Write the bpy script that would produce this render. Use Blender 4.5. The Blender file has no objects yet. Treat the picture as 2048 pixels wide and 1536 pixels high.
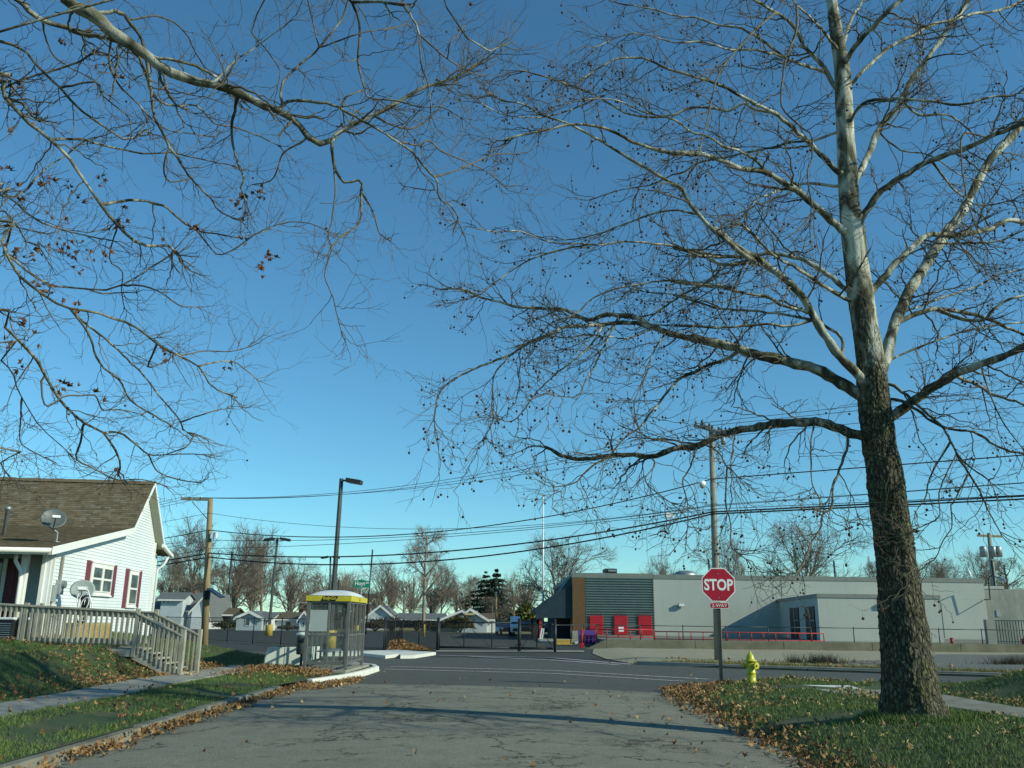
import bpy, bmesh, math, random
import numpy as np
from mathutils import Vector, Matrix, noise as mnoise

# ---------------------------------------------------------------- camera, sky, sun, exposure
S = bpy.context.scene
COL = S.collection
FPX, CX, CY = 1760.0, 1024.0, 768.0
EYE = np.array((0.0, 0.0, 1.5))
PITCH = math.atan((1240 - CY) / FPX)
ROLL = math.radians(0.7)
r0 = np.array((1.0, 0, 0)); f0 = np.array((0, math.cos(PITCH), math.sin(PITCH))); u0 = np.array((0, -math.sin(PITCH), math.cos(PITCH)))
CR = math.cos(ROLL) * r0 + math.sin(ROLL) * u0
CU = -math.sin(ROLL) * r0 + math.cos(ROLL) * u0
cam_d = bpy.data.cameras.new('camera'); cam = bpy.data.objects.new('camera', cam_d); COL.objects.link(cam)
cam.matrix_world = Matrix(((CR[0], CU[0], -f0[0], EYE[0]), (CR[1], CU[1], -f0[1], EYE[1]), (CR[2], CU[2], -f0[2], EYE[2]), (0, 0, 0, 1)))
cam_d.sensor_width = 36; cam_d.lens = FPX / 2048 * 36; cam_d.clip_start = 0.05; cam_d.clip_end = 3000
S.camera = cam

SUN_EL = math.radians(26.5); SUN_AZ = math.radians(111.8)      # clockwise from +Y
W = bpy.data.worlds.new('World'); S.world = W; W.use_nodes = True
wn = W.node_tree; wn.nodes.clear()
sky = wn.nodes.new('ShaderNodeTexSky'); sky.sky_type = 'NISHITA'; sky.sun_disc = False
sky.sun_elevation = SUN_EL; sky.sun_rotation = SUN_AZ; sky.air_density = 1.0; sky.dust_density = 0.0; sky.ozone_density = 8.0; sky.altitude = 0
bg = wn.nodes.new('ShaderNodeBackground'); bg.inputs['Strength'].default_value = 0.15
tint = wn.nodes.new('ShaderNodeMix'); tint.data_type = 'RGBA'; tint.blend_type = 'MULTIPLY'; tint.inputs[0].default_value = 1
tint.inputs[7].default_value = (0.85, 1.15, 0.95, 1)
wo = wn.nodes.new('ShaderNodeOutputWorld')
wn.links.new(sky.outputs[0], tint.inputs[6]); wn.links.new(tint.outputs[2], bg.inputs['Color']); wn.links.new(bg.outputs[0], wo.inputs[0])
sun_d = bpy.data.lights.new('sun', 'SUN'); sun = bpy.data.objects.new('sun', sun_d); COL.objects.link(sun)
sun_d.energy = 4.6; sun_d.angle = math.radians(0.55); sun_d.color = (0.99, 1.0, 0.80)
sdir = Vector((math.sin(SUN_AZ) * math.cos(SUN_EL), math.cos(SUN_AZ) * math.cos(SUN_EL), math.sin(SUN_EL)))
sun.rotation_euler = sdir.to_track_quat('Z', 'Y').to_euler(); sun.location = (40, -12, 30)
S.view_settings.view_transform = 'Standard'; S.view_settings.look = 'None'
S.view_settings.exposure = 0.0; S.view_settings.gamma = 1.0; S.view_settings.use_curve_mapping = False

# ---------------------------------------------------------------- helpers
rng = np.random.default_rng(11); random.seed(5)
def ray(px, py): return f0 + (px - CX) / FPX * CR - (py - CY) / FPX * CU
def at(px, py, Y):
    d = ray(px, py); return EYE + d * (Y / d[1])
def gnd(px, py, z=0.0):
    d = ray(px, py); return EYE + d * ((z - EYE[2]) / d[2])
def fx(px, Y, py=1240): return float(at(px, py, Y)[0])
def zz(py, px, Y): return float(at(px, py, Y)[2])
def wpx(w, Y): return w * Y / 1822.0       # metres spanned by w photo pixels at depth Y
def on_wall(px, py, P, D):
    """ray hits the vertical wall through P (x,y) running along D (x,y): distance along D, height"""
    d = ray(px, py); a = np.array(((d[0], -D[0]), (d[1], -D[1])))
    t, u = np.linalg.solve(a, np.array((P[0] - EYE[0], P[1] - EYE[1])))
    return float(u), float(EYE[2] + t * d[2])

ORG = {}
def link(o, parent=None, org=None):
    COL.objects.link(o)
    if parent is not None: o.parent = parent
    ORG[o.name] = np.array(org if org is not None else (0, 0, 0), float)
    return o
def tag(o, label=None, cat=None, group=None, kind=None):
    if label: o['label'] = label
    if cat: o['category'] = cat
    if group: o['group'] = group
    if kind: o['kind'] = kind
    return o
def thing(name, label, cat, loc, group=None):
    o = bpy.data.objects.new(name, None); o.empty_display_size = 0.2
    o.location = [float(c) for c in loc]
    link(o, None, loc); return tag(o, label, cat, group)

def mesh_np(name, V, F, smooth=False, mat=None):
    V = np.asarray(V, np.float32); me = bpy.data.meshes.new(name)
    if isinstance(F, np.ndarray):
        m, k = F.shape
        me.vertices.add(len(V)); me.vertices.foreach_set('co', V.ravel())
        me.loops.add(m * k); me.loops.foreach_set('vertex_index', F.astype(np.int32).ravel())
        me.polygons.add(m); me.polygons.foreach_set('loop_start', np.arange(0, m * k, k, dtype=np.int32))
        me.update(calc_edges=True)
    else:
        me.from_pydata([tuple(map(float, v)) for v in V], [], F); me.update()
    if smooth: me.polygons.foreach_set('use_smooth', np.ones(len(me.polygons), bool))
    if mat: me.materials.append(mat)
    return me

class MB:
    def __init__(s): s.v = []; s.f = []
    def poly(s, pts):
        n = len(s.v); s.v += [tuple(map(float, p)) for p in pts]; s.f.append(tuple(range(n, n + len(pts)))); return s
    def hexa(s, p):      # 8 corners: bottom ring 0-3, top ring 4-7
        n = len(s.v); s.v += [tuple(map(float, q)) for q in p]
        s.f += [tuple(n + i for i in q) for q in ((3, 2, 1, 0), (4, 5, 6, 7), (0, 1, 5, 4), (1, 2, 6, 5), (2, 3, 7, 6), (3, 0, 4, 7))]; return s
    def box(s, x0, x1, y0, y1, z0, z1):
        return s.hexa(((x0, y0, z0), (x1, y0, z0), (x1, y1, z0), (x0, y1, z0), (x0, y0, z1), (x1, y0, z1), (x1, y1, z1), (x0, y1, z1)))
    def obox(s, c, a, b, cc):      # centre + three half-axis vectors
        c, a, b, cc = map(np.array, (c, a, b, cc))
        return s.hexa([c - a - b - cc, c + a - b - cc, c + a + b - cc, c - a + b - cc, c - a - b + cc, c + a - b + cc, c + a + b + cc, c - a + b + cc])
    def bar(s, p, q, w, h, up=(0, 0, 1)):
        p = np.array(p, float); q = np.array(q, float); d = q - p; L = np.linalg.norm(d); d /= L
        sd = np.cross(d, up); nn = np.linalg.norm(sd)
        if nn < 1e-5: sd = np.array((1.0, 0, 0)); nn = 1
        sd /= nn; u = np.cross(sd, d)
        return s.obox((p + q) / 2, d * L / 2, sd * w / 2, u * h / 2)
    def prism(s, pts, d):        # planar polygon extruded by vector d
        pts = [np.array(p, float) for p in pts]; d = np.array(d, float); n = len(s.v); m = len(pts)
        s.v += [tuple(p) for p in pts] + [tuple(p + d) for p in pts]
        s.f.append(tuple(n + i for i in range(m))); s.f.append(tuple(n + m + i for i in reversed(range(m))))
        for i in range(m): j = (i + 1) % m; s.f.append((n + j, n + i, n + m + i, n + m + j))
        return s
    def tube(s, pts, r, k=8, cap=True):
        pts = np.array(pts, float); m = len(pts); rr = np.full(m, r) if np.isscalar(r) else np.array(r, float)
        T = np.gradient(pts, axis=0); T /= np.linalg.norm(T, axis=1)[:, None] + 1e-9
        ref = np.array((0.0, 0, 1)) if abs(T[0][2]) < 0.9 else np.array((1.0, 0, 0))
        n = len(s.v)
        for i in range(m):
            N = ref - T[i] * ref.dot(T[i]); N /= np.linalg.norm(N) + 1e-9; B = np.cross(T[i], N); ref = N
            for j in range(k):
                a = 2 * math.pi * j / k; s.v.append(tuple(pts[i] + rr[i] * (math.cos(a) * N + math.sin(a) * B)))
        for i in range(m - 1):
            for j in range(k):
                a = n + i * k + j; b = n + i * k + (j + 1) % k; s.f.append((a, b, b + k, a + k))
        if cap: s.f.append(tuple(n + j for j in reversed(range(k)))); s.f.append(tuple(n + (m - 1) * k + j for j in range(k)))
        return s
    def lathe(s, c, prof, k=20):      # prof: list of (radius, z) above c
        n = len(s.v); m = len(prof)
        for r, z in prof:
            for j in range(k): a = 2 * math.pi * j / k; s.v.append((c[0] + r * math.cos(a), c[1] + r * math.sin(a), c[2] + z))
        for i in range(m - 1):
            for j in range(k):
                a = n + i * k + j; b = n + i * k + (j + 1) % k; s.f.append((a, b, b + k, a + k))
        s.f.append(tuple(n + j for j in reversed(range(k)))); s.f.append(tuple(n + (m - 1) * k + j for j in range(k)))
        return s
    def build(s, name, mat, parent=None, smooth=False, bevel=0, kind=None, label=None):
        org = ORG[parent.name] if parent is not None else np.zeros(3)
        me = bpy.data.meshes.new(name); me.from_pydata([(v[0] - org[0], v[1] - org[1], v[2] - org[2]) for v in s.v], [], s.f); me.update()
        if mat: me.materials.append(mat)
        if smooth: me.polygons.foreach_set('use_smooth', np.ones(len(me.polygons), bool))
        o = bpy.data.objects.new(name, me)
        if parent is None or ORG.get(parent.name) is None: link(o)
        else: link(o, parent, org)
        if bevel:
            md = o.modifiers.new('bevel', 'BEVEL'); md.width = bevel; md.segments = 2; md.limit_method = 'ANGLE'
        if kind: o['kind'] = kind
        if label: o['label'] = label
        return o
def npobj(name, V, F, mat, parent=None, smooth=False, kind=None):
    org = ORG[parent.name] if parent is not None else np.zeros(3)
    o = bpy.data.objects.new(name, mesh_np(name, np.asarray(V) - org, F, smooth, mat))
    link(o, parent, org)
    if kind: o['kind'] = kind
    return o

def text_mb(txt, origin, xax, yax, size, squeeze=1.0, bold=0.0, depth=0.003, shear=0.0):
    """letters as solid shapes lying on the plane (xax, yax), centred on origin"""
    cu = bpy.data.curves.new('lettering', 'FONT'); cu.body = txt; cu.size = size; cu.align_x = 'CENTER'; cu.align_y = 'CENTER'
    cu.offset = bold; cu.extrude = depth; cu.resolution_u = 3; cu.shear = shear
    o = bpy.data.objects.new('lettering', cu); COL.objects.link(o)
    me = bpy.data.meshes.new_from_object(o.evaluated_get(bpy.context.evaluated_depsgraph_get()))
    bpy.data.objects.remove(o)
    xax = np.array(xax, float); yax = np.array(yax, float); n = np.cross(xax, yax); mb = MB()
    cs = np.array([v.co[:] for v in me.vertices]); mid = (cs.min(0) + cs.max(0)) / 2
    for c in cs: mb.v.append(tuple(np.array(origin) + (c[0] - mid[0]) * squeeze * xax + (c[1] - mid[1]) * yax + c[2] * n))
    mb.f = [tuple(p.vertices) for p in me.polygons]; bpy.data.meshes.remove(me)
    return mb

# ---------------------------------------------------------------- materials
def new_mat(name):
    m = bpy.data.materials.new(name); m.use_nodes = True; nt = m.node_tree; b = nt.nodes['Principled BSDF']; return m, nt, b
def N(nt, t, **kw):
    n = nt.nodes.new(t)
    for k, v in kw.items():
        if k in n.inputs: n.inputs[k].default_value = v
        else: setattr(n, k, v)
    return n
def ramp(nt, fac, stops):
    r = nt.nodes.new('ShaderNodeValToRGB'); el = r.color_ramp.elements
    while len(el) > 1: el.remove(el[-1])
    el[0].position = stops[0][0]; el[0].color = (*stops[0][1], 1)
    for p, c in stops[1:]: e = el.new(p); e.color = (*c, 1)
    nt.links.new(fac, r.inputs[0]); return r.outputs[0]
def coords(nt, world=False, scale=(1, 1, 1)):
    if world: o = nt.nodes.new('ShaderNodeNewGeometry').outputs['Position']
    else: o = nt.nodes.new('ShaderNodeTexCoord').outputs['Object']
    mp = nt.nodes.new('ShaderNodeMapping'); mp.inputs['Scale'].default_value = scale; nt.links.new(o, mp.inputs[0]); return mp.outputs[0]
def noise(nt, vec, scale, detail=4, rough=0.6, dist=0.0):
    n = nt.nodes.new('ShaderNodeTexNoise'); n.inputs['Scale'].default_value = scale; n.inputs['Detail'].default_value = detail
    n.inputs['Roughness'].default_value = rough; n.inputs['Distortion'].default_value = dist; nt.links.new(vec, n.inputs['Vector']); return n.outputs['Fac']
def mixc(nt, fac, a, b, mode='MIX'):
    m = nt.nodes.new('ShaderNodeMix'); m.data_type = 'RGBA'; m.blend_type = mode
    for i, x in ((0, fac), (6, a), (7, b)):
        if hasattr(x, 'is_output') or hasattr(x, 'links'): nt.links.new(x, m.inputs[i])
        else: m.inputs[i].default_value = x if i == 0 else (*x, 1)
    return m.outputs[2]
def mth(nt, op, a, b=None, clamp=False):
    m = nt.nodes.new('ShaderNodeMath'); m.operation = op; m.use_clamp = clamp
    for i, x in ((0, a), (1, b)):
        if x is None: continue
        if hasattr(x, 'links'): nt.links.new(x, m.inputs[i])
        else: m.inputs[i].default_value = x
    return m.outputs[0]
def bump(nt, b, h, strength=0.3, dist=0.02):
    bp = nt.nodes.new('ShaderNodeBump'); bp.inputs['Strength'].default_value = strength; bp.inputs['Distance'].default_value = dist
    nt.links.new(h, bp.inputs['Height']); nt.links.new(bp.outputs[0], b.inputs['Normal'])
def pm(name, c1, c2=None, scale=3.0, rough=0.8, bs=0.15, bscale=30, metal=0.0, stretch=(1, 1, 1), world=False, bd=0.01, spec=0.3):
    """two-tone mottled surface with fine relief"""
    m, nt, b = new_mat(name); v = coords(nt, world, stretch)
    c2 = c2 or tuple(c * 0.75 for c in c1)
    f = noise(nt, v, scale, 6, 0.65)
    nt.links.new(ramp(nt, f, ((0.3, c2), (0.7, c1))), b.inputs['Base Color'])
    b.inputs['Roughness'].default_value = rough; b.inputs['Metallic'].default_value = metal; b.inputs['Specular IOR Level'].default_value = spec
    if bs: bump(nt, b, noise(nt, v, bscale, 4, 0.7), bs, bd)
    return m
M = {}
M['trim'] = pm('white_trim_paint', (0.80, 0.80, 0.76), (0.66, 0.66, 0.60), 1.5, 0.55, 0.05)
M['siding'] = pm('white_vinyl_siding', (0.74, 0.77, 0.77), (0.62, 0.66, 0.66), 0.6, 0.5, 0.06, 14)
M['siding_shaded'] = pm('shaded_white_siding', (0.50, 0.55, 0.56), (0.40, 0.45, 0.46), 0.8, 0.5, 0.06)  # white siding toned down: weaker light on these walls put into the colour
M['soffit'] = pm('beige_soffit', (0.42, 0.42, 0.30), (0.36, 0.36, 0.26), 2, 0.6)
M['maroon'] = pm('maroon_shutter_paint', (0.20, 0.055, 0.075), (0.15, 0.04, 0.055), 3, 0.5)
M['door_red'] = pm('dark_red_door_paint', (0.13, 0.018, 0.03), (0.10, 0.014, 0.022), 2, 0.4)
M['black'] = pm('black_paint', (0.02, 0.024, 0.024), (0.014, 0.016, 0.016), 5, 0.5)
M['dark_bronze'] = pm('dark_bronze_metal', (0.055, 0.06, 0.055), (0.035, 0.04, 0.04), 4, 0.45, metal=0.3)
M['grey_metal'] = pm('grey_galvanised_metal', (0.36, 0.38, 0.38), (0.25, 0.27, 0.27), 6, 0.45, metal=0.6)
M['alu'] = pm('weathered_aluminium_frame', (0.20, 0.20, 0.185), (0.14, 0.14, 0.13), 5, 0.4, metal=0.35)
M['yellow'] = pm('yellow_paint', (0.60, 0.52, 0.03), (0.44, 0.37, 0.035), 5, 0.45)
M['yellow_old'] = pm('faded_yellow_paint', (0.60, 0.42, 0.08), (0.42, 0.30, 0.07), 5, 0.7)
M['hydrant'] = pm('hydrant_yellow_paint', (0.62, 0.60, 0.03), (0.34, 0.30, 0.03), 12, 0.35, 0.25, 60, spec=0.5)
M['red'] = pm('red_door_paint', (0.50, 0.02, 0.03), (0.40, 0.015, 0.025), 1.5, 0.5)
M['red_rail'] = pm('red_railing_paint', (0.42, 0.035, 0.035), (0.30, 0.03, 0.03), 4, 0.5)
M['stop'] = pm('red_sign_sheeting', (0.42, 0.012, 0.035), (0.34, 0.01, 0.03), 4, 0.35, 0.02)
M['sign_white'] = pm('white_sign_sheeting', (0.82, 0.83, 0.80), (0.70, 0.72, 0.70), 5, 0.4, 0.02)
M['sign_green'] = pm('green_sign_sheeting', (0.01, 0.22, 0.13), (0.01, 0.18, 0.11), 3, 0.4, 0.02)
M['conc'] = pm('weathered_concrete', (0.34, 0.33, 0.28), (0.21, 0.205, 0.17), 2.2, 0.9, 0.4, 45, world=True)
M['conc_old'] = pm('old_dark_concrete', (0.22, 0.215, 0.17), (0.11, 0.11, 0.085), 1.6, 0.95, 0.5, 40, world=True)
M['conc_new'] = pm('new_white_concrete', (0.68, 0.67, 0.60), (0.54, 0.53, 0.47), 1.8, 0.85, 0.25, 45, world=True)
M['wood_old'] = pm('weathered_grey_timber', (0.44, 0.42, 0.34), (0.20, 0.19, 0.145), 5, 0.85, 0.4, 25, stretch=(1, 1, 0.35), world=True)
M['pole_wood'] = pm('brown_pole_timber', (0.34, 0.25, 0.13), (0.22, 0.155, 0.08), 6, 0.85, 0.5, 20, stretch=(3, 3, 0.25))
M['pole_grey'] = pm('grey_pole_timber', (0.33, 0.315, 0.25), (0.20, 0.19, 0.15), 6, 0.85, 0.5, 20, stretch=(3, 3, 0.25))
M['dish'] = pm('grey_dish_paint', (0.30, 0.34, 0.33), (0.26, 0.30, 0.29), 3, 0.4, 0)
M['dish_dark'] = pm('dark_grey_dish_paint', (0.085, 0.10, 0.10), (0.07, 0.085, 0.085), 3, 0.45, 0)
M['straw'] = pm('straw', (0.52, 0.38, 0.14), (0.28, 0.19, 0.06), 22, 0.9, 0.9, 60, stretch=(0.5, 0.5, 3), bd=0.03)
M['cable'] = pm('black_cable_rubber', (0.03, 0.033, 0.035), (0.02, 0.02, 0.02), 5, 0.6, 0)
M['wire'] = pm('weathered_wire', (0.07, 0.08, 0.08), (0.05, 0.055, 0.055), 5, 0.6, 0)
M['purple'] = pm('purple_dumpster_paint', (0.10, 0.03, 0.20), (0.07, 0.02, 0.14), 3, 0.5)
M['canvas'] = pm('navy_canvas', (0.022, 0.045, 0.062), (0.015, 0.032, 0.045), 2, 0.8)
M['canvas_teal'] = pm('teal_canvas', (0.05, 0.15, 0.16), (0.03, 0.10, 0.11), 2, 0.8)
M['brick_tan'] = pm('orange_tan_brick', (0.17, 0.095, 0.042), (0.11, 0.064, 0.030), 7, 0.9, 0.4, 20)
M['dumpster_grey'] = pm('worn_grey_plastic', (0.11, 0.13, 0.13), (0.08, 0.10, 0.10), 4, 0.5)
M['roof_grey'] = pm('grey_roof_shingle', (0.15, 0.165, 0.165), (0.10, 0.11, 0.11), 3, 0.9, 0.3, 8)
M['roof_brown'] = pm('brown_roof_shingle', (0.13, 0.105, 0.065), (0.08, 0.07, 0.045), 3, 0.9, 0.3, 8)
M['tan_wall'] = pm('tan_house_siding', (0.42, 0.34, 0.19), (0.34, 0.27, 0.15), 2, 0.7)
M['brick_far'] = pm('brown_house_brick', (0.14, 0.085, 0.06), (0.09, 0.055, 0.04), 5, 0.9)
M['car_red'] = pm('dark_red_car_paint', (0.15, 0.012, 0.02), None, 2, 0.25, 0, spec=0.6)
M['car_dark'] = pm('dark_blue_car_paint', (0.03, 0.04, 0.06), None, 2, 0.25, 0, spec=0.6)
M['car_white'] = pm('white_van_paint', (0.75, 0.77, 0.77), (0.70, 0.72, 0.72), 2, 0.3, 0, spec=0.6)
M['rubber'] = pm('tyre_rubber', (0.02, 0.02, 0.02), (0.015, 0.015, 0.015), 5, 0.85)
M['leaf_dry'] = pm('dry_brown_leaf', (0.20, 0.095, 0.045), (0.07, 0.033, 0.018), 5, 0.8, 0, world=True)
M['seed'] = pm('brown_seed_ball', (0.09, 0.045, 0.028), (0.05, 0.025, 0.018), 40, 0.95, 0)
M['evergreen'] = pm('dark_evergreen_needles', (0.035, 0.065, 0.04), (0.015, 0.032, 0.022), 2.5, 0.8, 0, world=True)
M['olive_leaf'] = pm('yellow_green_evergreen', (0.16, 0.17, 0.03), (0.07, 0.09, 0.02), 1.5, 0.8, 0, world=True)
M['bush_leaf'] = pm('dark_olive_shrub_leaf', (0.07, 0.07, 0.02), (0.025, 0.035, 0.014), 1.5, 0.8, 0, world=True)
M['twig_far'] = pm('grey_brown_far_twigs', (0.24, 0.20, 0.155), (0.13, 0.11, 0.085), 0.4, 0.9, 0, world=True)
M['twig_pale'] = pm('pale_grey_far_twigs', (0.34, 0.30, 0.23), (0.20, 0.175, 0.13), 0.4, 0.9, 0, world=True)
M['weed'] = pm('dry_weeds', (0.10, 0.082, 0.055), (0.045, 0.042, 0.030), 2, 0.9, 0, world=True)

def glass_mat(name, tint_c, alpha):
    m, nt, b = new_mat(name)
    b.inputs['Base Color'].default_value = (*tint_c, 1); b.inputs['Roughness'].default_value = 0.08; b.inputs['Specular IOR Level'].default_value = 0.6
    v = coords(nt); n = noise(nt, v, 3, 5)
    tr = nt.nodes.new('ShaderNodeBsdfTransparent'); tr.inputs[0].default_value = (0.95, 0.975, 0.97, 1)
    mx = nt.nodes.new('ShaderNodeMixShader'); f = mth(nt, 'MULTIPLY', n, alpha * 2)
    nt.links.new(f, mx.inputs[0]); nt.links.new(tr.outputs[0], mx.inputs[1]); nt.links.new(b.outputs[0], mx.inputs[2])
    nt.links.new(mx.outputs[0], nt.nodes['Material Output'].inputs[0]); return m
M['glass'] = glass_mat('scratched_clear_panel', (0.35, 0.38, 0.37), 0.05)
M['glass_dull'] = glass_mat('scuffed_clear_panel', (0.35, 0.38, 0.37), 0.12)
m, nt, b = new_mat('dark_window_glass'); M['pane'] = m
b.inputs['Roughness'].default_value = 0.06; b.inputs['Specular IOR Level'].default_value = 0.7
v = coords(nt); nt.links.new(ramp(nt, noise(nt, v, 2.2, 3), ((0.35, (0.035, 0.05, 0.052)), (0.65, (0.10, 0.13, 0.13)))), b.inputs['Base Color'])

def asphalt(name, c, spread, crack, patch, joint=False):
    m, nt, b = new_mat(name); v = coords(nt, True)
    big = noise(nt, v, 0.35, 5, 0.6); mid = noise(nt, v, 2.5, 6, 0.7); fine = noise(nt, v, 60, 3, 0.8); agg = noise(nt, v, 170, 2, 0.8)
    col = ramp(nt, big, ((0.3, tuple(x * (1 - patch) for x in c)), (0.7, tuple(x * (1 + patch) for x in c))))
    col = mixc(nt, 0.55, col, ramp(nt, mid, ((0.25, tuple(x * 0.75 for x in c)), (0.75, tuple(x * 1.25 for x in c)))))
    col = mixc(nt, 1.0, col, ramp(nt, mth(nt, 'MULTIPLY', mth(nt, 'ADD', fine, agg), 0.5), ((0.35, (1 - spread,) * 3), (0.65, (1 + spread,) * 3))), 'MULTIPLY')
    h = mth(nt, 'ADD', mth(nt, 'MULTIPLY', fine, 0.5), mth(nt, 'MULTIPLY', agg, 0.5))
    if crack:
        dv = nt.nodes.new('ShaderNodeVectorMath'); dv.operation = 'ADD'
        nz = nt.nodes.new('ShaderNodeTexNoise'); nz.inputs['Scale'].default_value = 1.6; nz.inputs['Detail'].default_value = 7; nz.inputs['Roughness'].default_value = 0.7
        nt.links.new(v, nz.inputs['Vector']); sc = nt.nodes.new('ShaderNodeVectorMath'); sc.operation = 'SCALE'; sc.inputs['Scale'].default_value = 1.3
        nt.links.new(nz.outputs['Color'], sc.inputs[0]); nt.links.new(v, dv.inputs[0]); nt.links.new(sc.outputs[0], dv.inputs[1])
        tot = None
        for s_, w_, m_, th in ((0.5, 0.011, 0.45, 0.43), (1.9, 0.028, 0.8, 0.52), (4.5, 0.05, 0.5, 0.57)):
            vo = nt.nodes.new('ShaderNodeTexVoronoi'); vo.feature = 'DISTANCE_TO_EDGE'; vo.inputs['Scale'].default_value = s_
            nt.links.new(dv.outputs[0], vo.inputs['Vector'])
            c_ = mth(nt, 'LESS_THAN', vo.outputs['Distance'], w_)
            mask = mth(nt, 'MULTIPLY', mth(nt, 'SUBTRACT', noise(nt, v, m_, 3), th), 14, True)
            c_ = mth(nt, 'MULTIPLY', c_, mask); tot = c_ if tot is None else mth(nt, 'MAXIMUM', tot, c_)
        tot = mth(nt, 'MULTIPLY', tot, crack)
        col = mixc(nt, tot, col, (0.02, 0.021, 0.018)); h = mth(nt, 'SUBTRACT', h, mth(nt, 'MULTIPLY', tot, 1.5))
    nt.links.new(col, b.inputs['Base Color']); b.inputs['Roughness'].default_value = 0.95; b.inputs['Specular IOR Level'].default_value = 0.1
    bump(nt, b, h, 0.6, 0.012); return m
M['asph_old'] = asphalt('old_grey_asphalt', (0.195, 0.195, 0.155), 0.7, 0.85, 0.10)
M['asph_new'] = asphalt('new_dark_asphalt', (0.092, 0.098, 0.088), 0.4, 0, 0.14)
M['asph_lot'] = asphalt('parking_lot_asphalt', (0.066, 0.072, 0.066), 0.35, 0.7, 0.22)

def grass_ground(name, g1, g2, s1, soil_t):
    m, nt, b = new_mat(name); v = coords(nt, True)
    a = noise(nt, v, 1.4, 6, 0.7); c = noise(nt, v, 14, 4, 0.8); f = noise(nt, v, 90, 3, 0.8)
    col = mixc(nt, c, g1, g2)
    col = mixc(nt, mth(nt, 'MULTIPLY', mth(nt, 'SUBTRACT', a, soil_t), 5, True), col, s1)
    col = mixc(nt, 1.0, col, ramp(nt, f, ((0.3, (0.55,) * 3), (0.7, (1.4,) * 3))), 'MULTIPLY')
    nt.links.new(col, b.inputs['Base Color']); b.inputs['Roughness'].default_value = 0.95
    bump(nt, b, mth(nt, 'ADD', c, f), 0.7, 0.03); return m
M['lawn'] = grass_ground('short_lawn', (0.030, 0.062, 0.018), (0.055, 0.090, 0.022), (0.100, 0.082, 0.045), 0.50)
M['far_grass'] = grass_ground('far_dull_grass', (0.11, 0.11, 0.045), (0.16, 0.14, 0.07), (0.17, 0.13, 0.075), 0.5)
M['dirt'] = grass_ground('dry_dirt_lot', (0.24, 0.22, 0.14), (0.34, 0.315, 0.215), (0.14, 0.155, 0.065), 0.56)
M['gravel'] = grass_ground('grey_gravel', (0.095, 0.10, 0.085), (0.175, 0.175, 0.145), (0.17, 0.165, 0.12), 0.58)
M['verge_dry'] = grass_ground('dry_yellow_verge', (0.13, 0.13, 0.035), (0.22, 0.18, 0.06), (0.10, 0.12, 0.03), 0.52)

def blade_mat(name, a, bcol):
    m, nt, b = new_mat(name); g = nt.nodes.new('ShaderNodeNewGeometry')
    v = coords(nt, True); n = noise(nt, v, 3.0, 4, 0.7)
    nt.links.new(mixc(nt, mth(nt, 'MULTIPLY', mth(nt, 'ADD', g.outputs['Random Per Island'], n), 0.5), a, bcol), b.inputs['Base Color'])
    b.inputs['Roughness'].default_value = 0.6; b.inputs['Specular IOR Level'].default_value = 0.2; return m
M['blade'] = blade_mat('grass_blades', (0.035, 0.080, 0.016), (0.17, 0.23, 0.060))
M['blade_dry'] = blade_mat('dry_grass_blades', (0.10, 0.11, 0.03), (0.28, 0.23, 0.09))

for lk_, ln_ in (('leaf', 'fallen_leaf'), ('leaf_tan', 'pale_fallen_leaf')):
  m, nt, b = new_mat(ln_); M[lk_] = m
  g = nt.nodes.new('ShaderNodeNewGeometry'); v = coords(nt, True)
  rr = ramp(nt, g.outputs['Random Per Island'], ((0.0, (0.15, 0.070, 0.03)), (0.3, (0.29, 0.15, 0.06)), (0.55, (0.38, 0.24, 0.10)), (0.8, (0.24, 0.14, 0.075)), (1.0, (0.46, 0.35, 0.15))) if lk_ == 'leaf' else ((0.0, (0.14, 0.085, 0.04)), (0.3, (0.30, 0.20, 0.085)), (0.55, (0.42, 0.33, 0.14)), (0.8, (0.24, 0.16, 0.08)), (1.0, (0.56, 0.50, 0.24))))
  nt.links.new(mixc(nt, 1.0, rr, ramp(nt, noise(nt, v, 40, 3), ((0.3, (0.6,) * 3), (0.7, (1.25,) * 3))), 'MULTIPLY'), b.inputs['Base Color'])
  b.inputs['Roughness'].default_value = 0.7; b.inputs['Specular IOR Level'].default_value = 0.2

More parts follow.
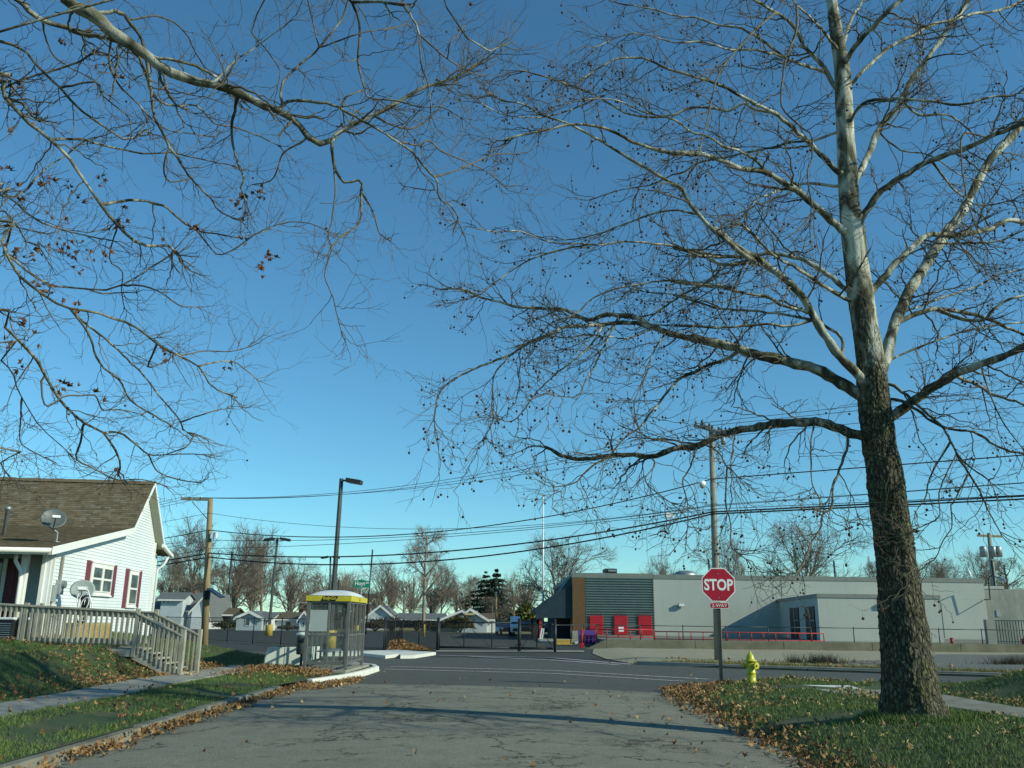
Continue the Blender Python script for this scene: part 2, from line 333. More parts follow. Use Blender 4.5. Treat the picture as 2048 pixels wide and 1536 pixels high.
# sycamore bark: rough brown-grey low down, flaking to white higher up and on the limbs
def bark(name, z_lo, z_hi, white=1.0):
    m, nt, b = new_mat(name); v = coords(nt, True); g = nt.nodes.new('ShaderNodeNewGeometry')
    sp = nt.nodes.new('ShaderNodeSeparateXYZ'); nt.links.new(g.outputs['Position'], sp.inputs[0])
    vs = coords(nt, True, (1, 1, 0.45))
    h = mth(nt, 'DIVIDE', mth(nt, 'SUBTRACT', sp.outputs[2], z_lo), z_hi - z_lo, True)
    rough_c = ramp(nt, noise(nt, vs, 26, 6, 0.75), ((0.34, (0.025, 0.024, 0.016)), (0.5, (0.085, 0.078, 0.050)), (0.70, (0.33, 0.31, 0.225))))
    moss = mth(nt, 'MULTIPLY', mth(nt, 'SUBTRACT', noise(nt, v, 2.2, 5), 0.47), 4, True)
    rough_c = mixc(nt, mth(nt, 'MULTIPLY', moss, 0.55), rough_c, (0.11, 0.12, 0.035))
    vo = nt.nodes.new('ShaderNodeTexVoronoi'); vo.feature = 'DISTANCE_TO_EDGE'; vo.inputs['Scale'].default_value = 17
    wv = nt.nodes.new('ShaderNodeVectorMath'); wv.operation = 'ADD'; nz = nt.nodes.new('ShaderNodeTexNoise'); nz.inputs['Scale'].default_value = 9; nt.links.new(vs, nz.inputs['Vector'])
    sc = nt.nodes.new('ShaderNodeVectorMath'); sc.operation = 'SCALE'; sc.inputs['Scale'].default_value = .09; nt.links.new(nz.outputs['Color'], sc.inputs[0]); nt.links.new(vs, wv.inputs[0]); nt.links.new(sc.outputs[0], wv.inputs[1]); nt.links.new(wv.outputs[0], vo.inputs['Vector'])
    plate = mth(nt, 'MULTIPLY', vo.outputs['Distance'], 6.0, True)
    rough_c = mixc(nt, mth(nt, 'MULTIPLY', mth(nt, 'SUBTRACT', 1.0, plate), .75), rough_c, (.022, .020, .013))
    pale = ramp(nt, noise(nt, vs, 3.2, 4, 0.6, 1.0), ((0.38, (0.055, 0.052, 0.034)), (0.47, (0.14, 0.13, 0.085)), (0.54, (0.34 * white, 0.33 * white, 0.25 * white)), (0.66, (0.62 * white, 0.61 * white, 0.50 * white))))
    flake = noise(nt, vs, 5.5, 4, 0.7, 0.6)
    k = mth(nt, 'MULTIPLY', mth(nt, 'SUBTRACT', mth(nt, 'ADD', mth(nt, 'MULTIPLY', h, 1.15), mth(nt, 'MULTIPLY', flake, 0.9)), 0.72), 5, True)
    nt.links.new(mixc(nt, k, rough_c, pale), b.inputs['Base Color'])
    b.inputs['Roughness'].default_value = 0.9; b.inputs['Specular IOR Level'].default_value = 0.2
    bump(nt, b, mth(nt, 'ADD', noise(nt, vs, 34, 5, 0.75), mth(nt, 'MULTIPLY', plate, mth(nt, 'SUBTRACT', 1.0, k))), 0.9, 0.02); return m
M['bark'] = bark('sycamore_trunk_bark', 3.6, 9.5)
M['bark_limb'] = bark('sycamore_limb_bark', 2.6, 8.6)
M['bark_limb2'] = bark('mottled_limb_bark', 1.0, 9.5, 0.72)
M['twig'] = pm('grey_tan_twigs', (0.19, 0.165, 0.115), (0.055, 0.047, 0.034), 2.6, 0.85, 0, world=True)
# ---------------------------------------------------------------- terrain
KL = [(-4.70, -6), (-4.70, 19.8), (-4.45, 21.2), (-4.05, 23.0), (-3.85, 25.0), (-3.80, 27.3), (-4.1, 28.5), (-4.9, 29.5), (-7, 30.6), (-12, 33.1), (-25, 39.5), (-60, 56.5)]
def xmaxL(Y): return float(np.interp(Y, [p[1] for p in KL], [p[0] for p in KL]))
def near_line(X): return 26.3 - 0.49 * X
def far_line(X): return 35.1 - 0.49 * X
def sm(t): t = min(1.0, max(0.0, t)); return t * t * (3 - 2 * t)
def zL(X, Y):
    w = mnoise.noise(Vector((X * 0.5, Y * 0.5, 0))) * 0.035
    e = -4.8 - X
    z = 0.115 + 0.05 * sm(e / 1.5)
    if X < -6.75 and X > -8.05 and Y < 26.7: return z - 0.02
    bank = sm((-8.05 - X) / 1.7) * 0.60 + 0.20 * sm((-10.0 - X) / 2.5) + 0.12 * sm((-13 - X) / 6)
    if Y > 26.9:      # beyond the end of the sidewalk the bank carries on to the retaining wall
        q = sm((-5.95 - X) / .05) if Y > 27.1 else sm((-6.75 - X) / .5); back = (.47 + .13 * sm((-7.5 - X) / 3)) * q; bank = max(bank, back * sm((Y - 26.9) / (.25 if X > -6.9 else 1.2)))
    nd = (27.1 - 0.49 * X - Y) * .9
    fade = sm((nd - 1.3) / .9) if X > -7.2 else sm((nd - 1.2) / 2.6)
    z += bank * fade
    if X < -4.95: z += w * (1 if X < -8.1 or X > -6.7 else 0)
    return z
def zR(X, Y):
    w = mnoise.noise(Vector((X * 0.6, Y * 0.6, 3))) * 0.03
    e = X - xminR(Y)
    z = 0.01 + 0.10 * sm(e / 0.5) + 0.10 * sm((e - 0.4) / 1.6)
    nl = (near_line(X) - Y)
    z *= sm(0.15 + nl / 0.8)
    z += 0.13 * math.exp(-((X - 5.4) ** 2 + (Y - 12.0) ** 2) / 5.0) * sm(e / .8)
    if 7.0 < X < 8.3: return z - 0.015
    bank = 0.62 * sm((X - 8.6) / 2.2) * sm((near_line(X) - 0.6 - Y) / 3.2) + 0.25 * sm((X - 11) / 5) * sm((near_line(X) - 2 - Y) / 4)
    return z + bank + w * sm(e / 0.5)
def xminR(Y): return float(np.interp(Y, [-6, 9.8, 15, 19.0, 20.6, 22.0, 23.3], [3.30, 3.30, 3.42, 3.50, 3.95, 4.7, 5.9]))
def sheet(name, rows, xf0, xf1, zf, ncol, mat, pw=1.0, kind='structure'):
    V = []; n = len(rows)
    for Y in rows:
        a, b_ = xf0(Y), xf1(Y)
        for j in range(ncol + 1):
            t = (j / ncol) ** pw; X = a + (b_ - a) * t
            V.append((X, Y, zf(X, Y)))
    F = np.array([(i * (ncol + 1) + j, i * (ncol + 1) + j + 1, (i + 1) * (ncol + 1) + j + 1, (i + 1) * (ncol + 1) + j) for i in range(n - 1) for j in range(ncol)])
    if xf1(rows[0]) < xf0(rows[0]): F = F[:, ::-1]
    return npobj(name, V, F, mat, None, True, kind)
def flat(name, pts, z, mat, kind='structure'):
    o = MB().poly([(p[0], p[1], z) for p in pts]).build(name, mat); o['kind'] = kind; return o

tag(MB().poly([(-900, -200, -0.08), (900, -200, -0.08), (900, 1400, -0.08), (-900, 1400, -0.08)]).build('ground', M['far_grass']), kind='structure')
flat('parking_lot', [(-95, 81), (-60, 62), (-20, 42.4), (-3, 34), (14, 25.5), (14, 51), (5.2, 55), (5.2, 104), (-40, 106), (-95, 106)], -0.02, M['asph_lot'])
flat('cross_road', [(-70, 60), (-9, 29.5), (-5.4, 17), (7, 17), (9.5, 20), (60, -5), (60, 5.6), (8.9, 30.7), (5.2, 34.2), (2.0, 36.6), (-3, 37.2), (-70, 69.6)], 0.0, M['asph_new'])
seam = [gnd(*p) for p in ((700, 1368.5), (860, 1370), (1000, 1373), (1100, 1376), (1240, 1382), (1380, 1389), (1440, 1392))]
seam = [(float(s[0]), float(s[1])) for s in seam]
def seam_y(X): return float(np.interp(X, [q[0] for q in seam], [q[1] for q in seam]))
def zS(X, Y): return 0.005 + 0.10 * max(0, 1 - ((X + .65) / 4.15) ** 2) * sm((seam_y(X) - Y) / 4.5) + .006 * mnoise.noise(Vector((X * .7, Y * .5, 11)))* sm((seam_y(X) - Y) / 1.5)
SVt = [(X, -6 + (seam_y(X) + 6) * (1 - (1 - j / 110) ** 1.0), 0) for X in np.linspace(-4.9, 4.2, 46) for j in range(111)]
SVt = [(x, y, zS(x, y)) for x, y, _ in SVt]
npobj('street', SVt, np.array([(i * 111 + j, (i + 1) * 111 + j, (i + 1) * 111 + j + 1, i * 111 + j + 1) for i in range(45) for j in range(110)]), M['asph_old'], None, True, 'structure')

rowsL = list(np.arange(-6, 36, 0.35))
def zLk(X, Y): return zL(X, Y)
lawnL = sheet('lawn', rowsL, lambda Y: xmaxL(Y) - 0.14, lambda Y: -45, lambda X, Y: zL(X, Y), 110, M['lawn'], 2.0)
rowsR = list(np.arange(-6, 23.3, 0.3))
lawnR = sheet('lawn', rowsR, xminR, lambda Y: min(40.0, (26.3 - Y) / 0.49 - 0.05), zR, 100, M['lawn'], 1.6)

# sidewalks: separate slabs
M['conc_walk'] = pm('leaf_stained_concrete', (0.25, 0.245, 0.20), (0.14, 0.135, 0.10), 2.2, 0.9, 0.4, 45, world=True)
def sidewalk(name, x0, x1, y0, y1, zf, mat, step=1.22, shift=0.0):
    base = MB().poly([(x0, y0, zf((x0 + x1) / 2, y0) - 0.03), (x1, y0, zf((x0 + x1) / 2, y0) - 0.03), (x1, y1, zf((x0 + x1) / 2, y1) - 0.03), (x0, y1, zf((x0 + x1) / 2, y1) - 0.03)]).build(name, M['conc_old']); base['kind'] = 'structure'
    y = y0; k = 0
    while y < y1 - 0.3:
        t = random.uniform(-0.012, 0.012); xm = (x0 + x1) / 2
        za, zb = zf(xm, y) + 0.024 + t, zf(xm, min(y + step, y1)) + 0.024 + t * 0.5; ye = min(y + step, y1) - 0.018
        MB().hexa(((x0, y, za - .1), (x1, y, za - .1), (x1, ye, zb - .1), (x0, ye, zb - .1), (x0, y, za), (x1, y, za), (x1, ye, zb), (x0, ye, zb))).build('slab', mat, base, bevel=0.008)
        y += step; k += 1
sidewalk('sidewalk', -8.0, -6.8, 0.5, 26.6, lambda X, Y: 0.145 + 0.02 * math.sin(Y * 0.7), M['conc'])
sidewalk('sidewalk', 7.05, 8.25, 0.5, 19.0, lambda X, Y: zR(7.6, Y) + 0.012, M['conc_walk'])
# pale ramp pad at the corner on the right
pad = MB()
P4 = [gnd(1596, 1375, 0.16), gnd(1700, 1377, 0.15), gnd(1760, 1390, 0.2), gnd(1668, 1387, 0.2)]
pad.prism([(p[0], p[1], 0.13) for p in P4], (0, 0, 0.085)); pad.build('ramp_pad', M['conc_new'], kind='structure', bevel=0.01)
# concrete pad under the shelter
padm = MB().prism([(-5.75, 24.15, 0.10), (-4.25, 24.15, 0.10), (-4.15, 27.5, 0.10), (-4.6, 28.4, 0.10), (-5.75, 28.6, 0.10)], (0, 0, 0.075)).build('shelter_pad', M['conc'], kind='structure', bevel=0.01)

# kerbs: one stone after the other
def resample(P, step):
    P = [np.array(p, float) for p in P]; d = [0]
    for a, c in zip(P, P[1:]): d.append(d[-1] + np.linalg.norm(c - a))
    n = max(2, int(round(d[-1] / step)) + 1); t = np.linspace(0, d[-1], n)
    A = np.array(P); return np.stack([np.interp(t, d, A[:, i]) for i in range(A.shape[1])], 1)
def kerb(pts, mat, w, h, stone, side, jitter=0.0, name='kerb'):
    Q = resample(pts, stone / 3); base = None
    T = np.gradient(Q, axis=0); T /= np.linalg.norm(T, axis=1)[:, None]; Nn = np.stack([-T[:, 1], T[:, 0]], 1) * side
    root = bpy.data.objects.new(name, None); link(root, None, (0, 0, 0)); root['kind'] = 'structure'
    for s in range(0, len(Q) - 3, 3):
        mb = MB(); jz = random.uniform(-jitter, jitter); jx = random.uniform(-jitter, jitter)
        for i in range(s, min(s + 3, len(Q) - 1)):
            a, c, na, nc = Q[i].copy(), Q[i + 1].copy(), Nn[i], Nn[i + 1]
            if i == min(s + 2, len(Q) - 2): c = c - T[i] * 0.02
            zt = h + jz
            mb.hexa(((*(a + na * (jx)), -0.05), (*(a + na * (w + jx)), -0.05), (*(c + nc * (w + jx)), -0.05), (*(c + nc * jx), -0.05), (*(a + na * (jx + .03)), zt), (*(a + na * (w + jx)), zt), (*(c + nc * (w + jx)), zt), (*(c + nc * (jx + .03)), zt)))
        mb.build('kerb_stone', mat, root, bevel=0.012)
    return root
kerb([(-4.70, 0), (-4.70, 19.8), (-4.45, 21.0)], M['conc_old'], 0.17, 0.125, 2.4, 1, 0.022)
kerb(KL[2:9], M['conc_new'], 0.17, 0.14, 1.8, 1, 0.0)
kerb([(4.6, 33.1), (6.5, 31.95), (40, 15.5)], M['conc'], 0.16, 0.13, 3.0, 1, 0.004)

# dirt lot across the road, raised gravel
def zD(X, Y): return (1.0 if Y < 32 else sm((X - xD(Y)) / 1.2)) * (0.06 + 0.05 * sm((Y - far_line(X)) / 1.0) + 0.03 * mnoise.noise(Vector((X * 0.4, Y * 0.4, 7))) - 0.06 * sm((Y - 44) / 6)) + .004
def xD(Y): return float(np.interp(Y, [-6, 18, 30.9, 32.2, 34, 38, 44, 50, 52], [60, 34.7, 8.4, 5.8, 4.6, 4.0, 4.0, 4.6, 4.9]))
sheet('dirt_lot', list(np.arange(6, 52.1, 0.5)), xD, lambda Y: 75, zD, 60, M['dirt'], 1.5)
def xG0(Y): return xD(Y) + (2.2 if Y < 34 else 0) + float(np.interp(Y, [30, 34, 37, 41, 45, 48], [2.5, 6.5, 11.0, 14.0, 17, 25])) + 0.8 * mnoise.noise(Vector((Y * 0.9, 0, 1)))
sheet('gravel_strip', list(np.arange(22, 47.6, 0.4)), xG0, lambda Y: 75, lambda X, Y: zD(X, Y) + 0.012, 60, M['gravel'], 1.5)
def xV(Y): return xD(Y) + 0.02
sheet('verge', list(np.arange(10, 33, 0.25)), lambda Y: xD(Y) + .32, lambda Y: xD(Y) + 1.5 + .7 * mnoise.noise(Vector((Y * 1.3, 2, 1))), lambda X, Y: zD(X, Y) + 0.022, 10, M['verge_dry'], 1.0)

# far-side concrete walk with the raised kerb nose
ol = [(600, 1301), (724, 1301.5), (796, 1299.5), (872, 1304), (829, 1310.5), (801, 1311), (800, 1307.5), (771, 1311), (724, 1306), (600, 1306.5)]
g_ = [gnd(px, py, 0.12) for px, py in ol]
MB().prism([(p[0], p[1], -0.01) for p in g_], (0, 0, 0.13)).build('corner_walk', M['conc_new'], kind='structure', bevel=0.01)
th = [gnd(872, 1303.5), gnd(1000, 1303.8), gnd(1168, 1304), gnd(1168, 1301.5), gnd(1000, 1301), gnd(872, 1301)]
flat('gate_threshold', [(p[0], p[1]) for p in th], 0.012, M['conc'])

# crossing lines: thin worn strips of road paint
mp_, nt, b = new_mat('worn_road_paint'); v = coords(nt, True)
f = mth(nt, 'MULTIPLY', mth(nt, 'SUBTRACT', noise(nt, v, 9, 5, 0.8), 0.40), 6, True)
nt.links.new(mixc(nt, f, (0.14, 0.13, 0.125), (0.52, 0.47, 0.46)), b.inputs['Base Color']); b.inputs['Roughness'].default_value = 0.8; M['paint'] = mp_
def stripe(px, w):
    P = resample([gnd(x, y)[:2] for x, y in px], 0.6); T = np.gradient(P, axis=0); T /= np.linalg.norm(T, axis=1)[:, None]; Nn = np.stack([-T[:, 1], T[:, 0]], 1)
    mb = MB()
    for i in range(len(P) - 1):
        mb.poly([(*(P[i] - Nn[i] * w / 2), 0.009), (*(P[i + 1] - Nn[i + 1] * w / 2), 0.009), (*(P[i + 1] + Nn[i + 1] * w / 2), 0.009), (*(P[i] + Nn[i] * w / 2), 0.009)])
    o = mb.build('crossing_line', M['paint']); o['kind'] = 'structure'
stripe([(779, 1333.3), (1100, 1341), (1417, 1359)], 0.22)
stripe([(769, 1338.4), (1100, 1347), (1369, 1363)], 0.20)
stripe([(878, 1311), (1100, 1315.5), (1263, 1329)], 0.30)
stripe([(940, 1313), (1100, 1320), (1238, 1330)], 0.28)

# ---------------------------------------------------------------- fences
def fence(name, label, pts, H, z0, span, mat=None, group=None, mesh=True, pr=0.03, top_extra=0.06, mesh_step=0.11):
    mat = mat or M['black']
    root = thing(name, label, 'fence', (pts[0][0], pts[0][1], z0), group)
    wires = []
    for (a, c) in zip(pts, pts[1:]):
        a = np.array(a, float); c = np.array(c, float); L = np.linalg.norm(c - a); n = max(1, round(L / span)); T = (c - a) / L
        for i in range(n):
            p = a + T * L * i / n; q = a + T * L * (i + 1) / n
            MB().tube([(*p, z0 - .1), (*p, z0 + H + top_extra)], pr, 8).build('post', mat, root, True)
            MB().tube([(*(p + T * .02), z0 + H), (*(q - T * .02), z0 + H)], pr * 0.7, 6).build('top_rail', mat, root, True)
        MB().tube([(*a, z0 + .07), (*c, z0 + .07)], pr * 0.3, 4).build('bottom_wire', mat, root)
        if mesh:
            Nn = np.array((-T[1], T[0])); k = np.arange(-H, L, mesh_step)
            for s_ in (1, -1):
                for u in k:
                    ua, ub, za, zb = u, u + H, 0.06, H
                    if ua < 0: za = 0.06 - ua * 1.0; ua = 0
                    if ub > L: zb = H - (ub - L); ub = L
                    if zb <= za: continue
                    if s_ < 0: ua, ub = L - ua, L - ub
                    wires.append(((*(a + T * ua + Nn * .012 * s_), z0 + za), (*(a + T * ub + Nn * .012 * s_), z0 + zb)))
    pa = np.array(pts[-1], float); MB().tube([(*pa, z0 - .1), (*pa, z0 + H + top_extra)], pr, 8).build('post', mat, root, True)
    if wires:
        Wv = np.array(wires); P = Wv[:, 0]; Q = Wv[:, 1]; d = Q - P; d /= np.linalg.norm(d, axis=1)[:, None]
        o1 = np.cross(d, (0, 0, 1)); o1 /= np.linalg.norm(o1, axis=1)[:, None]; o2 = np.cross(d, o1); r = 0.0032
        ring = [o1 * r, (-0.5 * o1 + 0.866 * o2) * r, (-0.5 * o1 - 0.866 * o2) * r]
        V = np.concatenate([P + x for x in ring] + [Q + x for x in ring]); m = len(P); I = np.arange(m)
        F = np.concatenate([np.stack([I + m * j, I + m * ((j + 1) % 3), I + m * (3 + (j + 1) % 3), I + m * (3 + j)], 1) for j in range(3)])
        npobj('chain_link_mesh', V, F, mat, root, False, 'stuff')
    return root
GY = 45.6
fence('chain_link_fence', 'black chain link fence between the grass bank and the parking lot', [(-30, 70.0), (-17.3, 56.3), (fx(770, 44), 44)], 1.42, 0.0, 3.3)
fence('chain_link_fence', 'short black fence panel set back beside the leaf pile, left of the gate', [(fx(773, 44.4), 44.4), (fx(806, 49.5), 49.5), (fx(875, GY + .4), GY + .4)], 1.40, 0.0, 2.5, mesh_step=0.06)
fence('chain_link_fence', 'black chain link fence standing along the platform in front of the grey building', [(fx(1112, GY), GY), (fx(1193, 52.3), 52.3), (fx(1280, 52.3), 52.3), (fx(1960, 52.3), 52.3), (46, 52.3)], 0.86, 0.42, 2.42, M['dark_bronze'], mesh=False)

def gate(name, label, x0, x1, Y, mids, z1, brace):
    root = thing(name, label, 'gate', (x0, Y, 0))
    for x in (x0, x1): MB().tube([(x, Y, 0.05), (x, Y, z1)], 0.035, 8).build('frame_post', M['black'], root, True)
    MB().tube([(x0, Y, z1), (x1, Y, z1)], 0.032, 8).build('top_rail', M['black'], root, True)
    MB().tube([(x0, Y, 0.16), (x1, Y, 0.16)], 0.05, 8).build('bottom_rail', M['black'], root, True)
    for x in mids: MB().tube([(x, Y, 0.16), (x, Y, z1)], 0.026, 8).build('upright', M['black'], root, True)
    for (xa, za, xb, zb) in brace: MB().tube([(xa, Y, za), (xb, Y, zb)], 0.014, 6).build('brace', M['black'], root, True)
    mb = MB(); s = 0.11; L = x1 - x0; H = z1 - 0.16
    for u in np.arange(-H, L, s):
        ua, ub, za, zb = u, u + H, 0.16, z1
        if ua < 0: za -= ua; ua = 0
        if ub > L: zb -= ub - L; ub = L
        if zb > za + .02:
            mb.tube([(x0 + ua, Y + .01, za), (x0 + ub, Y + .01, zb)], 0.0032, 3, False); mb.tube([(x1 - ua, Y - .01, za), (x1 - ub, Y - .01, zb)], 0.004, 3, False)
    mb.build('chain_link_mesh', M['black'], root, kind='stuff')
    return root
xs = [fx(x, GY) for x in (880, 929, 984, 1038, 1041, 1074, 1108)]
gate('sliding_gate', 'wide black chain link gate with three bays across the lot entrance', xs[0], xs[3], GY, xs[1:3], 1.36, [(xs[1] - .7, 0.75, xs[1] - .1, .2), (xs[1] + .4, 1.0, xs[2] - .1, .25), (xs[0] + .1, 1.3, xs[1] - .1, .75)])
gate('sliding_gate', 'narrow black gate leaf with a white sign hanging on it', xs[4], xs[6], GY, [xs[5]], 1.30, [(xs[4] + .1, .25, xs[5] - .1, 1.1), (xs[5] + .1, 1.1, xs[6] - .1, .3)])
for i, (x, w, lb) in enumerate(((877, 0.07, 'thick black gate post at the left end of the wide gate'), (1039, 0.08, 'thick black gate post between the wide gate and narrow gate'), (1110, 0.06, 'black gate post beside the blue canopy, right of the narrow gate'))):
    t = thing('gate_post', lb, 'post', (fx(x, GY - .15), GY - .15, 0), 'posts of the lot gate'); X = fx(x, GY - .15)
    MB().tube([(X, GY - .15, 0), (X, GY - .15, 1.5)], w, 10).build('shaft', M['black'], t, True)
    MB().lathe((X, GY - .15, 1.5), [(w * 1.15, 0), (w * 1.15, .03), (w * .6, .07), (0.01, .09)], 10).build('cap', M['black'], t)
    if i == 1:
        for s_ in (-1, 1): MB().tube([(X, GY - .2, .45), (X + s_ * .35, GY - .2, .08)], 0.02, 6).build('stay', M['black'], t)
gs = thing('gate_sign', 'white upright notice sign tied to the narrow black gate', 'sign', (fx(1084, GY - .06), GY - .06, .6)); X = fx(1084, GY - .06)
MB().prism([(X - .12, GY - .08, .62), (X + .04, GY - .08, .60), (X + .12, GY - .08, 1.10), (X - .03, GY - .08, 1.12)], (0, .02, 0)).build('board', M['sign_white'], gs)
lt = MB()
for k in range(7): z = .66 + k * .062; xx = X - .035 + k * .012; lt.box(xx, xx + .035, GY - .086, GY - .083, z, z + .045)
lt.build('lettering', M['black'], gs)

# ---------------------------------------------------------------- bus shelter
def px_line(px, py): pass
NX, NY = float(at(690.5, 1340, 24.4)[0]), 24.4; FX_, FY = NX, 27.0; LX = float(at(609, 1332, 24.4)[0]); zb, zt = 0.175, 1.935
M['dish_light'] = pm('pale_grey_panel', (.40, .44, .42), (.36, .40, .38), 2, .5)
sh = thing('bus_shelter', 'glass and metal bus shelter with yellow roof band and white dome', 'bus shelter', ((NX + LX) / 2, (NY + FY) / 2, zb))
def post(x, y, s=0.07, z0=zb, z1=zt): return MB().box(x - s / 2, x + s / 2, y - s / 2, y + s / 2, z0, z1)
for x, y in ((NX, NY), (NX, FY), (LX, NY), (LX, FY)): post(x, y, 0.085).build('corner_post', M['alu'], sh, bevel=0.006)
mx_ = LX + (NX - LX) * 0.52
for (x, y) in ((mx_, NY), (mx_, FY)): post(x, y, 0.06, zb + .15).build('middle_post', M['alu'], sh, bevel=0.004)
post(mx_ - .12, FY, 0.05).build('door_post', M['alu'], sh)
nside = 4; ys = [NY + (FY - NY) * i / nside for i in range(nside + 1)]
for y in ys[1:-1]:
    for x in (NX, LX): post(x, y, 0.05, zb + .2).build('mullion', M['alu'], sh, bevel=0.004)
for zc in (zb + 0.17, 1.05, zt - 0.03):
    hh = 0.07 if zc < 0.5 else 0.05
    MB().box(LX + .045, NX - .045, NY - .025, NY + .025, zc - hh / 2, zc + hh / 2).build('cross_rail', M['alu'], sh, bevel=0.004)
    MB().box(LX + .045, NX - .045, FY - .025, FY + .025, zc - hh / 2, zc + hh / 2).build('cross_rail', M['alu'], sh, bevel=0.004)
    for x in (NX, LX): MB().box(x - .024, x + .024, NY + .045, FY - .045, zc - hh / 2, zc + hh / 2).build('cross_rail', M['alu'], sh, bevel=0.004)
for za, zc in ((zb + .21, 1.02), (1.08, zt - .06)):
    for a, c in ((LX + .045, mx_ - .032), (mx_ + .032, NX - .045)):
        MB().box(a, c, NY - .004, NY + .004, za, zc).build('pane', M['glass'], sh)
        if a < mx_ - .2: MB().box(a, c, FY - .004, FY + .004, za, zc).build('pane', M['glass'], sh)
    for a, c in zip(ys, ys[1:]):
        for x, g__ in ((NX, M['glass_dull'] if zc < 1.2 else M['glass']), (LX, M['glass'])):
            MB().box(x - .004, x + .004, a + .03, c - .03, za, zc).build('pane', g__, sh)
ov = 0.07
for (a, c, d_, e) in ((LX - ov, NX + ov, NY - ov, NY - ov + .03), (LX - ov, NX + ov, FY + ov - .03, FY + ov)):
    MB().box(a, c, d_, e, zt - 0.005, zt + .135).build('roof_band', M['yellow'], sh, bevel=0.004)
for x in (NX + ov - .03, LX - ov):
    MB().box(x, x + .03, NY - ov + .031, FY + ov - .031, zt - 0.005, zt + .135).build('roof_band', M['yellow'], sh, bevel=0.004)
MB().box(LX - ov + .03, NX + ov - .03, NY - ov + .03, FY + ov - .03, zt + .09, zt + .145).build('roof_plate', M['dark_bronze'], sh)
dm = MB(); cxm, cym = (NX + LX) / 2, (NY + FY) / 2; rx, ry = (NX - LX) / 2 + .02, (FY - NY) / 2 + .02; nu, nv = 20, 20
for i in range(nu + 1):
    for j in range(nv + 1):
        a, c = -1 + 2 * i / nu, -1 + 2 * j / nv
        h = 0.17 * max(0, (1 - a ** 4)) ** 0.6 * max(0, (1 - c ** 4)) ** 0.6 * (1 - 0.35 * (a * a + c * c) / 2)
        dm.v.append((cxm + a * rx, cym + c * ry, zt + .146 + h))
for i in range(nu):
    for j in range(nv): k = i * (nv + 1) + j; dm.f.append((k, k + nv + 1, k + nv + 2, k + 1))
M['dome'] = pm('milky_acrylic', (0.70, 0.70, 0.66), (0.58, 0.59, 0.56), 1.5, 0.35, 0)
dm.build('roof_dome', M['dome'], sh, True)
lx = (LX + NX) / 2 + .02
MB().prism([(lx - .24, NY - ov - .004, zt + .0), (lx + .16, NY - ov - .004, zt + .0), (lx + .24, NY - ov - .004, zt + .13), (lx - .16, NY - ov - .004, zt + .13)], (0, .003, 0)).build('logo_block', M['black'], sh)
text_mb('IndyGo', (lx, NY - ov - .008, zt + .066), (1, 0, 0), (0, 0, 1), 0.125, 0.92, 0.003, 0.002, 0.25).build('logo_lettering', M['yellow'], sh)
text_mb('IG', (NX + ov + .003, (NY + FY) / 2, zt + .066), (0, 1, 0), (0, 0, 1), 0.12, 1, 0.002, 0.002, 0.2).build('logo_lettering', M['black'], sh)
MB().box(LX + .07, mx_ - .035, NY - .045, NY - .028, 1.15, 1.70).build('map_panel', M['dish_light'], sh)
bn = MB().box(LX + .2, LX + .55, NY + .5, FY - .4, .60, .64).build('bench_seat', M['grey_metal'], sh, bevel=0.006)
for y in (NY + .7, FY - .6): MB().box(LX + .33, LX + .40, y, y + .06, zb, .60).build('bench_leg', M['grey_metal'], sh)
MB().box(NX - .10, NX - .07, FY - .95, FY - .2, 1.16, 1.30).build('notice_strip', M['yellow_old'], sh)

tx, ty = fx(608, 25.2), 25.2
tc = thing('trash_can', 'grey lidded trash can mounted on a post beside the bus shelter', 'trash can', (tx, ty, zb))
MB().lathe((tx, ty, .52), [(.12, 0), (.15, .02), (.165, .45), (.17, .50)], 20).build('bin_body', M['dumpster_grey'], tc, True)
MB().lathe((tx, ty, 1.02), [(.18, 0), (.18, .05), (.12, .09), (0.02, .10)], 20).build('lid', M['sign_white'], tc, True)
MB().box(tx - .08, tx + .08, ty - .175, ty - .15, .84, .89).build('slot', M['black'], tc)
MB().tube([(tx, ty, zb), (tx, ty, .53)], .035, 8).build('post', M['dark_bronze'], tc)

# retaining wall
rw = thing('retaining_wall', 'low pale concrete retaining wall ending the grass bank', 'wall', (-7.0, 26.9, .1))
MB().prism([(-7.02, 26.50, .05), (-6.52, 26.72, .05), (-6.52, 26.72, .66), (-6.90, 26.55, .66), (-7.00, 26.51, .36)], (-.08, .2, 0)).build('end_block', M['conc_new'], rw, bevel=0.012)
MB().prism([(-6.505, 26.727, .05), (-5.87, 27.005, .05), (-5.87, 27.005, .66), (-6.505, 26.727, .66)], (-.08, .2, 0)).build('wall_panel', M['conc_new'], rw, bevel=0.012)
MB().prism([(-6.05, 27.23, .05), (-5.87, 27.23, .05), (-5.87, 27.23, .64), (-6.05, 27.23, .64)], (0, 1.5, 0)).build('wall_panel', M['conc_new'], rw, bevel=0.012)

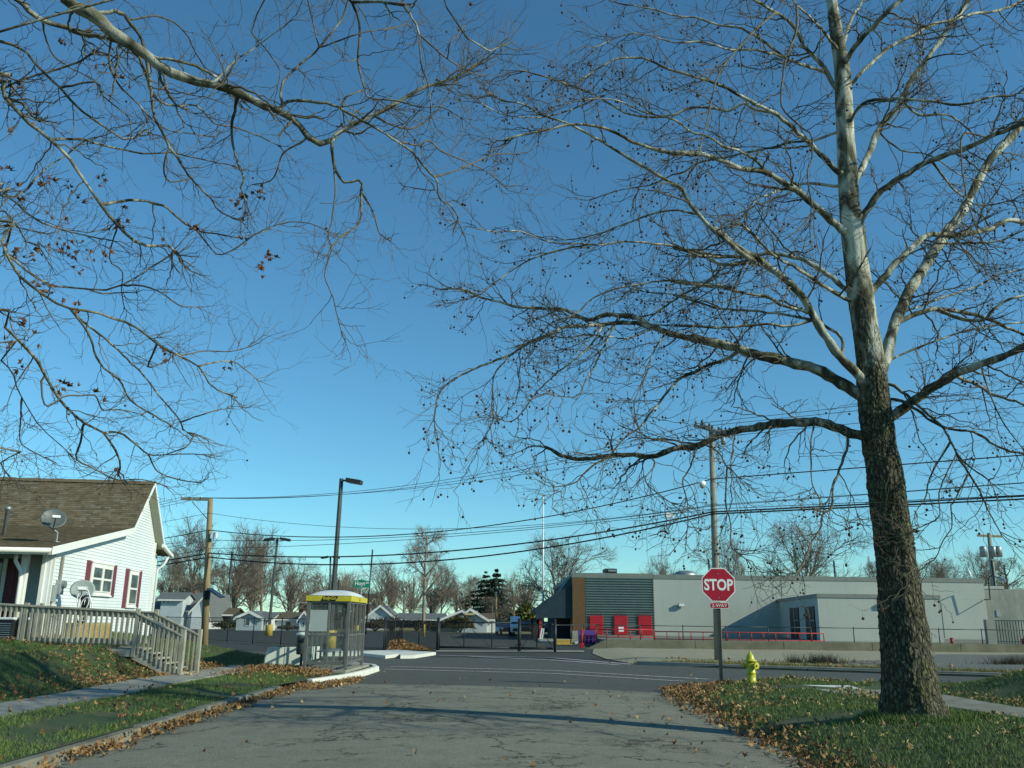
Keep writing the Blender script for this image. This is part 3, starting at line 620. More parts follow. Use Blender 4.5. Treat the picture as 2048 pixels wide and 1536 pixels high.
# ---------------------------------------------------------------- stop sign, hydrant, street name sign
def oct_pts(c, r, y): return [(c[0] + r * math.cos(math.radians(22.5 + 45 * i)), y, c[2] + r * math.sin(math.radians(22.5 + 45 * i))) for i in range(8)]
SY = 21.6; sx = float(gnd(1443, 1372, .2)[0] * SY / gnd(1443, 1372, .2)[1]); sz0 = 0.18
stp = thing('stop_sign', 'red octagonal stop sign with a small two-way plate on a metal post', 'stop sign', (sx, SY, sz0))
ctr = at(1437, 1169.5, SY - .03); R8 = wpx(33.2, SY) / math.cos(math.radians(22.5)) * 1.0
px_post = MB()
top = at(1434.5, 1140, SY)
p0 = np.array((sx, SY, sz0 - .3)); p1 = np.array((top[0], SY, top[2] - .02))
def lean(z): t = (z - p0[2]) / (p1[2] - p0[2]); return p0 + (p1 - p0) * t
for off, w in ((-.024, .012), (.024, .012)): px_post.bar(p0 + (off, 0, 0), p1 + (off, 0, 0), .008, .035)
px_post.bar(p0 + (0, .018, 0), p1 + (0, .018, 0), .05, .006, (0, 1, 0))
px_post.build('post', M['dark_bronze'], stp)
hl = MB()
for z in np.arange(.5, 1.9, .05): q = lean(z); hl.box(q[0] - .008, q[0] + .008, q[1] + .010, q[1] + .013, z, z + .022)
hl.build('post_holes', M['sign_white'], stp)
cb = MB().prism(oct_pts(ctr, R8, ctr[1]), (0, .004, 0)); cb.build('sign_border', M['sign_white'], stp)
MB().prism(oct_pts(ctr, R8 * .945, ctr[1] - .003), (0, .002, 0)).build('sign_face', M['stop'], stp)
text_mb('STOP', (ctr[0], ctr[1] - .006, ctr[2]), (1, 0, 0), (0, 0, 1), 0.36, 0.80, 0.010, 0.001).build('lettering', M['sign_white'], stp)
for dz in (-.30, .26): MB().lathe((0, 0, 0), [(.012, 0), (.012, .004)], 8); MB().box(ctr[0] - .012, ctr[0] + .012, ctr[1] - .010, ctr[1] - .004, ctr[2] + dz - .012, ctr[2] + dz + .012).build('bolt', M['grey_metal'], stp)
pc = at(1439, 1211, SY - .03); hw, hh = wpx(19, SY), wpx(5.8, SY)
def rrect(c, w, h, r, y):
    P = []
    for sx_, sz_, a0 in ((1, 1, 0), (-1, 1, 90), (-1, -1, 180), (1, -1, 270)):
        for k in range(4): a = math.radians(a0 + k * 30); P.append((c[0] + sx_ * (w - r) + r * math.cos(a), y, c[2] + sz_ * (h - r) + r * math.sin(a)))
    return P
MB().prism(rrect(pc, hw, hh, .03, pc[1]), (0, .003, 0)).build('plate_border', M['sign_white'], stp)
MB().prism(rrect(pc, hw - .010, hh - .010, .024, pc[1] - .003), (0, .002, 0)).build('plate_face', M['stop'], stp)
text_mb('2-WAY', (pc[0], pc[1] - .006, pc[2]), (1, 0, 0), (0, 0, 1), 0.104, 1.12, 0.0, 0.001).build('lettering', M['sign_white'], stp)

HYY = 21.2; hx = float(at(1503, 1362, HYY)[0]); hz = 0.16; HS = .93
hy = thing('fire_hydrant', 'yellow fire hydrant standing in leaves at the street corner', 'fire hydrant', (hx, HYY, hz)); c = (hx, HYY, hz)
MB().lathe(c, [(.17, -.03), (.17, .03), (.115, .045), (.112, .24), (.118, .25), (.118, .27), (.105, .285), (.105, .52)], 24).build('barrel', M['hydrant'], hy, True)
MB().lathe(c, [(.15, .521), (.155, .55), (.105, .565), (.10, .60), (.085, .66), (.05, .70), (.03, .715), (.032, .76), (.012, .762)], 24).build('bonnet', M['hydrant'], hy, True)
for a in range(0, 360, 60): q = math.radians(a); MB().bar((hx + .10 * math.cos(q), HYY + .10 * math.sin(q), hz + .57), (hx + .055 * math.cos(q), HYY + .055 * math.sin(q), hz + .69), .018, .018).build('bonnet_rib', M['hydrant'], hy)
for ang, rr_, ln in ((15, .048, .12), (165, .048, .11), (-60, .065, .13)):
    q = math.radians(ang); d = np.array((math.cos(q), math.sin(q), 0)); s_ = np.array((hx, HYY, hz + .43))
    MB().tube([s_ + d * .08, s_ + d * (.08 + ln * .6), s_ + d * (.08 + ln * .62), s_ + d * (.08 + ln), s_ + d * (.08 + ln + .001), s_ + d * (.08 + ln + .035)], [rr_ * .8, rr_ * .8, rr_ * 1.25, rr_ * 1.25, rr_ * .35, rr_ * .35], 14).build('nozzle_cap', M['hydrant'], hy)
for a in range(0, 360, 45): q = math.radians(a + 10); MB().lathe((hx + .145 * math.cos(q), HYY + .145 * math.sin(q), hz + .03), [(.014, 0), (.014, .02)], 6).build('flange_bolt', M['hydrant'], hy)
ch = [(hx + .19, HYY - .02, hz + .40), (hx + .20, HYY - .03, hz + .30), (hx + .16, HYY - .04, hz + .24), (hx + .12, HYY - .05, hz + .30)]
MB().tube(ch, .006, 5).build('cap_chain', M['grey_metal'], hy)

for o in hy.children:
    for v_ in o.data.vertices: v_.co *= HS
NYY = 41.0; nx = fx(719, NYY); sg = thing('street_name_sign', 'green street name sign on a tall post behind the bus shelter', 'street sign', (nx, NYY, 0.1))
zt_ = zz(1161, 719, NYY); zb_ = zz(1175, 719, NYY)
MB().tube([(nx, NYY, 0.0), (nx, NYY, zt_ + .1)], .03, 8).build('post', M['grey_metal'], sg, True)
MB().box(fx(703, NYY), fx(735.5, NYY), NYY - .05, NYY - .04, zb_, zt_).build('name_blade', M['sign_green'], sg)
bw = (fx(735.5, NYY) - fx(703, NYY)); mxn = fx(716.5, NYY)
text_mb('Hoyt', (mxn, NYY - .054, (zb_ + zt_) / 2), (1, 0, 0), (0, 0, 1), 0.25, .92, 0.003, 0.002).build('lettering', M['sign_white'], sg)
text_mb('AV', (fx(731, NYY), NYY - .054, zt_ - .10), (1, 0, 0), (0, 0, 1), 0.12, 1.0, 0.004, 0.002).build('lettering', M['sign_white'], sg)
MB().box(mxn - .1, mxn + .12, NYY - .03, NYY + .6, zt_ + .01, zt_ + .03).build('cross_blade', M['sign_green'], sg)

# ---------------------------------------------------------------- lamp posts
def lamp_post(label, pxb, pyb, pxt, pyt, r, heads, base=True, Y=None, group='parking lot lamp posts'):
    g__ = gnd(pxb, pyb, 0) if Y is None else at(pxb, pyb, Y); X, Y = float(g__[0]), float(g__[1]); zt = zz(pyt, pxt, Y); 
    t = thing('lamp_post', label, 'lamp post', (X, Y, 0), group)
    xt = float(at(pxt, pyt, Y)[0]); 
    MB().tube([(X, Y, .7 if base else 0), (xt, Y, zt)], [r * 1.15, r * .85], 4 if r > .06 else 8).build('pole', M['dark_bronze'], t)
    if base: MB().lathe((X, Y, -.02), [(.31, 0), (.31, .86), (.27, .90), (.05, .91)], 20).build('yellow_base', M['yellow_old'], t, True)
    for hx_, hy_ in heads:
        MB().bar((xt, Y, zt - .1), (xt + hx_ * .6, Y + hy_ * .3, zt - .12), .09, .09).build('arm', M['dark_bronze'], t)
        c = np.array((xt + hx_, Y + hy_, zt - .16)); d = np.array((hx_, hy_, -.12)); d /= np.linalg.norm(d)
        h = MB().bar(c - d * .42, c + d * .42, .46, .22).build('lamp_head', M['dark_bronze'], t, bevel=0.02)
        MB().bar(c - d * .34 + (0, 0, -.12), c + d * .34 + (0, 0, -.12), .36, .02).build('lens', M['sign_white'], h)
    return t
lamp_post('tall dark lamp post with one lamp head behind the bus shelter', 659, 1297, 683, 957, .125, [(.70, -.1)])
lamp_post('lamp post with two lamp heads beside the small white garage', 537, 1271, 555, 1075, .11, [(-.72, .1), (.72, -.1)])
lamp_post('distant twin lamp post just left of the tallest lamp post', 659, 1262, 661, 1112, .12, [(-.7, .1), (.7, -.1)])
# stray yellow bollards in the lot
for i, (x, y, lb) in enumerate(((848, 1269, 'thin pale bollard in front of the dark shrubs, left of the gate'),)):
    g__ = gnd(x, y + 4, 0); t = thing('bollard', lb, 'bollard', (g__[0], g__[1], 0))
    MB().lathe((g__[0], g__[1], -.02), [(.09, 0), (.09, 1.0), (.05, 1.06)], 12).build('post', M['yellow_old'], t, True)
# ---------------------------------------------------------------- white bungalow on the left
HP = np.array((-12.0, 23.5)); HU = np.array((-.115, 1.0)); HU /= np.linalg.norm(HU); HV = np.array((-HU[1], HU[0]))   # u: along the gable wall, v: to the left along the front
HN = -HV      # gable wall faces this way
def hp(u, v, z): p = HP + HU * u + HV * v; return np.array((p[0], p[1], z))
def hw_(px, py, out=0.0):
    u, z = on_wall(px, py, HP + HN * out, HU); return u, z
FZ = 0.85
house = thing('white_house', 'white clapboard bungalow with brown shingle roof and maroon shutters', 'house', (*HP, FZ))
u_b, z_b = hw_(268, 1057, .3); u_p, z_p = hw_(310, 966, .3); u_e, z_e = hw_(104, 1096, .3); u_r, z_r = hw_(329, 1096, .3); u_c, _ = hw_(294, 1220)
print('house', u_e, z_e, u_b, z_b, u_p, z_p, u_r, z_r, 'corner', u_c)
prof = [(u_e, z_e), (u_b, z_b), (u_p, z_p), (u_r, z_r)]
def roof_z(u): return float(np.interp(u, [p[0] for p in prof], [p[1] for p in prof]))
WU0, WU1 = 0.0, u_c
# lap siding: one course per board, stepped outwards
def lap(name, mat, P, D, Nn, segs, z0, step, parent, lip=0.017, kind='stuff'):
    """segs(z) -> list of (s0,s1) along D where the wall stands at height z"""
    mb = MB(); z = z0; P = np.array(P, float)
    while z < 12:
        ss = segs(z + step * .5)
        if not ss: break
        for s0, s1 in ss:
            if s1 - s0 < .02: continue
            a = P + D * s0; b_ = P + D * s1
            lo = Nn * (.02 + lip); hi = Nn * .02
            mb.poly([(*(a + lo), z), (*(b_ + lo), z), (*(b_ + hi), z + step), (*(a + hi), z + step)])
            mb.poly([(*(a + hi), z), (*(b_ + hi), z), (*(b_ + lo), z), (*(a + lo), z)])
        z += step
    return mb.build(name, mat, parent, kind=kind)
def gable_segs(z):
    if z < z_e - .06: return [(WU0 + .10, WU1 - .07)]
    # between the two roof slopes
    lo = float(np.interp(z + .08, [z_e, z_b, z_p], [u_e, u_b, u_p])); hi = float(np.interp(-(z + .08), [-z_p, -z_r], [u_p, u_r]))
    lo = max(lo, WU0 + .1); hi = min(hi, WU1 - .07)
    return [(lo, hi)] if hi > lo + .05 else []
wallc = MB(); gp = [hp(WU0, 0, FZ - .3), hp(WU1, 0, FZ - .3), hp(WU1, 0, roof_z(WU1) - .1), hp(u_p, 0, z_p - .12), hp(u_b, 0, z_b - .1), hp(WU0, 0, roof_z(WU0) - .08)]
wallc.prism(gp, (*(HV * 0.15), 0)); wallc.build('gable_wall', M['siding'], house)
lap('gable_siding', M['siding'], HP, HU, HN, gable_segs, FZ - .12, 0.092, house)
for u in (WU0 + .045, WU1 - .045):
    MB().bar(hp(u, -.03, FZ - .15), hp(u, -.03, min(roof_z(u) - .12, 9)), .10, .045, (*HU, 0)).build('corner_board', M['trim'], house)
# front wall set back under the porch roof
SB = 1.35
MB().prism([hp(SB, .12, FZ - .3), hp(SB, 14, FZ - .3), hp(SB, 14, roof_z(SB) - .08), hp(SB, .12, roof_z(SB) - .08)], (*(HU * .12), 0)).build('front_wall', M['siding_shaded'], house)
lap('front_siding', M['siding_shaded'], HP + HU * SB, HV, -HU, lambda z: [(.12, 14)] if z < roof_z(SB) - .1 else [], FZ - .05, 0.16, house, .016)
MB().prism([hp(0.03, .16, FZ - .3), hp(SB, .16, FZ - .3), hp(SB, .16, roof_z(SB) - .1), hp(.03, .16, roof_z(.03) - .1)], (*(HV * .02), 0)).build('porch_side_wall', M['siding_shaded'], house)
# door on the front wall
def fr(px, py):      # ray on front wall: v, z
    return on_wall(px, py, HP + HU * (SB - .03), HV)
v0, _ = fr(35, 1190); v1, _ = fr(8, 1190)
dz0 = FZ + .06; dz1 = dz0 + 2.05
d = MB().prism([hp(SB - .06, v0, dz0), hp(SB - .06, v1, dz0), hp(SB - .06, v1, dz1), hp(SB - .06, v0, dz1)], (*(HU * .05), 0)).build('front_door', M['door_red'], house)
for za, zb2 in ((dz0 + .2, dz0 + .95), (dz0 + 1.1, dz0 + 1.85)):
    MB().prism([hp(SB - .075, v0 + .15, za), hp(SB - .075, v1 - .15, za), hp(SB - .075, v1 - .15, zb2), hp(SB - .075, v0 + .15, zb2)], (*(HU * .014), 0)).build('door_panel', M['maroon'], d)
for v in (v1 + .06,):
    MB().bar(hp(SB - .07, v, dz0), hp(SB - .07, v, dz1), .10, .06, (*HU, 0)).build('door_trim', M['trim'], house)
for v in (v1 + .55,):
    MB().prism([hp(SB - .05, v - .4, dz0), hp(SB - .05, v + .6, dz0), hp(SB - .05, v + .6, dz1), hp(SB - .05, v - .4, dz1)], (*(HU * .02), 0)).build('side_window', M['pane'], house)
# porch post, downspouts, gutter
for vv in (.62, ):
    MB().bar(hp(-.05, vv, FZ - .1), hp(-.05, vv, z_e - .1), .16, .16, (*HU, 0)).build('porch_post', M['trim'], house)
MB().bar(hp(-.02, .16, FZ - .1), hp(-.02, .16, z_e - .1), .09, .09, (*HU, 0)).build('porch_post', M['trim'], house)
MB().tube([hp(-.35, .75, z_e - .12), hp(-.33, .76, z_e - .3), hp(-.16, .66, z_e - .55), hp(-.16, .64, z_e - .8), hp(-.16, .64, FZ)], .05, 8).build('downspout', M['trim'], house, True)
# roof: courses of shingles on three slopes
mrf, nt, b = new_mat('brown_shingles'); v = coords(nt, False)
br = nt.nodes.new('ShaderNodeTexBrick'); br.inputs['Scale'].default_value = 1.0; br.inputs['Mortar Size'].default_value = 0.0; br.offset = .37; br.inputs['Brick Width'].default_value = .42; br.inputs['Row Height'].default_value = .12
br.inputs['Color1'].default_value = (0, 0, 0, 1); br.inputs['Color2'].default_value = (1, 1, 1, 1); br.inputs['Bias'].default_value = 0
gi = nt.nodes.new('ShaderNodeNewGeometry'); n1 = noise(nt, coords(nt, False, (2.2, 2.2, 7)), 2.3, 3, .8); n2 = noise(nt, v, .5, 4)
mixf = mth(nt, 'ADD', mth(nt, 'MULTIPLY', gi.outputs['Random Per Island'], .55), mth(nt, 'MULTIPLY', n1, .5))
cc = ramp(nt, mixf, ((0.2, (.072, .060, .038)), (.45, (.125, .096, .056)), (.65, (.150, .115, .066)), (.85, (.16, .15, .115)), (1, (.21, .21, .175))))
nt.links.new(cc, b.inputs['Base Color']); b.inputs['Roughness'].default_value = .95; bump(nt, b, noise(nt, v, 60, 3), .5, .01); M['shingle'] = mrf
VO = 0.30
def shingles(ua, za, ub, zb2, name):
    L = math.hypot(ub - ua, zb2 - za); n = int(L / .10); mb = MB(); base = MB()
    du, dz = (ub - ua) / L, (zb2 - za) / L; nrm = (-dz, du) if du > 0 else (dz, -du)
    if nrm[1] < 0: nrm = (-nrm[0], -nrm[1])
    base.prism([hp(ua, -VO, za), hp(ub, -VO, zb2), hp(ub - nrm[0] * .08, -VO, zb2 - nrm[1] * .08), hp(ua - nrm[0] * .08, -VO, za - nrm[1] * .08)], (*(HV * (14 + VO)), 0))
    base.build('roof_deck', M['soffit'], house)
    for i in range(n):
        t0, t1 = L * i / n, L * (i + 1) / n + .02; v = -VO - .02; 
        while v < 10.5:
            w = random.choice((.11, .16, .20, .24)); lift = random.uniform(.012, .020)
            a = (ua + du * t0, za + dz * t0); c = (ua + du * t1, za + dz * t1)
            dv = .004
            A, B_ = hp(a[0] + nrm[0] * lift, v, a[1] + nrm[1] * lift), hp(a[0] + nrm[0] * lift, v + w - dv, a[1] + nrm[1] * lift)
            C_, D_ = hp(c[0] + nrm[0] * .006, v + w - dv, c[1] + nrm[1] * .006), hp(c[0] + nrm[0] * .006, v, c[1] + nrm[1] * .006)
            A0, B0 = hp(a[0], v, a[1]), hp(a[0], v + w - dv, a[1])
            mb.poly([A, B_, C_, D_]); n_ = len(mb.v); mb.v += [tuple(A0), tuple(B0)]; k = n_ - 4; mb.f.append((n_, n_ + 1, k + 1, k))
            v += w
    mb.build(name, M['shingle'], house, kind='stuff')
shingles(u_e, z_e, u_b, z_b, 'porch_shingles'); shingles(u_b, z_b, u_p, z_p, 'roof_shingles')
shingles(u_r, z_r, u_p, z_p, 'back_shingles')
v = -VO - .03
while v < 10:      # ridge caps
    w = .3; zr = z_p + .05 + random.uniform(-.004, .01)
    MB().poly([hp(u_p - .14, v, z_p - .06), hp(u_p - .14, v + w, z_p - .07), hp(u_p, v + w, zr), hp(u_p, v, zr + .01)]).poly([hp(u_p, v, zr + .01), hp(u_p, v + w, zr), hp(u_p + .14, v + w, z_p - .07), hp(u_p + .14, v, z_p - .06)]).build('ridge_cap', M['shingle'], house); v += .26
# rake boards with a white face
def rake(ua, za, ub, zb2, h=.17, nm='rake_board'):
    MB().prism([hp(ua, -VO - .005, za + .03), hp(ub, -VO - .005, zb2 + .03), hp(ub, -VO - .005, zb2 - h), hp(ua, -VO - .005, za - h)], (*(-HV * .03), 0)).build(nm, M['trim'], house, bevel=0.004)
rake(u_e, z_e, u_b, z_b, .17); rake(u_b, z_b, u_p, z_p, .12); rake(u_p, z_p, u_r, z_r, .12)
MB().tube([hp(u_e - .05, -VO, z_e - .06), hp(u_e - .05, 13.5, z_e - .06)], .06, 8).build('gutter', M['trim'], house, True)
MB().bar(hp(u_e + .03, -VO, z_e - .09), hp(u_e + .03, 13.5, z_e - .09), .03, .14).build('fascia', M['trim'], house)
# vent pipe on roof
uv, zv = 2.2, roof_z(2.2)
def on_roofv(px, py, u): # find v so that hp(u,v,roof) projects near px
    best = None
    for v in np.arange(-.3, 12, .02):
        p = hp(u, v, roof_z(u)) - EYE; k = p @ f0; X = CX + FPX * (p @ CR) / k / 1.0
        dd = p @ (math.cos(PITCH) * 0 * CR + f0); X = CX + FPX * (p @ CR) / dd
        if best is None or abs(X - px) < best[0]: best = (abs(X - px), v)
    return best[1]
vp = on_roofv(8, 1072, 2.2)
MB().tube([hp(2.2, vp, zv - .1), hp(2.2, vp, zv + .72), hp(2.2, vp, zv + .73), hp(2.2, vp, zv + .82)], [.055, .055, .09, .09], 12).build('vent_pipe', M['grey_metal'], house, True)
# shutters and windows of the gable wall
def gw(px, py, out=.05): u, z = hw_(px, py, out); return u, z
def panel(u0, u1, z0, z1, out, th, name, mat, parent, bevel=0.004):
    return MB().prism([hp(u0, -out, z0), hp(u1, -out, z0), hp(u1, -out, z1), hp(u0, -out, z1)], (*(-HV * th), 0)).build(name, mat, parent, bevel=bevel)
def window(u0, u1, z0, z1, sashes):
    fw = panel(u0, u1, z0, z1, .03, .05, 'window', M['trim'], house)
    n = sashes; w = (u1 - u0 - .06) / n
    for i in range(n):
        a = u0 + .03 + w * i; c = a + w
        for (za, zb2) in ((z0 + .10, (z0 + z1) / 2 - .03), ((z0 + z1) / 2 + .03, z1 - .13)):
            panel(a + .08, c - .08, za, zb2, .0815, .003, 'pane', M['pane'], fw, 0)
            for q in ((a + .05, a + .08, za - .03, zb2 + .03), (c - .08, c - .05, za - .03, zb2 + .03), (a + .08, c - .08, zb2, zb2 + .03), (a + .08, c - .08, za - .03, za)):
                panel(*q, .0815, .022, 'sash_bar', M['trim'], fw, 0)
    panel(u0 - .04, u1 + .04, z0 - .05, z0 - .002, .03, .08, 'sill', M['trim'], fw)
    panel(u0 - .03, u1 + .03, z1 + .002, z1 + .05, .03, .07, 'head_trim', M['trim'], fw)
ua, z1w = gw(184.5, 1125); ub, _ = gw(226, 1135); _, z0w = gw(184, 1188)
window(ua, ub, z0w, z1w, 2)
def shutter(u0, u1, z0, z1):
    s_ = panel(u0, u1, z0, z1, .035, .03, 'shutter', M['maroon'], house)
    n = 16
    for i in range(n):
        z = z0 + .06 + (z1 - z0 - .12) * i / n; panel(u0 + .04, u1 - .04, z, z + .02, .066, .008, 'louvre', M['maroon'], s_, 0)
sw = .34
shutter(ua - sw - .05, ua - .05, z0w - .05, z1w + .05); shutter(ub + .05, ub + sw + .05, z0w - .05, z1w + .05)
uc, z1s = gw(260, 1141); ud, _ = gw(277.5, 1145); _, z0s = gw(258, 1213)
window(uc, ud, z0s, z1s, 1); shutter(uc - sw - .05, uc - .05, z0s - .05, z1s + .05); shutter(ud + .05, ud + sw + .05, z0s - .05, z1s + .05)
# meters and conduit
um, zm = gw(104, 1168); 
MB().tube([hp(um + .42, -.09, z_e - .1), hp(um + .42, -.09, zm + .12)], .035, 8).build('service_conduit', M['pole_grey'], house)
panel(um + .30, um + .58, zm - .25, zm + .12, .035, .12, 'meter_box', M['dish'], house)
MB().tube([hp(um + .44, -.155, zm), hp(um + .44, -.24, zm)], .095, 14).build('electric_meter', M['grey_metal'], house)
panel(um - .05, um + .2, zm - .45, zm - .02, .035, .09, 'meter_box', M['dish'], house)
panel(um + .25, um + .48, zm - .80, zm - .38, .035, .09, 'meter_box', M['sign_white'], house)
MB().tube([hp(um + .1, -.06, zm - .45), hp(um + .1, -.06, FZ)], .018, 6).build('thin_conduit', M['grey_metal'], house)
# rear lean-to
zl_ = zz(1110, 320, 33.2)
MB().prism([hp(u_c, .12, FZ - .3), hp(u_c + 1.0, .12, FZ - .3), hp(u_c + 1.0, .12, zl_), hp(u_c, .12, zl_ + .35)], (*(HV * 6), 0)).build('rear_wing_wall', M['siding'], house)
lap('rear_wing_siding', M['siding'], HP + HV * .12, HU, HN, lambda z: [(u_c + .02, u_c + .93)] if z < zl_ else [], FZ - .1, .092, house)
MB().prism([hp(u_c - .02, -.02, zl_ + .62), hp(u_c + 1.35, -.25, zl_ + .12), hp(u_c + 1.35, -.25, zl_ + .02), hp(u_c - .02, -.02, zl_ + .5)], (*(HV * 6), 0)).build('rear_wing_roof', M['shingle'], house)
MB().bar(hp(u_c - .02, -.32, zl_ + .32), hp(u_c + 1.4, -.32, zl_ + .02), .10, .12).build('rear_gutter', M['trim'], house)
MB().tube([hp(u_c + 1.1, -.25, zl_ - .02), hp(u_c + 1.05, -.15, zl_ - .3), hp(u_c + 1.0, .06, zl_ - .5), hp(u_c + 1.0, .06, FZ)], .045, 8).build('downspout', M['trim'], house, True)

# satellite dishes
def dish(name_label, c, aim, r, mat, up_t, foot, text=None):
    t = thing('satellite_dish', name_label, 'satellite dish', foot)
    aim = np.array(aim, float); aim /= np.linalg.norm(aim); sd = np.cross((0, 0, 1), aim); sd /= np.linalg.norm(sd); upv = np.cross(aim, sd)
    c = np.array(c, float); nr, k = 6, 28; mb = MB()
    for side in (0, 1):
        off = len(mb.v)
        for i in range(nr + 1):
            q = i / nr
            for j in range(k): a = 2 * math.pi * j / k; mb.v.append(tuple(c + sd * r * q * math.cos(a) * 1.08 + upv * r * q * math.sin(a) * .92 + aim * (.16 * r * q * q - side * .012)))
        for i in range(nr):
            for j in range(k):
                A, B_ = off + i * k + j, off + i * k + (j + 1) % k; f_ = (A, B_, B_ + k, A + k); mb.f.append(f_ if not side else f_[::-1])
    for j in range(k): a_, b_ = nr * k + j, nr * k + (j + 1) % k; o2 = (nr + 1) * k; mb.f.append((a_, b_, b_ + o2, a_ + o2))
    mb.build('reflector', mat, t, True)
    low = c - upv * r * .95 + aim * .1; tip = c + aim * r * 1.15 - upv * r * .35
    MB().tube([low, tip], .014, 6).build('feed_arm', M['black'], t); MB().obox(tip, aim * .05, sd * .10, upv * .035).build('receiver', M['sign_white'], t, bevel=0.01)
    MB().tube([c - aim * .03 - upv * .1, c - aim * .1 - upv * r * .7, np.array(foot) + (0, 0, .25), foot], .026, 8).build('mast', M['grey_metal'], t)
    MB().lathe(foot, [(.10, 0), (.10, .015)], 12).build('foot_plate', M['grey_metal'], t)
    if text: text_mb(text, c + upv * r * .22 + aim * .026, sd, upv, .066, 1.0, .002, .001).build('lettering', M['sign_white'], t)
    return t
vd = on_roofv(112, 1090, .5); fd = hp(.5, vd, roof_z(.5) + .01); cd = fd + np.array((.0, 0, .56)); 
dish('dark grey satellite dish standing on the porch roof edge', cd + (-.12, -.1, .05), (.75, -1, .45), .31, M['dish_dark'], None, fd)
pd = at(165, 1180, 24.0); fo = np.array((pd[0] + .1, pd[1] + .25, zL(pd[0], 24)))
dish('light grey satellite dish with white lettering in front of the gable wall', pd, (.42, -1, .38), .285, M['dish'], None, fo, 'DIRECTV')
# coil of cable hanging under the dish
cc_ = MB(); c0 = at(171, 1218, 24.0)
for i in range(9):
    rx_, rz_ = random.uniform(.05, .13), random.uniform(.22, .36); ox = random.uniform(-.07, .07)
    cc_.tube([(c0[0] + ox + rx_ * math.cos(a), c0[1] - .05 - .02 * i, c0[2] + rz_ * math.sin(a)) for a in np.linspace(0, 2 * math.pi, 18)], .016, 5)
o = cc_.build('cable_coil', M['cable']); tag(o, 'tangled black and white coil of cable hanging below the lettered dish', 'cable coil')
for i in range(3):
    a = at(176 + i * 4, 1200, 24); o2 = MB().tube([(a[0] + .16 * math.cos(q), a[1] - .28, a[2] - .12 * i + .3 * math.sin(q)) for q in np.linspace(0, 6.28, 18)], .013, 5)
    o2.build('white_loop', M['sign_white'], None); bpy.data.objects['white_loop'].name = 'cable_loop'
    ob = bpy.context.scene.objects.get('cable_loop') if i == 0 else None
for ob in [x for x in bpy.data.objects if x.name.startswith('cable_loop') or x.name.startswith('white_loop')]: ob.parent = o
# straw bale
s0, s1 = gw(140, 1260, .6), gw(228, 1258, .6); b0 = hp(s0[0], -.6, 0); b1 = hp(s1[0] * .62, -.6, 0)
zb0 = FZ + .0
o = MB().bar((b0[0], b0[1], zb0 + .22), (b0[0] + (1.9 if True else 0) * HU[0] + .55, b0[1] + 1.3, zb0 + .22), .42, .44).build('straw_bale', M['straw'], None, bevel=0.05)
tag(o, 'yellow straw bales lying against the white house wall behind the railing', 'straw bale')
# air conditioner by the porch
ac = at(8, 1250, 21.9); t = thing('air_conditioner', 'dark boxy air conditioner with a pale top behind the left railing', 'air conditioner', (ac[0], ac[1], 0.85))
MB().box(ac[0] - .4, ac[0] + .4, ac[1] - .35, ac[1] + .35, .86, 1.36).build('housing', M['black'], t, bevel=0.03)
MB().box(ac[0] - .42, ac[0] + .42, ac[1] - .37, ac[1] + .37, 1.362, 1.42).build('top_grille', M['sign_white'], t, bevel=0.02)
for k in range(8): MB().box(ac[0] - .36, ac[0] + .36, ac[1] - .362, ac[1] - .352, .92 + k * .05, .94 + k * .05).build('fin', M['grey_metal'], t)

# ---------------------------------------------------------------- deck walkway, railing and stairs
RY = 21.7
dk = thing('deck_walkway', 'weathered timber walkway with railing and stairs down to the sidewalk', 'deck', (fx(273, RY), RY, .6))
def rp(px, py, Y=RY): return at(px, py, Y)
A = rp(-140, 1206); B0 = rp(276, 1229); lowA = rp(-140, 1271); lowB = rp(272, 1287)
xA, xB = A[0], B0[0]
def ztop(x): return float(np.interp(x, [xA, xB], [A[2], B0[2]]))
def zlow(x): return float(np.interp(x, [xA, xB], [lowA[2], lowB[2]]))
def deck_rail(Y, root, nbal, x0, x1, posts):
    MB().bar((x0, Y, ztop(x0) - .02), (x1, Y, ztop(x1) - .02), .05, .14, (0, 0, 1)).build('top_rail', M['wood_old'], root, bevel=0.005)
    MB().bar((x0, Y - .01, ztop(x0) + .055), (x1, Y - .01, ztop(x1) + .055), .14, .035, (0, 0, 1)).build('hand_rail', M['wood_old'], root, bevel=0.005)
    MB().bar((x0, Y, zlow(x0)), (x1, Y, zlow(x1)), .045, .10).build('bottom_rail', M['wood_old'], root, bevel=0.005)
    n = int((x1 - x0) / .127)
    for i in range(n):
        x = x0 + (i + .5) * (x1 - x0) / n
        if any(abs(x - p) < .07 for p in posts): continue
        MB().box(x - .019, x + .019, Y - .06, Y - .025, zlow(x) - .02, ztop(x) + .03).build('baluster', M['wood_old'], root)
    for p in posts: MB().box(p - .048, p + .048, Y - .048, Y + .048, .55, ztop(p) + .13).build('post', M['wood_old'], root, bevel=0.008)
px_posts = [fx(50, RY), fx(50, RY) - 2.55, xB]
deck_rail(RY, dk, 0, xA, xB, px_posts)
deck_rail(RY + 1.15, dk, 0, xA, xB, [fx(82, RY + 1.15, 1230), xB])
for k in range(8):      # boards along the walk
    y = RY + .04 + k * .142
    MB().hexa(((xA, y, zlow(xA) - .16), (xB + .03, y, zlow(xB) - .16), (xB + .03, y + .134, zlow(xB) - .16), (xA, y + .134, zlow(xA) - .16), (xA, y, zlow(xA) - .12), (xB + .03, y, zlow(xB) - .12), (xB + .03, y + .134, zlow(xB) - .12), (xA, y + .134, zlow(xA) - .12))).build('deck_board', M['wood_old'], dk)
MB().bar((xA, RY - .01, zlow(xA) - .22), (xB, RY - .01, zlow(xB) - .22), .04, .16).build('skirt_board', M['wood_old'], dk)
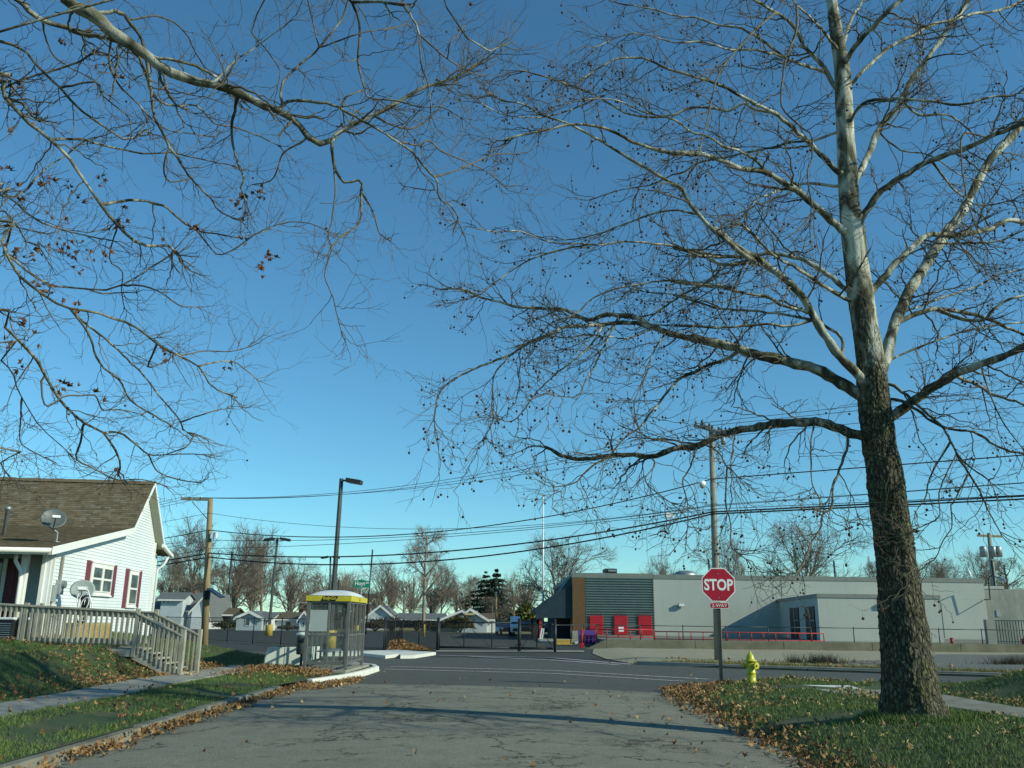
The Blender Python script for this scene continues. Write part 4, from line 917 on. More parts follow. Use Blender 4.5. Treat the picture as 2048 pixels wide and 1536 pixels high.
bx = fx(364, RY, 1300); bzt = zz(1262, 364, RY); bz0 = .17
nst = 5; ztb = zlow(xB) - .12; run = (bx - xB - .05) / nst
for i in range(nst):
    z = ztb - (ztb - .20) * (i + 1) / (nst + .0) ; x = xB + .04 + run * i
    for k in (0, 1): MB().box(x + k * run * .5, x + run * (.47 + k * .5), RY + .03, RY + 1.12, z - .035, z).build('tread', M['wood_old'], dk, bevel=0.004)
for y in (RY - .0, RY + 1.15):
    MB().bar((xB + .02, y, ztb - .12), (bx, y, .12), .04, .24).build('stringer', M['wood_old'], dk)
    MB().bar((xB, y, ztop(xB) + .02), (bx, y, bzt - .12), .12, .04).build('stair_rail', M['wood_old'], dk, bevel=0.005)
    MB().bar((xB, y, ztop(xB) - .06), (bx, y, bzt - .20), .04, .10).build('stair_rail', M['wood_old'], dk)
    MB().box(bx - .05, bx + .05, y - .05, y + .05, .08, bzt + .03).build('newel_post', M['wood_old'], dk, bevel=0.008)
    n = 9
    for i in range(1, n + 1):
        q = i / (n + 1); x = xB + (bx - xB) * q; zt2 = ztop(xB) + (bzt - .16 - ztop(xB)) * q; zb3 = ztb + (.14 - ztb) * q - .05
        MB().box(x - .019, x + .019, y - .05, y - .022, zb3, zt2).build('baluster', M['wood_old'], dk)

# ---------------------------------------------------------------- utility poles and overhead wires
LPY = 46.0; lpb = at(411, 1270, LPY); LPX = float(lpb[0]); lzt = zz(997, 421, LPY)
lp = thing('utility_pole', 'brown wooden utility pole with a one-sided crossarm and small solar panel', 'utility pole', (LPX, LPY, 0), 'utility poles along the cross street')
lxt = fx(421, LPY, 997)
MB().tube([(LPX, LPY, -.2), (lxt, LPY, lzt)], [.19, .13], 14).build('pole', M['pole_wood'], lp, True)
ca = at(362, 998, LPY); MB().bar(ca, (lxt, LPY - .12, lzt - .08), .10, .12).build('crossarm', M['pole_grey'], lp)
MB().bar(at(384, 1003, LPY), at(417, 1041, LPY), .03, .04).build('arm_brace', M['grey_metal'], lp)
for x in (365, 383, 402): q = at(x, 998, LPY); MB().lathe(q, [(.03, 0), (.03, .08), (.05, .09), (.05, .14), (.02, .15)], 8).build('insulator', M['sign_white'], lp)
q = at(418, 1185, LPY - .2); MB().obox(q + (.38, -.1, -.02), (.36, 0, -.22), (.05, .25, .02), (.01, 0, .02)).build('solar_panel', M['car_dark'], lp); MB().box(q[0] - .2, q[0] + .05, q[1] - .1, q[1] + .1, q[2] - .35, q[2] + .1).build('control_box', M['black'], lp)
q = at(426, 1071, LPY - .2); MB().box(q[0] - .12, q[0] + .2, q[1] - .1, q[1] + .1, q[2] - .15, q[2] + .15).build('junction_box', M['sign_white'], lp)
RPY = 35.8; rpb = at(1437, 1322, RPY); RPX = float(rpb[0]); rzt = zz(868, 1423, RPY); rxt = fx(1423, RPY, 868)
rp_ = thing('utility_pole', 'pale grey wooden utility pole with crossarms and street lamp behind the stop sign', 'utility pole', (RPX, RPY, 0), 'utility poles along the cross street')
MB().tube([(RPX, RPY, -.2), (rxt, RPY, rzt + .25)], [.165, .11], 14).build('pole', M['pole_grey'], rp_, True)
for (pa, pb_, w) in ((at(1390, 851, RPY + .9), at(1447, 868, RPY - .9), .12), (at(1402, 849, RPY + .7), at(1462, 874, RPY - 1.0), .11)):
    MB().bar(pa, pb_, .10, w).build('crossarm', M['pole_grey'], rp_)
    for tq in (.04, .3, .62, .95): q = pa + (pb_ - pa) * tq; MB().lathe(q, [(.035, 0), (.035, .10), (.055, .11), (.055, .2), (.02, .21)], 8).build('insulator', M['dish_dark'], rp_)
q = at(1446, 879, RPY - .4); MB().lathe(q + (0, 0, -.22), [(.10, 0), (.10, .28), (.04, .34)], 10).build('fuse_unit', M['grey_metal'], rp_, True)
la = at(1423, 991, RPY - .1); lh = at(1409, 971, RPY - .6); MB().tube([la, (la + lh) / 2 + (0, 0, .1), lh], .022, 6).build('lamp_arm', M['grey_metal'], rp_)
lh2 = at(1400, 967, RPY - .8); MB().tube([lh + (0, 0, .02), lh * .7 + lh2 * .3 + (0, 0, .05), lh2 + (0, 0, .02)], [.06, .13, .07], 10).build('lamp_head', M['sign_white'], rp_, True)
MB().lathe(lh * .5 + lh2 * .5 + (0, 0, -.16), [(.03, 0), (.09, .05), (.11, .14)], 12).build('lamp_lens', M['dish'], rp_, True)
# pole with transformers behind the building
TY = 95.0; tb = at(1985, 1180, TY); tzt = zz(1066, 1978, TY); tp = thing('utility_pole', 'distant utility pole with two grey transformers behind the grey building', 'utility pole', (tb[0], TY, 0), 'distant poles')
MB().tube([(tb[0], TY, 0), (fx(1978, TY, 1066), TY, tzt)], [.28, .2], 10).build('pole', M['pole_grey'], tp, True)
MB().bar(at(1955, 1071, TY), at(2003, 1073, TY), .2, .22).build('crossarm', M['pole_wood'], tp)
for x, w in ((1968, .36), (1987, .33), (1998, .36)): q = at(x, 1114, TY - .3); MB().lathe(q, [(w, 0), (w, 1.0), (w * .8, 1.1), (.1, 1.15)], 14).build('transformer', M['grey_metal'], tp, True)
for i, (xb_, yb_, yt_, Y, r_, lb) in enumerate(((733, 1235, 1101, 90, .075, 'thin distant pole right of the green street name sign'), (993, 1250, 1186, 105, .13, 'thin brown pole in front of the dark evergreen'), (1672, 1150, 1123, 95, .10, 'short thin pole rising behind the grey roof left of the big trunk'), (1421, 1150, 1120, 95, .10, 'short thin rod behind the grey roof beside the stop sign'), (452, 1255, 1104, 130, .16, 'leaning thin pole among the bare trees right of the brown pole'), (677, 1200, 1160, 120, .12, 'short pole behind the bus shelter roof'), (1993, 1180, 1121, 92, .12, 'slim pole beside the transformer pole'))):
    p = at(xb_, yb_, Y); t = thing('distant_pole', lb, 'pole', (p[0], Y, 0), 'distant poles'); zt3 = zz(yt_, xb_, Y)
    MB().tube([(p[0] - (.0 if i else 0), Y, 0), (p[0] + (.25 if i in (0,) else -.12), Y, zt3)], r_, 8).build('shaft', M['pole_wood'] if i in (1,) else M['dark_bronze'], t, True)
    MB().lathe((p[0] + (.25 if i in (0,) else -.12), Y, zt3), [(r_ * 1.3, 0), (r_ * 1.3, .1), (.02, .14)], 8).build('cap', M['grey_metal'], t)
fpY = 83.0; fp = at(1086, 1240, fpY); t = thing('flagpole', 'white bare flagpole behind the dark canopy', 'flagpole', (fp[0], fpY, 0)); ft = zz(993, 1086, fpY)
MB().tube([(fp[0], fpY, 0), (fp[0], fpY, ft)], [.11, .055], 10).build('shaft', M['car_white'], t, True); MB().lathe((fp[0], fpY, ft), [(.02, 0), (.10, .07), (.10, .14), (.02, .2)], 10).build('ball', M['yellow'], t)
# radio mast far off
p = at(1740, 1150, 400); t = thing('radio_mast', 'faint slender radio mast far behind the grey building', 'mast', (p[0], 400, 0)); zt3 = zz(1112, 1739, 400)
for dx in (-.5, .5): MB().tube([(p[0] + dx, 400, 0), (p[0] + dx * .4, 400, zt3)], .10, 4).build('mast_leg', M['red_rail'], t)
for k in range(14): z = zt3 * k / 14; MB().bar((p[0] - .5, 400, z), (p[0] + .45, 400, z + zt3 / 14), .10, .10).build('lattice_bar', M['red_rail'], t)

END = np.array((RPX + 25, RPY - 10.8, 0))
def wire(lab, name, pts, r, cat='wire', mat=None, group='overhead wires between the two utility poles'):
    P = []
    for a, c, sag in pts:
        a = np.array(a, float); c = np.array(c, float); n = 26
        for i in range(n + (1 if a is pts[-1][0] else 0)):
            t = i / n; q = a + (c - a) * t; q[2] -= 4 * sag * t * (1 - t); P.append(q)
    P.append(np.array(pts[-1][1], float)); o = MB().tube(P, r, 6).build(name, mat or M['wire'], None, True); tag(o, lab, cat, group); return o
def span_sag(a, c, mid):     # sag so that the wire passes the photo point mid=(px,py)
    d_ = ray(*mid); best = None
    for t in np.linspace(0, 1, 200):
        q = a + (c - a) * t - EYE; k = q @ f0; X = CX + FPX * (q @ CR) / k
        if best is None or abs(X - mid[0]) < best[0]: best = (abs(X - mid[0]), t, q)
    t, q = best[1], best[2]; zray = d_[2] / d_[1] * q[1]; return (q[2] - zray) / (4 * t * (1 - t))
OUT = np.array((LPX - 25, LPY + 12, 0))
W_ = [  # left attach px, mid, right attach px, sky-right px (x=2048), radius, label
    ((365, 994), (760, 978), (1394, 847), (2048, 775), .011, 'upper thin wire from the crossarm end, highest of the three crossarm wires'),
    ((383, 995), (760, 982), (1412, 852), (2048, 787), .011, 'middle thin wire of the three running between the crossarms'),
    ((402, 996), (760, 983.5), (1455, 872), (2048, 813), .011, 'lowest thin wire of the three running between the crossarms'),
    ((418, 1026), (1000, 1054), (1424, 1010), (2048, 965), .010, 'single thin wire crossing low under the crossarm wires'),
    ((418, 1060), (760, 1072), (1424, 958), (2048, 910), .022, 'thick sagging cable running up to the street lamp on the grey pole'),
    ((418, 1080), (760, 1076), (1424, 1012), (2048, 966), .012, 'slack telephone wire below the thick cable'),
    ((418, 1097), (760, 1083), (1424, 1018), (2048, 990), .012, 'thin wire passing just above the two heaviest cables'),
    ((418, 1106), (760, 1111), (1424, 1024), (2048, 992), .030, 'upper of the two heavy black cables'),
    ((418, 1114), (760, 1128), (1424, 1028), (2048, 998), .030, 'lower of the two heavy black cables')]
for i, (l, mid, r_, e, rad, lb) in enumerate(W_):
    a = at(l[0], l[1], LPY - .15); c = at(r_[0], r_[1], RPY - .15)
    # continue to the right along the street line, through the photo point at the frame edge
    k = .43; d_ = ray(*e); s_ = d_[0] / d_[1]; Yq = (c[0] * k + c[1]) / (1 + s_ * k); Xq = s_ * Yq; zq = EYE[2] + d_[2] / d_[1] * Yq
    far = np.array((c[0] + 25, c[1] - 25 * k, c[2] + .3)); T_ = (Xq - c[0]) / 25; sg_ = (c[2] + .3 * T_ - zq) / (4 * T_ * (1 - T_)); sg_ = max(0.02, min(.5, sg_)); far[2] = c[2] + (zq - c[2] + 4 * sg_ * T_ * (1 - T_)) / T_
    lo = a + np.array((-25, 12, 0)) + (0, 0, -1.0 if i < 3 else -.6)
    wire(lb, 'overhead_wire', [(lo, a, .7), (a, c, span_sag(a, c, mid)), (c, far, sg_)], rad, 'wire', M['cable'] if rad > .02 else M['wire'])
sp = at(1338, 1031, RPY + 1); o = MB().box(sp[0] - .17, sp[0] + .17, sp[1] - .1, sp[1] + .1, sp[2] - .11, sp[2] + .11).build('splice_box', M['sign_white'], None, bevel=0.02); tag(o, 'white splice box hanging from a wire left of the grey pole', 'splice box')
q1 = hp(u_e + 2.2, -.1, z_e + .2); q0 = at(150, 1100, 24)
wire('thin service wire drooping from the brown pole to the white house wall', 'service_wire', [(at(418, 1060, LPY - .15), hp(WU1 * .45, -.1, z_b - .3), .5)], .010, 'wire', None, None)

# ---------------------------------------------------------------- grey store building
BY = 72.0
st = thing('store_building', 'long grey flat-roofed store with ribbed green-grey panel and red doors', 'building', (fx(1500, BY), BY, .3))
mgw, nt, b = new_mat('painted_block_wall'); v = coords(nt)
bk = nt.nodes.new('ShaderNodeTexBrick'); bk.inputs['Scale'].default_value = 1; bk.inputs['Brick Width'].default_value = .4; bk.inputs['Row Height'].default_value = .2; bk.inputs['Mortar Size'].default_value = .008
mpb = nt.nodes.new('ShaderNodeMapping'); mpb.inputs['Rotation'].default_value = (math.radians(90), 0, 0); nt.links.new(v, mpb.inputs[0]); nt.links.new(mpb.outputs[0], bk.inputs[0])
n1 = noise(nt, coords(nt, False, (1, 1, .5)), .35, 6, .7); n2 = noise(nt, coords(nt, False, (2.5, 1, .35)), 1.2, 5, .7)
c_ = mixc(nt, n1, (.33, .36, .32), (.44, .465, .415)); c_ = mixc(nt, mth(nt, 'MULTIPLY', mth(nt, 'SUBTRACT', n2, .55), 1.2, True), c_, (.22, .24, .215))
nt.links.new(c_, b.inputs['Base Color']); b.inputs['Roughness'].default_value = .85; bump(nt, b, mth(nt, 'MULTIPLY', bk.outputs['Fac'], -1), .5, .01); M['block'] = mgw
M['coping'] = pm('grey_green_coping', (.21, .23, .20), (.17, .185, .165), 2, .6)
M['rib'] = pm('green_grey_ribbed_metal', (.15, .20, .18), (.12, .165, .15), 1.5, .45, .05, metal=.25)
M['wall_moss'] = pm('mossy_concrete_wall', (.21, .195, .135), (.12, .115, .075), 1.2, .9, .4, 12, world=True)
M['conc_stain'] = pm('stained_concrete_wall', (.34, .345, .30), (.17, .18, .155), .7, .9, .3, 12, stretch=(1.5, 1, .5))
PZ = 0.45
def bx(px, Y=BY): return fx(px, Y, 1240)
zroof = zz(1150, 1400, BY)
x_a, x_b, x_c, x_d = bx(1145), bx(1170), bx(1309), bx(1976)
MB().box(x_c, x_d, BY, BY + 32, PZ - .5, zroof - .34).build('long_wall', M['block'], st)
MB().box(x_c - .002, x_d + .03, BY - .04, BY + 32, zroof - .34, zroof).build('coping', M['coping'], st)
MB().box(x_a, x_c, BY - .04 + .01, BY + 32, zroof - .30, zroof + .06).build('coping', M['coping'], st)
MB().box(x_b + .02, x_c - .003, BY, BY + 32, PZ - .5, zroof - .30).build('panel_backing', M['rib'], st)
MB().box(x_a, x_b + .02, BY - .12, BY + 30, -.1, zroof - .30).build('brick_pier', M['brick_tan'], st)
MB().box(x_a - .03, x_b + .0, BY - .2, BY - .12, -.1, .75).build('pier_base', M['conc'], st)
# ribs of the metal panel
rb = MB(); z = PZ; 
while z < zroof - .34:
    rb.prism([(x_b + .05, BY - .0, z), (x_b + .05, BY - .085, z + .03), (x_b + .05, BY - .085, z + .10), (x_b + .05, BY, z + .13)], (x_c - x_b - .08, 0, 0)); z += .196
rb.build('panel_ribs', M['rib'], st, kind='stuff')
MB().box(x_c - .06, x_c + .01, BY - .10, BY - .002, PZ - .3, zroof - .3).build('edge_trim', M['coping'], st)
for x0, x1 in ((1178, 1206), (1226.5, 1255), (1275, 1303)):
    a, c = bx(x0), bx(x1); zt4 = zz(1231, x0, BY)
    MB().box(a, c, BY - .16, BY - .10, PZ, zt4).build('door_frame', M['red'], st, bevel=0.01)
    dd = MB().box(a + .06, c - .06, BY - .18, BY - .162, PZ, zt4 - .07).build('red_door', M['red'], st)
    for k in range(11): z = PZ + .08 + k * .175; MB().box(a + .08, c - .08, BY - .19, BY - .1805, z, z + .012).build('door_slat', M['door_red'], dd)
    if x0 == 1226.5:
        for y in (1255.5, 1261): zc2 = zz(y, 1240, BY); MB().box(bx(1236), bx(1246.5), BY - .20, BY - .185, zc2 - .09, zc2 + .07).build('paper_notice', M['sign_white'], dd)
# bump-out with a shaded recess wall
FYB = 58.0; x_f0 = fx(1638, FYB); zb4 = zz(1188, 1640, FYB); x_bk = bx(1560); x_f1 = fx(1884, FYB)
bo = [(x_f0, FYB), (x_f1, FYB), (x_f1, BY - .01), (x_bk, BY - .01)]
mb = MB(); mb.prism([(x, y, PZ - .5) for x, y in bo], (0, 0, zb4 - .22 - PZ + .5)); mb.build('wing_wall', M['block'], st)
mb = MB(); cxo = .05
mb.prism([(x_f0 - .04, FYB - .05, zb4 - .22), (x_f1 + .04, FYB - .05, zb4 - .22), (x_f1 + .04, BY - .02, zb4 - .22), (x_bk - .04, BY - .02, zb4 - .22)], (0, 0, .24)); mb.build('wing_coping', M['coping'], st)
sd_ = np.array((x_f0 - x_bk, FYB - BY)); sl = np.linalg.norm(sd_); sd_ /= sl; sn = np.array((-abs(sd_[1]), -sd_[0] * -1 if False else sd_[0])); sn = np.array((sd_[1], -sd_[0])); sn = sn if sn[0] < 0 else -sn
for pxa, pxb in ((1582, 1599), (1613, 1631)):
    ua_, _ = on_wall(pxa, 1240, np.array((x_bk, BY)), sd_); ub_, _ = on_wall(pxb, 1240, np.array((x_bk, BY)), sd_)
    p = np.array((x_bk, BY)) + sd_ * ua_; q = np.array((x_bk, BY)) + sd_ * ub_
    dr = MB().prism([(*(p + sn * .02), PZ), (*(q + sn * .02), PZ), (*(q + sn * .02), PZ + 2.15), (*(p + sn * .02), PZ + 2.15)], (*(sn * .05), 0)).build('dark_doorway', M['black'], st)
    m_ = p * .42 + q * .58
    MB().bar((*(m_ + sn * .1), PZ + .1), (*(m_ + sn * .1), PZ + 2.1), .06, .05).build('door_bar', M['dish'], dr)
    MB().bar((*(m_ + sn * .1), PZ + 1.25), (*(q + sn * .1), PZ + 1.25), .06, .06).build('door_bar', M['dish'], dr)
# wall lamps, seams, small marks
def wall_lamp(px, py, Y):
    q = at(px, py, Y); l = MB().box(q[0] - .26, q[0] + .26, Y - .30, Y - .10, q[2] - .14, q[2] + .14).build('wall_lamp', M['dish'], st, bevel=0.02)
    MB().box(q[0] - .08, q[0] + .08, Y - .102, Y, q[2] - .06, q[2] + .08).build('bracket', M['dark_bronze'], l); MB().box(q[0] - .2, q[0] + .2, Y - .31, Y - .3005, q[2] - .1, q[2] + .1).build('lens', M['sign_white'], l)
wall_lamp(1362, 1210, BY); wall_lamp(1772, 1206, FYB)
for px_, y0_, y1_ in ((1562, 1157, 1196), (1882, 1205, 1275)):
    q = at(px_, y0_, BY); q2 = at(px_, y1_, BY); MB().box(q[0] - .02, q[0] + .02, BY - .02, BY, q2[2], q[2]).build('wall_seam', M['coping'], st)
MB().box(bx(1766), bx(1880), BY - .1, BY - .002, zz(1199, 1880, BY), zz(1193, 1880, BY)).build('ledge', M['coping'], st)
# arm lamp at the right corner
q = at(1961, 1163, BY - .2)
MB().tube([(x_d - .1, BY - .05, q[2] - 1.4), (x_d - .1, BY - .9, q[2] - 1.4), (x_d - .1, BY - 1.0, q[2] + .2), (x_d - .1, BY - 1.5, q[2] + .4), (x_d - .2, BY - 3.1, q[2] + .1)], .05, 6).build('lamp_bracket', M['dark_bronze'], st)
MB().tube([(x_d - .2, BY - 3.0, q[2] + .1), (x_d - .25, BY - 3.7, q[2] - .1)], [.17, .10], 10).build('flood_lamp', M['dish'], st)
# roof gear
def roof_box(px0, px1, py0, lb, Y=BY + 8, mat='grey_metal'):
    pass
z_r2 = zroof
MB().box(fx(1211, BY + 6), fx(1236, BY + 6), BY + 6, BY + 8, z_r2, zz(1137, 1220, BY + 6)).build('rooftop_unit', M['dark_bronze'], st, bevel=0.03)
MB().box(fx(1218, BY + 6), fx(1236, BY + 6), BY + 5.9, BY + 6, z_r2 + .5, zz(1137, 1220, BY + 6) - .1).build('unit_panel', M['grey_metal'], st)
cv = fx(1374, BY + 5); MB().lathe((cv, BY + 5, z_r2), [(1.0, 0), (1.0, .30), (.8, .48), (.4, .6), (.05, .62)], 20).build('roof_vent', M['grey_metal'], st, True)
vx = fx(1950, BY + 4); MB().lathe((vx, BY + 4, z_r2), [(.06, 0), (.06, .3), (.02, .31)], 8).build('roof_stub', M['grey_metal'], st)
MB().obox((vx, BY + 4, z_r2 + .7), (.16, .1, -.3), (.02, -.05, .0), (.12, .3, .2)).build('roof_dish', M['sign_white'], st)
# annex to the right
x_e = x_d + .04; zan = zz(1178, 2000, BY + .3)
MB().box(x_e, x_e + 22, BY + .3, BY + 30, PZ - .5, zan).build('annex_wall', M['conc_stain'], st)
MB().box(x_e + .1, fx(2020, BY), BY + .25, BY + 29, zan + .002, zan + .22).build('annex_parapet', M['block'], st)
MB().box(fx(1998, BY), fx(2005, BY), BY + .24, BY + .298, zz(1233, 1995, BY), zz(1220, 1995, BY)).build('wall_panel_box', M['grey_metal'], st)
# shallow step of the wall bottom (kick plate shadow line)
# canopy on the left side
cp = thing('entrance_canopy', 'dark navy canvas canopy sloping down on the left side of the store', 'canopy', (bx(1105), BY, 0))
cz = lambda py, px=1100, Y=BY: zz(py, px, Y)
prof_c = [(bx(1070), cz(1219)), (bx(1082), cz(1206)), (bx(1105), cz(1190)), (bx(1128), cz(1178)), (bx(1141), cz(1168)), (bx(1145), cz(1168)), (bx(1145), cz(1236)), (bx(1085), cz(1236)), (bx(1072), cz(1240))]
MB().prism([(x, BY + .1, z) for x, z in prof_c], (0, .12, 0)).build('front_valance', M['canvas'], cp)
MB().prism([(bx(1070), BY + .22, cz(1219)), (bx(1085), BY + .22, cz(1208)), (bx(1145), BY + .22, cz(1168)), (bx(1145), BY + .22, cz(1173)), (bx(1085), BY + .22, cz(1213)), (bx(1070), BY + .22, cz(1225))], (0, 14, 0)).build('canopy_top', M['canvas'], cp)
MB().prism([(bx(1113), BY + 1.5, cz(1195)), (bx(1144), BY + 1.5, cz(1151)), (bx(1144), BY + 1.5, cz(1195))], (0, 8, 0)).build('upper_slope', M['canvas_teal'], cp)
MB().box(bx(1110), bx(1145), BY + 3, BY + 14, 0, cz(1225)).build('entrance_block', M['canvas'], cp)
for px_, mt in ((1073, 'black'), (1079, 'red_rail')): x = bx(px_); MB().box(x - .22, x + .22, BY + .3, BY + .8, -.05, cz(1236)).build('canopy_post', M[mt], cp)
x = bx(1073); MB().box(x - .2, x + .2, BY + 10, BY + 10.4, -.05, cz(1236)).build('canopy_post', M['black'], cp)
tag(MB().prism([(fx(1078, 66), 64, -.05), (fx(1146, 64), 62, -.05), (x_b, BY - .15, -.05), (bx(1075), BY + 3, -.05)], (0, 0, .16)).build('entrance_kerb', M['conc'], None, bevel=.02), kind='structure')
o = MB().box(fx(1112, 60), fx(1144, 60), 60, 60.3, -.05, .30).build('kerb_block', M['yellow_old'], None); tag(o, 'low yellow painted kerb in front of the canopy entrance', 'kerb')
# dumpster and red post
dY = 57.0; x0, x1 = fx(1159, dY), fx(1194, dY); t = thing('dumpster', 'purple metal dumpster in front of the left red door', 'dumpster', ((x0 + x1) / 2, dY, 0)); zdt = zz(1271, 1175, dY); 
MB().hexa(((x0 + .15, dY, .1), (x1 - .15, dY, .1), (x1, dY + 1.2, .1), (x0, dY + 1.2, .1), (x0, dY - .1, zdt), (x1, dY - .1, zdt), (x1, dY + 1.2, zdt + .25), (x0, dY + 1.2, zdt + .25))).build('bin_body', M['purple'], t, bevel=.02)
MB().hexa(((x0 - .03, dY - .13, zdt + .005), (x1 + .03, dY - .13, zdt + .005), (x1 + .03, dY + 1.25, zdt + .26), (x0 - .03, dY + 1.25, zdt + .26), (x0 - .03, dY - .13, zdt + .05), (x1 + .03, dY - .13, zdt + .05), (x1 + .03, dY + 1.25, zdt + .31), (x0 - .03, dY + 1.25, zdt + .31))).build('lid', M['purple'], t)
for x in (x0 + .3, (x0 + x1) / 2, x1 - .3): MB().box(x - .03, x + .03, dY - .12, dY - .05, .2, zdt - .02).build('rib', M['purple'], t)
pY = 52.4
t = thing('red_bollard', 'tall red post with a block foot at the left end of the red railing', 'post', (fx(1163.5, pY), pY, 0)); x = fx(1163.5, pY)
MB().tube([(x, pY, 0), (x, pY, zz(1256, 1163, pY))], .045, 10).build('shaft', M['red'], t, True); MB().box(x - .11, x + .11, pY - .11, pY + .11, 0, .28).build('foot', M['red'], t, bevel=.02)
# platform and its front wall
PX0 = fx(1212, 52)
pf = MB().prism([(PX0, 52, PZ), (60, 52, PZ), (60, BY - .1, PZ), (x_b, BY - .3, PZ), (fx(1190, 60), 60, PZ)], (0, 0, -.5)).build('platform', M['conc_old']); pf['kind'] = 'structure'
ww = thing('platform_wall', 'low stained concrete wall edging the raised platform', 'wall', (PX0, 51.9, 0))
x = fx(1212, 51.9); k = 0
while x < 50: MB().box(x, x + 4.98, 51.75, 51.99, -.1, PZ + .05).build('wall_section', M['wall_moss'], ww, bevel=.015); x += 5.0
MB().prism([(fx(1163, 51.8), 51.76, -.1), (PX0 - .01, 51.76, -.1), (PX0 - .01, 51.76, PZ + .04), (fx(1205, 51.8), 51.76, PZ - .03), (fx(1186, 51.8), 51.76, .16)], (0, .22, 0)).build('wall_end', M['wall_moss'], ww, bevel=.015)
# red pipe railing
rrY = 53.6
def red_rail_seg(lb, xa, xb, Y, ztp, zlw, n):
    t = thing('red_railing', lb, 'railing', (xa, Y, PZ)); x = xa
    MB().tube([(xa, Y, ztp), (xb, Y, ztp)], .03, 8).build('top_rail', M['red_rail'], t, True); MB().tube([(xa, Y, zlw), (xb, Y, zlw)], .026, 8).build('lower_rail', M['red_rail'], t, True)
    for i in range(n + 1):
        x = xa + (xb - xa) * i / n; full = i % 2 == 0
        MB().tube([(x, Y, PZ if full else zlw), (x, Y, ztp)], .028, 8).build('post', M['red_rail'], t, True)
z1_ = zz(1264, 1400, rrY); z2_ = zz(1279, 1400, rrY)
red_rail_seg('long red pipe railing on the platform below the shaded recess', fx(1309, rrY), fx(1645, rrY), rrY, z1_, z2_, 14)
red_rail_seg('short red pipe railing in front of the three red doors', fx(1166, rrY), fx(1307, rrY), rrY, z1_ + .09, z2_ + .08, 6)
for i, (px_, lb) in enumerate(((1899, 'small red stub pipe at the foot of the grey wall right of the trunk'), (2041, 'small red stub pipe in front of the green bar fence'))):
    x = fx(px_, 53.5); t = thing('stub_pipe', lb, 'pipe', (x, 53.5, PZ)); MB().tube([(x, 53.5, PZ), (x, 53.5, PZ + .30)], .09, 10).build('stub', M['red_rail'], t, True); MB().lathe((x, 53.5, PZ + .30), [(.10, 0), (.10, .05), (.02, .06)], 10).build('cap', M['red_rail'], t)
# green vertical bar fence
gY = 55.0; xg0 = fx(1975, gY); t = thing('bar_fence', 'tall dark green vertical bar fence at the right end of the building', 'fence', (xg0, gY, PZ)); zg = zz(1240, 2000, gY)
MB().box(xg0 - .1, xg0 + .42, gY, gY + .3, PZ - .1, zg + .02).build('end_pillar', M['conc_stain'], t)
M['green_bar'] = pm('dark_green_bar_paint', (.035, .085, .075), (.025, .065, .06), 4, .5)
for k in range(46): x = xg0 + .55 + k * .17; MB().tube([(x, gY + .1, PZ), (x, gY + .1, zg)], .026, 5).build('bar', M['green_bar'], t)
for z in (zg - .03, PZ + .15): MB().box(xg0 + .45, xg0 + 8.4, gY + .08, gY + .12, z - .03, z + .03).build('rail', M['green_bar'], t)

